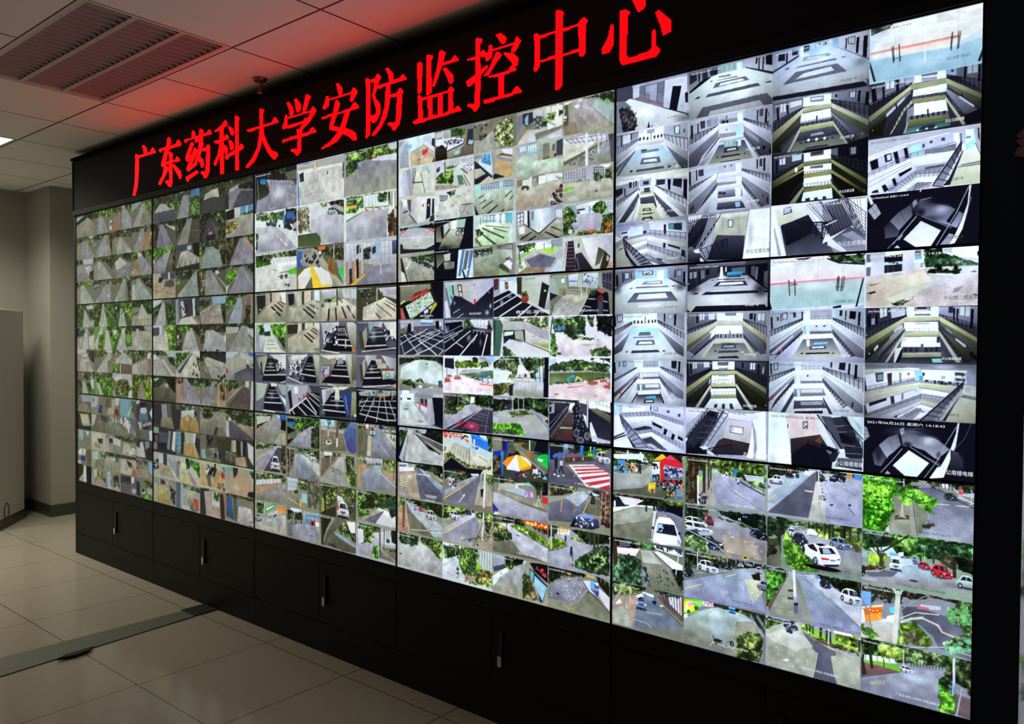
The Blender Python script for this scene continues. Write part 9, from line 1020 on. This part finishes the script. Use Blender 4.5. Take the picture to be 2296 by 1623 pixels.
'5312':'B 776;G 121 353 -7,7 241,-11 242,70 103,53 -7,80;P ecd 19,14 111,19 83,49 41,59;P dde 40,22 61,24 57,51 40,49;G 342 7a4 156,3 242,1 238,21 160,30;P dde 57,51 152,42 152,80 124,74 58,64;P ddd -7,80 78,56 83,58 -6,113;A 887-665 -6,113 83,58 156,53 141,237 -6,259;A 998 2,117 83,62 144,69 124,126 3,184;P ccc 144,69 156,66 145,235 137,231;L 776 2 3,157 120,152;L 554 3.8 156,73 139,231;L 776 2 41,75 3,164;A 889-556 160,52 242,57 243,232 231,223 207,104 156,98;P 112 183,21 242,33 242,82 207,66 160,59;L fb6 2.5 182,79 188,96;P 223 41,55 49,66 -7,83 2,25;P eef 2,45 8,43 9,76 2,78;L 223 5.1 120,46 120,75;H 445 119 43 79;H 334 146 34 69;H 445 160 33 65;I 334 12 5.7 162,39 184,34 184,63 164,64;P eef-ccd 143,242 145,197 156,111 164,96 200,93 215,114 239,208 235,237 177,245;P fff 162,100 200,96 213,118 160,129;P 223 160,132 215,127 225,184 155,185;P 9bd 160,136 184,134 173,176 157,174;I 112 14 6.4 164,140 212,134 216,171 165,172;L dde 3.8 155,188 225,187;P eee 145,197 227,193 237,221 173,246 144,236;L 99a 2.6 149,228 161,243;E 334 143 162 5.2 7.7;E 223 232 169 4.6 7.5;P 99a 224,200 235,209 237,227 228,230;N 广药生活区-4号杆-西下 0 500 830 950 50',
'5313':'B 776;G 121 343 -6,-4 145,-2 243,-6 243,44 145,30 -5,56;P 334 25,14 63,9 61,39 25,50;R 889 2.6 8 3 25,17 63,9 61,39 25,50;G 353 596 63,3 145,-2 145,37 96,38;P dde 145,5 243,13 243,44 153,28;I 445 20 8.9 157,7 239,2 239,27 157,26;P ecc 12,57 96,42 80,86 55,87 17,89;P fdd 16,59 92,45 80,63 21,74;P edd 145,43 161,35 244,88 244,113 209,118;A 998-665 96,45 145,40 201,114 237,240 147,261 122,231 105,88;A bba 101,47 137,42 174,104 109,112;L eee 4.5 96,42 80,86;L 334 4.5 145,46 205,113 241,233;L 556 3.2 201,127 241,214;G 132 344 209,112 244,113 245,225 217,166;P 334 108,138 122,134 135,239 118,232;I 889 10 7.8 109,145 122,140 134,233 118,232;I 554 34 5.1 130,144 186,113 225,232 143,249;G 243 597 4,113 55,84 101,95 107,152 106,243 64,245 4,252 -2,188;P 432 -3,15 12,11 19,135 4,179;L dde 5 230,36 222,142;P ccd 222,26 234,25 232,41 223,43',
'5314':'B 776;G 332 5a4 -4,5 64,-5 118,-5 118,21 5,82;P bbc 5,49 13,19 13,66;G 7a3 ad5 13,19 81,15 98,41 18,64;G 121 343 155,-5 245,-13 245,6 175,19;P dde 106,25 147,30 147,46 110,37;A a87-987 -3,139 26,81 90,51 78,238 -3,245;A 998 -1,171 44,121 74,240 6,242;A 678-778 90,51 118,34 175,89 246,168 246,183 78,245;O 5 99b 131 55 24 26;L dc7 2.6 80,192 123,194 140,213;L cc8 2.6 123,135 175,128;A 655 159,32 245,6 246,143 195,88;P dcc 194,6 241,8 242,108 203,60;R 433 4.5 8 0 175,7 245,6 246,131 187,66;P 9bd 206,39 216,39 216,61 207,61;L 333 3.2 171,78 246,162;I 344 14 8.9 155,1 241,-5 241,14 163,24;L 998 13 -1,138 52,-14;L 887 9.2 43,48 44,147;L ccb 3.3 64,8 65,119;I a98 16 4.6 31,125 61,114 61,160 31,172;L aa9 2.6 23,182 57,129;P ddd 10,127 27,94 35,117 14,132;K 78a f 85 49 124 130;P eef 88,52 106,37 114,48 90,67;H 37c 153 44 79;I 223 8 5.1 145,63 159,64 157,84 145,82;P dde 169,78 181,74 179,85 169,85',
'5321':'B 898;G 231 7a4 -8,2 242,-5 243,128 175,84 83,66 -8,83;O 6 dfe 94 61 21 24;G 342 8c4 129,-3 242,-5 243,59 182,65;G 342 9b5 46,-7 129,-9 119,47 69,44;P cdd 182,65 239,65 238,112 189,93;R 889 2.4 12 2 186,70 240,71 238,115 189,96;G 353 8b4 196,97 240,94 238,124 200,114;P cba 151,89 240,141 240,158 176,113 119,77;A 88a-99a 89,77 119,74 176,113 243,157 244,244 88,241;A 99a 91,74 116,72 134,98 91,137;O 4 bbc 120 119 21 42;L eda 3 128,108 139,125;L fc7 3.6 153,147 181,180;L 667 2.4 141,151 237,234;P 334 158,90 243,154 243,160 155,97;P eee 116,78 123,78 123,85 116,86;I eef 14 4.8 123,61 137,62 137,86 123,88;I 334 8 4.8 119,62 140,61 141,79 119,77;P 27c 151,40 161,38 160,70 151,71;L 99a 2.4 156,70 156,94;H dcc 164 89 119;E dde 164 88 4.5 3.6;L 445 3.5 237,106 238,147;I 667 10 4.7 199,106 216,108 216,123 200,126;P 554-443 -8,65 28,101 26,250 -7,245;G 343 575 -8,46 9,37 18,165 -7,189;G 443 665 -5,195 25,182 26,243 -7,245;P 9d5 40,105 55,93 55,111 42,132;P a98 42,135 87,77 90,240 44,245;I 778 24 5.5 44,147 84,102 86,211 48,244;L aa8 4.8 87,80 89,241;P 432 5,0 43,0 39,247 20,242;L 654 12 26,3 25,237;I 321 26 9.9 9,12 41,7 37,235 20,239;P 333 54,17 64,15 64,179 56,181;P 443 70,20 76,19 77,152 72,153;P 443 78,31 83,30 83,115 79,115;L def 9.8 40,99 42,246;I 334 22 6.1 44,184 70,184 66,240 44,245;L aab 3.1 44,208 66,191;N 广药生活区-3号杆-西 0 510 840 925 50',
'5322':'B 888;G 233 475 -7,4 66,8 70,56 26,92 -6,76;G 243 594 33,53 67,33 63,82 41,88;A 99a-877 63,76 124,36 191,67 245,99 246,244 86,228 71,123;O 5 ccd 107 89 39 30;A a98 121,133 208,144 239,234 126,228;G 121 243 99,12 244,6 245,93 191,67 128,41;G 354 7b5 107,47 184,68 245,93 238,95 174,74 107,56;P 57b 178,23 192,22 190,31 178,31;P eef 166,38 173,36 173,50 166,51;R 112 3.6 8 0 138,9 244,12 245,64 139,45;G 122 354 201,5 244,6 244,41 218,42;P 332 61,16 74,13 72,50 63,52;K 933 b 65 48 92 98;K c44 b 59 33 74 54;K eef q 72 66 -6 118;K dde q 89 92 -11 150;K 334 q 122 133 -11 225;P 9ab 41,143 71,129 86,149 49,160;K 667 q 240 77 199 123;K 112 q 258 84 211 131;G 354 8c6 -5,181 27,166 68,185 83,242 35,244 -5,231;L bba 4.4 -6,132 100,194 143,247;L ba9 3.7 8,171 42,205;L bba 3.1 66,161 75,244;P c85 126,228 150,236 143,247;E fc3 188 234 10 10;E 334 188 234 6.5 5.3;I ddc 22 3 121,103 238,135 239,234 86,241;N 广药生活区-4号围墙杆-向中医道路 1 380 850 930 42',
'5323':'B 777;G 121 354 -5,0 46,15 246,-1 246,23 123,52 -4,106;G 343 9b6 50,2 158,4 154,23 50,26;A aa9-887 -4,131 87,82 219,26 243,41 245,93 158,64;A 9ab-88a -4,168 158,64 223,25 233,56 233,120 248,238 -3,249;O 5 aab 109 183 53 36;A bb9 186,96 226,76 240,141 211,211;L 99a 2.5 -3,243 80,127 219,32;O 5 bbc 200 180 40 47;L fb4 5 -4,212 54,165;L ed7 3 130,100 160,78;P 221 206,65 230,46 233,85 213,87;K 223 q -16 90 30 142;K eef q 108 33 43 97;K 223 q 149 26 108 62;K 334 q 172 22 144 46;K ccd f 166 14 184 37;K bbc q 209 6 189 24;K ccd b 216 17 240 52;K 88a s 273 80 222 133;L ccd 4.9 41,-8 42,90;R ddd 2.4 6 0 108,8 239,-4 239,13 108,26;I eee 16 2.5 13,187 243,82 244,210 51,229;N 广药生活区-7号杆-北 1 560 830 885 42',
'5324':'B 778;P fe2 -3,26 30,11 34,64 -2,86;P f8c 13,30 29,16 29,34 15,48;P eef 7,43 13,35 15,71 4,78;P 6c2 -4,11 57,-7 57,3 -4,25;P 8d4 32,13 57,-2 57,34 34,43;P ddd 58,0 98,0 98,18 60,28;I d55 12 5.1 61,2 95,-1 92,15 62,22;G 121 343 92,-5 223,-11 223,14 143,16 95,19;P 334 96,1 137,3 137,13 98,16;P 7c3 -2,86 46,56 49,63 12,93 -2,99;E 464 15 75 5.7 11;E 363 40 47 6.2 11;P ddd -4,99 9,89 14,103 -4,125;A abb-776 -4,125 46,64 101,19 143,21 178,22 218,50 243,103 244,244 -3,245;O 7 cdd 98 54 53 40;O 6 bcd 108 131 50 61;O 6 665 22 198 37 41;O 5 776 195 94 25 34;A 887 163,68 212,48 232,79 224,111 173,143 155,181;L 889 1.5 125,33 129,122;L 889 1.5 116,31 121,100;L 889 2 156,31 154,121;L 889 1.5 137,28 149,113;L 998 2 164,97 161,148;L 889 1.5 101,22 47,110;P 332 203,2 214,0 247,82 246,102 240,80 226,66;G 463 895 172,9 209,2 203,32 178,27;G 232 454 223,-1 245,0 246,63;K 37d f 140 5 162 33;P 5bd 141,-1 160,2 160,9 141,9;L cb9 3.6 84,227 96,196;P 223 95,187 102,181 122,183 120,191 108,206 96,202;E 223 107 199 7.8 14;E 445 107 199 4.2 7.6;P 99a 120,201 138,211 138,218 122,213;E 223 151 190 6.4 17;E 667 151 190 3.5 10;L 223 4.5 108,196 141,210;L 223 3 144,176 151,190;L 223 4.1 93,172 96,189;L 334 2.5 135,185 150,178;G 342 684 170,140 207,99 238,106 243,142 238,193 225,243 162,243 164,187;G 453 8a5 184,143 224,126 219,182 179,190;G 342 463 165,222 225,224 233,244 162,253;L 443 5.8 241,182 230,246;N 广药生活区-8号杆 0 370 800 850 50',
'5331':'B 99a;G 121 343 -8,1 114,-7 108,17 -7,76;L 222 5.8 12,3 12,32;L 222 5.1 32,0 32,34;L 222 5.1 57,-2 57,23;L 222 5.1 83,-4 83,16;P bbc 32,51 102,16 123,8 58,126 -6,244 -7,140;A 9ab 39,67 102,21 123,10 83,81 20,192 -6,186;A 667-556 128,10 138,9 112,237 1,237 58,137;P ddd 101,12 132,8 114,35 99,33;L fc7 3.4 58,93 72,76;L fb5 4.6 -6,183 23,144;L ed9 2.3 -5,140 39,93;P eee 101,105 124,107 122,112 102,110;L aab 2.8 58,137 126,12;A aab-99b 138,9 247,36 246,243 116,242;O 4 eef 178 39 38 33;A cbb-aa9 130,60 142,57 154,138 158,242 114,245;G 332 554 138,14 148,23 160,54 142,52;P 998 138,125 148,117 148,145 138,142;G 232 454 144,-4 247,-12 247,25 147,17;P c84 210,0 224,3 223,25 208,22;P 48c 227,5 246,4 246,31 227,26;P eee 192,-2 247,-2 247,4 192,3;I 223 36 6.6 164,23 205,23 204,42 169,46;I 99a 10 3.8 166,25 204,34 201,43 169,44;P 223 164,39 204,42 195,46 167,47;L 889 2.2 154,66 211,228;L 889 1.6 181,49 245,149;L 889 1.6 216,48 245,90;L 889 1.7 161,191 246,192;L 889 1.7 158,148 245,154;L 889 1.7 154,110 245,117;L 555 3.8 214,162 231,196;L 667 2.7 204,77 231,104;L 778 2.7 186,43 210,65;L 666 1.7 139,152 149,244;P 334 132,9 141,9 139,55 133,56;L dde 5 137,-3 138,55;E 223 172 158 4.5 7.1;E dde 172 154 3 2.7;E 223 218 151 3.5 5.4;E 556 154 138 4.2 6.6;E 445 152 124 2.7 3.9;E 556 148 106 2.4 3.9;E 556 147 90 2.1 3.3;E 556 144 74 1.8 2.8;K eef s 1 47 45 93;K dde s -30 77 11 117;K 223 s 48 29 73 57;H 334 80 25 53;H 445 84 27 51;P c33 57,23 67,21 66,29 58,30;N 广药生活区-3号杆-东 1 600 870 905 42',
'5332':'B 787;G 132 343 -6,6 53,19 59,35 47,84 -5,110;G 231 463 20,5 103,12 104,34 59,35;P 332 29,66 40,63 39,149 28,150;P 443 -2,127 28,107 41,160 35,237 -4,249;A 665 -5,139 35,145 42,246 -4,261;G 333 564 -5,110 21,114 28,181 -4,215;A 99a-777 60,58 104,51 144,68 247,114 248,216 142,241 85,130;O 4 ddd 104 62 28 22;O 4 bba 219 177 29 38;P dee 59,35 85,31 72,54;G 7a4 ae5 110,33 194,26 246,44 247,103 195,86 141,69 110,49;G 343 8b5 59,18 246,-4 246,28 165,34 104,34;G 7a4 9d5 170,27 212,32 200,57 171,55;G 776 998 224,89 247,82 247,114 224,110;R 332 7.8 7 0 114,9 240,-3 241,62 114,48;L 332 11 169,6 168,67;L 221 12 206,1 205,56;G 4a2 7d3 50,72 73,94 98,143 142,235 86,254 55,230 44,142;G 5b3 9e4 53,82 85,130 105,180 86,220 54,185;I dd4 16 3.4 60,137 105,180 124,225 74,236;K ccd q 88 31 59 45;K ccd q 94 37 75 51;K ddd q 137 38 104 69;P eee 110,44 125,37 138,53 135,64 107,67;K dde q 79 47 57 90;K 334 q 116 65 70 127;K 78a q 227 58 168 113;E 111 151 216 48 11;P eef-dde 98,137 104,116 126,104 144,98 183,106 195,141 198,157 195,187 160,207 145,201 123,180 105,163;P 223 110,117 126,107 138,136 135,143 117,132;P 112 130,105 147,99 162,104 144,115;P 223 140,122 174,114 186,138 146,151;P 9ab 150,122 165,118 174,139 153,146;P d33 146,165 169,166 167,174 149,177;P d33 188,162 197,157 196,165 189,168;P 38e 171,169 185,166 184,174 171,178;L bbc 2.2 146,153 192,139;P 223 151,199 195,185 191,196 160,207;E 223 132 188 6.7 21;E 889 132 188 3.7 12;E 223 101 142 3.7 17;L ccd 2.2 104,152 148,189;Z 0 1;N 广药生活区-7号杆-北 1 560 800 935 40',
'5333':'B 889;G 232 564 -4,11 61,7 58,25 -4,34;G 262 5a3 -4,17 55,20 58,36 23,147 4,206 -3,209;P 654 4,194 27,134 61,30 64,34 30,144 9,227;A aa9-887 61,30 74,14 79,211 119,240 8,245 30,144;L 665 1.7 36,142 78,132;L 665 1.7 21,205 78,194;P 433 60,101 74,96 75,106 60,111;P 433 59,139 75,136 75,145 59,149;P 776-998 83,22 93,36 112,136 132,252 104,224 87,106;A 9ab-88a 80,23 99,17 250,208 250,230 132,252 93,64;A bbc 99,17 130,6 249,111 250,208 167,93;O 5 cce 136 65 24 33;L 667 2.3 99,28 250,214;L ec7 3.3 155,84 170,100;L eb5 3.3 229,168 248,187;L 556 2.2 179,127 203,146;G 121 343 136,4 248,-12 249,101 196,60 151,21;P ccd-bcd 199,-6 248,-26 248,-12 196,3;R 112 4.4 5 0 190,8 248,-7 248,47 193,45;P 68c 133,8 145,7 145,21 133,21;K 223 q 174 16 144 60;K eef q 254 39 197 112;H eee 108 11 25;L dde 12 75,-4 80,137;L 99a 11 80,134 81,156;P 667 76,158 88,154 87,209 78,213;P 223 77,161 88,157 88,169 77,173;N 广药生活区-18号杆-北 1 560 830 960 42',
'5334':'B 99a;G 121 353 -3,9 68,4 82,-1 82,8 -3,72;G 353 7c4 -3,19 23,23 45,19 18,49 -3,87;A aa9-998 -3,97 15,50 55,14 95,-2 113,42 185,86 248,107 249,251 -2,252;O 7 dde 69 42 37 43;A bba 1,100 55,38 108,63 129,101 83,141 29,126;O 5 cde 80 66 24 28;O 5 776 16 181 27 63;O 4 bba 210 138 31 27;A 667-556 100,34 119,59 142,72 170,92 187,98 191,115 176,126 183,197 193,252 130,250 138,186 142,128 127,112 129,96 108,63;L ccb 2.3 142,123 135,201 130,246;P 7b3-9c4 95,8 128,8 174,35 247,49 248,71 184,63 134,57 98,30;G 7b3 ae4 179,10 247,8 247,62 184,54;G 664 886 108,40 172,59 245,72 248,89 185,86 129,73;L bba 2.4 96,26 129,64 172,87 248,107;P eef 179,-4 228,-11 228,12 184,12;G 7b4 9d5 97,4 128,3 118,40 100,29;R 332 7 3 0 110,-3 128,3 129,40 113,24;P 332 146,0 153,0 152,47 146,49;P 343 161,8 176,11 177,57 162,59;L dde 4.6 170,0 169,69;L 889 3.3 126,9 174,26;G 121 564 221,15 247,13 247,49 233,55;P 332 244,23 249,21 249,75 244,73;I 334 34 7.2 50,12 84,3 85,55 56,62;I 889 14 5.7 53,16 82,8 79,47 58,51;I ddd 40 1.9 2,114 124,122 120,227 2,235;P ccd 46,201 62,188 67,195 57,208;N 广药生活区-19号杆-中医道路-后 0 370 790 880 45',
'5341':'B 887;G 232 465 68,-4 251,-5 251,33 204,12 132,1 84,37;P 998 120,30 143,-3 132,20 118,41;A 665 84,37 133,23 133,52 96,68;G 343 576 143,-1 176,3 176,25 158,21;P cde 180,6 197,6 194,25 180,24;R 334 2.9 4 0 178,3 204,5 203,33 181,24;P bbc 204,19 250,33 251,54 217,48;G 354 9a9 204,12 250,-1 250,33 222,36;I d55 5 9.2 221,22 226,23 226,39 221,40;I 667 26 4.2 217,59 250,72 250,83 219,69;A 667-99a 127,28 176,32 217,69 251,96 252,247 131,249 122,142 115,107;P 889 133,23 158,21 151,30 129,35;O 4 aab 206 178 35 57;A 776 122,102 144,108 152,157 134,248 126,185;L 112 2.5 174,32 217,73 251,98;P bbb 217,48 251,75 251,82 216,62;P dcb 171,96 199,93 198,97 171,99;P dcb 210,93 240,92 240,95 210,96;G 554 776 141,192 167,189 165,204 145,209;P 667 148,172 156,174 155,185;A 776-998 65,93 115,104 123,186 114,247 65,250 72,155;L 887 1.1 74,199 110,233;L 998 1.1 70,222 110,219;P 998 109,105 117,103 131,246 114,247;L 443 2.9 118,114 125,200 129,246;L 665 1.5 113,163 123,160;L 665 1.5 115,188 125,187;P 543 77,172 94,160 109,164 110,180 76,189;P aa9 92,105 96,105 96,149 102,177 87,173 89,143;L bba 4.4 94,101 94,153;L 998 2.6 93,157 83,181;L 998 2.6 94,156 104,178;P aba 95,2 97,1 98,34 95,35;P ccc 55,245 62,213 65,250;P a98 56,177 66,178 64,205 58,203;G 3a1 6e2 -4,-1 53,-9 86,4 84,63 69,96 73,154 66,193 53,249 20,266 -2,257;G 4b1 8f3 -2,21 49,18 76,39 65,97 38,133 3,126;G 3a1 7f2 -1,142 69,126 70,178 43,241 2,233;G 4a2 7e3 80,56 106,21 133,49 151,66 171,80 170,109 159,104 165,146 144,129 126,105 100,118 84,92;I 8f4 50 5.3 2,5 76,13 70,140 20,243;I 8f4 24 4.8 84,63 122,47 166,88 133,96;I 262 40 5.3 -2,6 76,20 66,171 4,248;I 363 14 4.8 86,70 125,61 159,104 129,97;K 334 q 217 41 185 76;K 445 q 169 20 157 35;K dde q 151 10 136 23;K 223 q 131 27 116 42;L bbc 3.5 244,21 244,84;L 998 2.8 217,23 216,59;L 998 2.1 200,5 200,37;N 广药生活区-4号杆-人脸识别 1 490 810 940 42',
'5342':'B 898;G 131 4a3 -2,14 110,2 153,0 251,0 252,74 190,90 117,92 40,93 -2,90;G 473 7d5 78,18 146,10 146,64 109,79 79,59;G 242 5a7 120,21 189,8 196,49 164,77 128,70;G 253 6b7 189,8 252,14 252,74 211,69 193,39;P cde 16,85 71,61 87,105 40,112;G 8c2 be3 15,108 38,105 58,102 60,143 19,160;R ae4 1.5 14 3 15,108 40,104 41,145 17,157;G 432 665 179,72 212,76 215,125 183,107;R 554 2.1 20 0 180,50 252,67 253,123 181,111;G 121 343 214,68 252,70 253,133 218,120;A 9bc-877 -1,220 13,192 56,170 72,169 87,112 120,105 136,129 165,152 215,164 253,193 253,204 0,246;A bcd 87,108 120,103 128,124 95,143;O 5 abc 99 186 45 26;O 4 766 208 191 35 21;P 667 9,201 56,174 87,171 72,199 21,216;O 4 cde 21 227 31 19;E 445 122 200 10 5.1;G 653 875 -1,170 41,157 60,158 56,174 9,193;L bbb 3.4 3,192 37,188 60,165;P 9ab -2,106 14,101 15,127 -2,131;L 667 2.3 14,101 15,154;L 667 1.5 -2,146 14,142;P eef 86,86 98,79 98,105 89,108;P 6bd 65,89 86,90 87,108 67,111;P 443 38,108 54,92 50,127 53,160 41,160 42,122;L 443 9.8 40,108 36,72 32,35;L 332 6 44,99 32,61;L 332 5.3 40,108 6,42;L 332 7.5 50,90 71,61 110,0;L 332 4.5 46,95 47,31;G 243 475 6,16 63,4 71,46 48,68 16,47;P 443 133,79 139,77 139,110 135,108;P 443 162,74 169,75 167,112 164,111;P 332 205,78 214,75 215,157 208,156;L bbb 1.8 146,53 146,108;L 443 5 205,78 200,48;K eef f 65 112 96 170;P dde 68,105 87,101 89,111 68,118;K 9bd b 119 92 133 125;K 9ad b 117 89 130 115;K c34 q 162 108 131 144;K e23 q 208 108 160 169;K bcc s 266 138 213 197;K 223 s -15 167 9 220;K ccd b 90 96 102 107;K 889 b 102 94 113 105;N 广药生活区-7号杆-向中医道路 1 400 770 935 42',
'5343':'B 889;G 332 665 -2,10 46,4 116,0 178,-2 228,4 250,6 250,25 178,13 87,37 -1,48;R 443 2.1 16 0 7,29 79,13 79,66 19,73;I 332 60 7.5 1,20 100,6 95,60 19,83;P 69d 0,37 23,34 23,98 1,96;L 37c 2.1 0,72 23,66;R 9bd 1.6 7 0 0,42 23,39 23,93 1,96;A ccc-ba9 0,177 55,144 80,155 75,246 0,252;P dde -1,123 8,120 14,171 0,188;P eee 63,130 80,118 80,155 58,153;A 556-667 95,75 132,61 184,77 250,85 252,248 180,226 167,180 138,141 101,125;O 4 889 217 149 32 55;P ccd 137,49 183,41 184,56 140,68;R 778 2.1 12 0 132,51 193,37 194,68 132,71;P c67 130,57 158,56 158,66 132,71;G 5a2 9c4 93,149 125,131 164,192 165,227 86,247;G 786 a97 107,180 144,170 154,217 97,242;G 6a3 ad5 128,151 151,177 165,222 144,231;P f60 6,120 49,93 51,151 12,177;P f92 11,146 50,119 51,151 14,176;P eca -1,112 52,81 52,92 -1,120;P 5cd 67,91 79,79 80,113 69,112;I fff 7 3.2 16,117 47,105 47,147 19,158;P bcb-898 81,12 92,9 90,119 86,247 74,247 81,133;L ccb 21 87,16 81,239;L aba 13 86,27 70,-15;L aba 10 88,26 100,-10;L bca 11 96,143 117,121 143,106;L cba 7.2 143,108 177,125 187,151 212,161;L ccb 4.2 93,128 127,89 179,79;L 887 6.4 31,249 16,122 -1,69;L 887 5.3 19,115 30,79 60,57;L 998 3.6 96,86 132,30 153,2;L 887 3.1 163,19 193,17 213,30;L 776 2.6 117,57 168,17;L bba 2.6 91,161 105,249;L ddc 2.1 118,248 190,216 252,228;L 998 2.1 128,228 159,179;G 463 8b6 194,68 218,13 250,-4 250,55 229,94 204,94;G 464 8b8 190,196 219,158 251,124 252,204 205,240;G 463 7b6 219,88 250,55 251,134 229,134;I 6a6 40 8.6 194,47 250,6 251,95 204,104;I 7b8 34 8.6 190,196 251,144 252,204 195,239;G 4a3 8c5 0,193 31,207 45,233 31,249 3,229',
'5344':'B 889;G 132 584 0,2 91,-11 252,-2 253,122 196,90 196,50 76,85 1,99;P dee 9,79 81,62 87,86 10,111;G 7b3 ae5 37,24 100,6 103,62 49,82;G 343 7a6 102,10 170,-10 196,40 140,71 103,62;R 443 4.1 12 0 119,60 196,40 196,60 119,81;P 7b3 1,107 49,93 98,91 95,118 1,126;A 755 1,115 49,114 93,120 2,185;P 332 1,99 7,96 16,167 5,178;P 332 19,48 26,45 32,133 25,136;L 443 4.8 56,84 57,115;G 132 463 0,13 43,11 37,56 4,55;L 443 2.7 2,188 93,120;R 445 2.7 6 0 12,78 81,62 84,82 13,104;A 99a-778 2,206 98,117 129,92 191,72 189,99 179,160 187,247 2,250;O 7 bcd 130 133 44 31;O 5 667 27 194 25 21;O 5 aab 98 174 47 37;A 998 22,197 63,171 58,195 27,210;A 655 207,151 253,162 254,251 215,242;O 4 667 120 221 52 31;K eef q 124 86 94 117;G 242 4a3 179,104 206,90 217,146 217,251 182,250;G 4a2 7e3 182,163 214,162 217,241 187,257;G 232 574 210,12 252,13 253,162 231,113 196,100;L ccd 9 213,6 214,112;L 8bd 8 213,112 212,163;L 99a 4 203,127 252,162;L aab 5 231,128 220,255;L bbc 4.2 102,16 102,84;R 889 2 12 0 204,122 252,152 252,172 207,156;N 广药生活区-14号杆-中医道路-后 0 340 740 910 45',
}

# put it together
ceiling_light(.075 + 2 * TILE, 'louvred ceiling light, switched off, tinted red above the left part of the LED sign', False)
ceiling_light(.075 - 2 * TILE, 'lit flat ceiling light cut by the left edge of the photo', True)
# black frame of the wall
tag(box('end_cabinet', (-.04, .0, 0), (-.0015, .56, TOP - .0005), M_BLACK), 'narrow black upright cabinet closing the left end of the display wall', 'cabinet')
tag(box('side_cabinet', (5 * PW + .0015, .0, 0), (7.6, .56, TOP), M_SIDE), 'wide plain black cabinet with blue screen glare painted in, standing right of the displays', 'cabinet')
for _i in range(5):
    base_cabinet(_i)
led_sign(GLYPHS)
for _i in range(5):
    for _j in range(3):
        display(_i, _j, GRID[(_i, _j)], DISPLAY_WORDS[(_i, _j)], FEEDS)

# floor-standing air conditioner set across the corner
_t = empty('air_conditioner', 'tall light grey floor standing air conditioner in front of the pillar', 'air conditioner', (-1.654, .196, 0), math.atan2(-.642, .767))
bm = bmesh.new()
add_prism(bm, [(0, .09), (.56, .09), (.56, 1.915), (.50, 1.93), (0, 1.93)], 1, -.60, 0)
done('body', bm, M_AC, _t, .012)
box('plinth', (.004, -.596, 0), (.556, -.004, .0895), M_SKIRT, _t, .004)
bm = bmesh.new()
_n = 24; _ov = []
for _k in range(_n):
    _a = 2 * math.pi * _k / _n
    _ov.append((.385 + .052 * math.cos(_a), .15 + (.05 if math.sin(_a) > 0 else -.05) * 0 + .072 * math.sin(_a)))
_in = [(.385 + (p[0] - .385) * .82, .15 + (p[1] - .15) * .86) for p in _ov]
for _k in range(_n):
    _q = (_k + 1) % _n
    add_prism(bm, [_ov[_k], _ov[_q], _in[_q], _in[_k]], 1, .0005, .005)
done('cable_grommet', bm, M_SKIRT, _t)

# sprinkler
_t = empty('fire_sprinkler', 'small ceiling sprinkler head with a round plate, in front of the LED sign', 'sprinkler', (2.60, -.075, CEIL))
bm = bmesh.new(); add_cyl(bm, (0, 0, -.016), (0, 0, -.001), .030, .042, 24); done('escutcheon', bm, M_SPRINK, _t)
bm = bmesh.new(); add_cyl(bm, (0, 0, -.05), (0, 0, -.0165), .012, .013, 16)
add_cyl(bm, (-.011, 0, -.075), (-.008, 0, -.05), .0025, n=8); add_cyl(bm, (.011, 0, -.075), (.008, 0, -.05), .0025, n=8)
done('nozzle', bm, M_SPRINK, _t)
bm = bmesh.new(); add_cyl(bm, (0, 0, -.079), (0, 0, -.0755), .016, n=16); done('deflector', bm, M_SPRINK, _t)

# things cut by the right edge of the photo, fixed to the side panel
bm = bmesh.new()  # flat pink outline set just off the cabinet front
add_prism(bm, [(6.143, 2.166), (6.150, 2.186), (6.160, 2.190), (6.145, 2.206), (6.158, 2.212), (6.146, 2.219), (6.170, 2.243), (6.215, 2.262), (6.26, 2.225), (6.235, 2.19), (6.255, 2.165), (6.20, 2.150)], 1, -.006, -.0003)
tag(done('pink_shape', bm, M_PINK), 'flat pink shape on the black cabinet, cut by the right edge of the photo', 'bow')
_t = empty('side_picture_panel', 'narrow visible edge of a panel of picture colours at the lower right edge of the photo', 'display', (6.176, 0, .56))
box('casing', (0, -.03, 0), (1.2, -.0005, .895), M_CASE, _t, .002)
_me = grid_mesh(96, 72, 1.192, .887)  # panel of made-up picture colours for the narrow edge strip
_pic = Pic(96, 72, 7); _pic.run('B 99a 889;A bbc 0,60 60,40 60,110 0,120;G 464 7a5 0,90 30,100 40,130 0,140;A 99a 0,140 250,150 250,250 0,250;G 363 8b4 0,180 12,185 14,215 0,220'); _pic.grade(.2, (.8, .8, .78), .9)
_at = _me.color_attributes.new('picture', 'FLOAT_COLOR', 'POINT'); _at.data.foreach_set('color', _pic.attribute().ravel())
_f = link('camera_feed', _me, M_SCREEN, _t); _f.location = (.004, -.0305, .004)
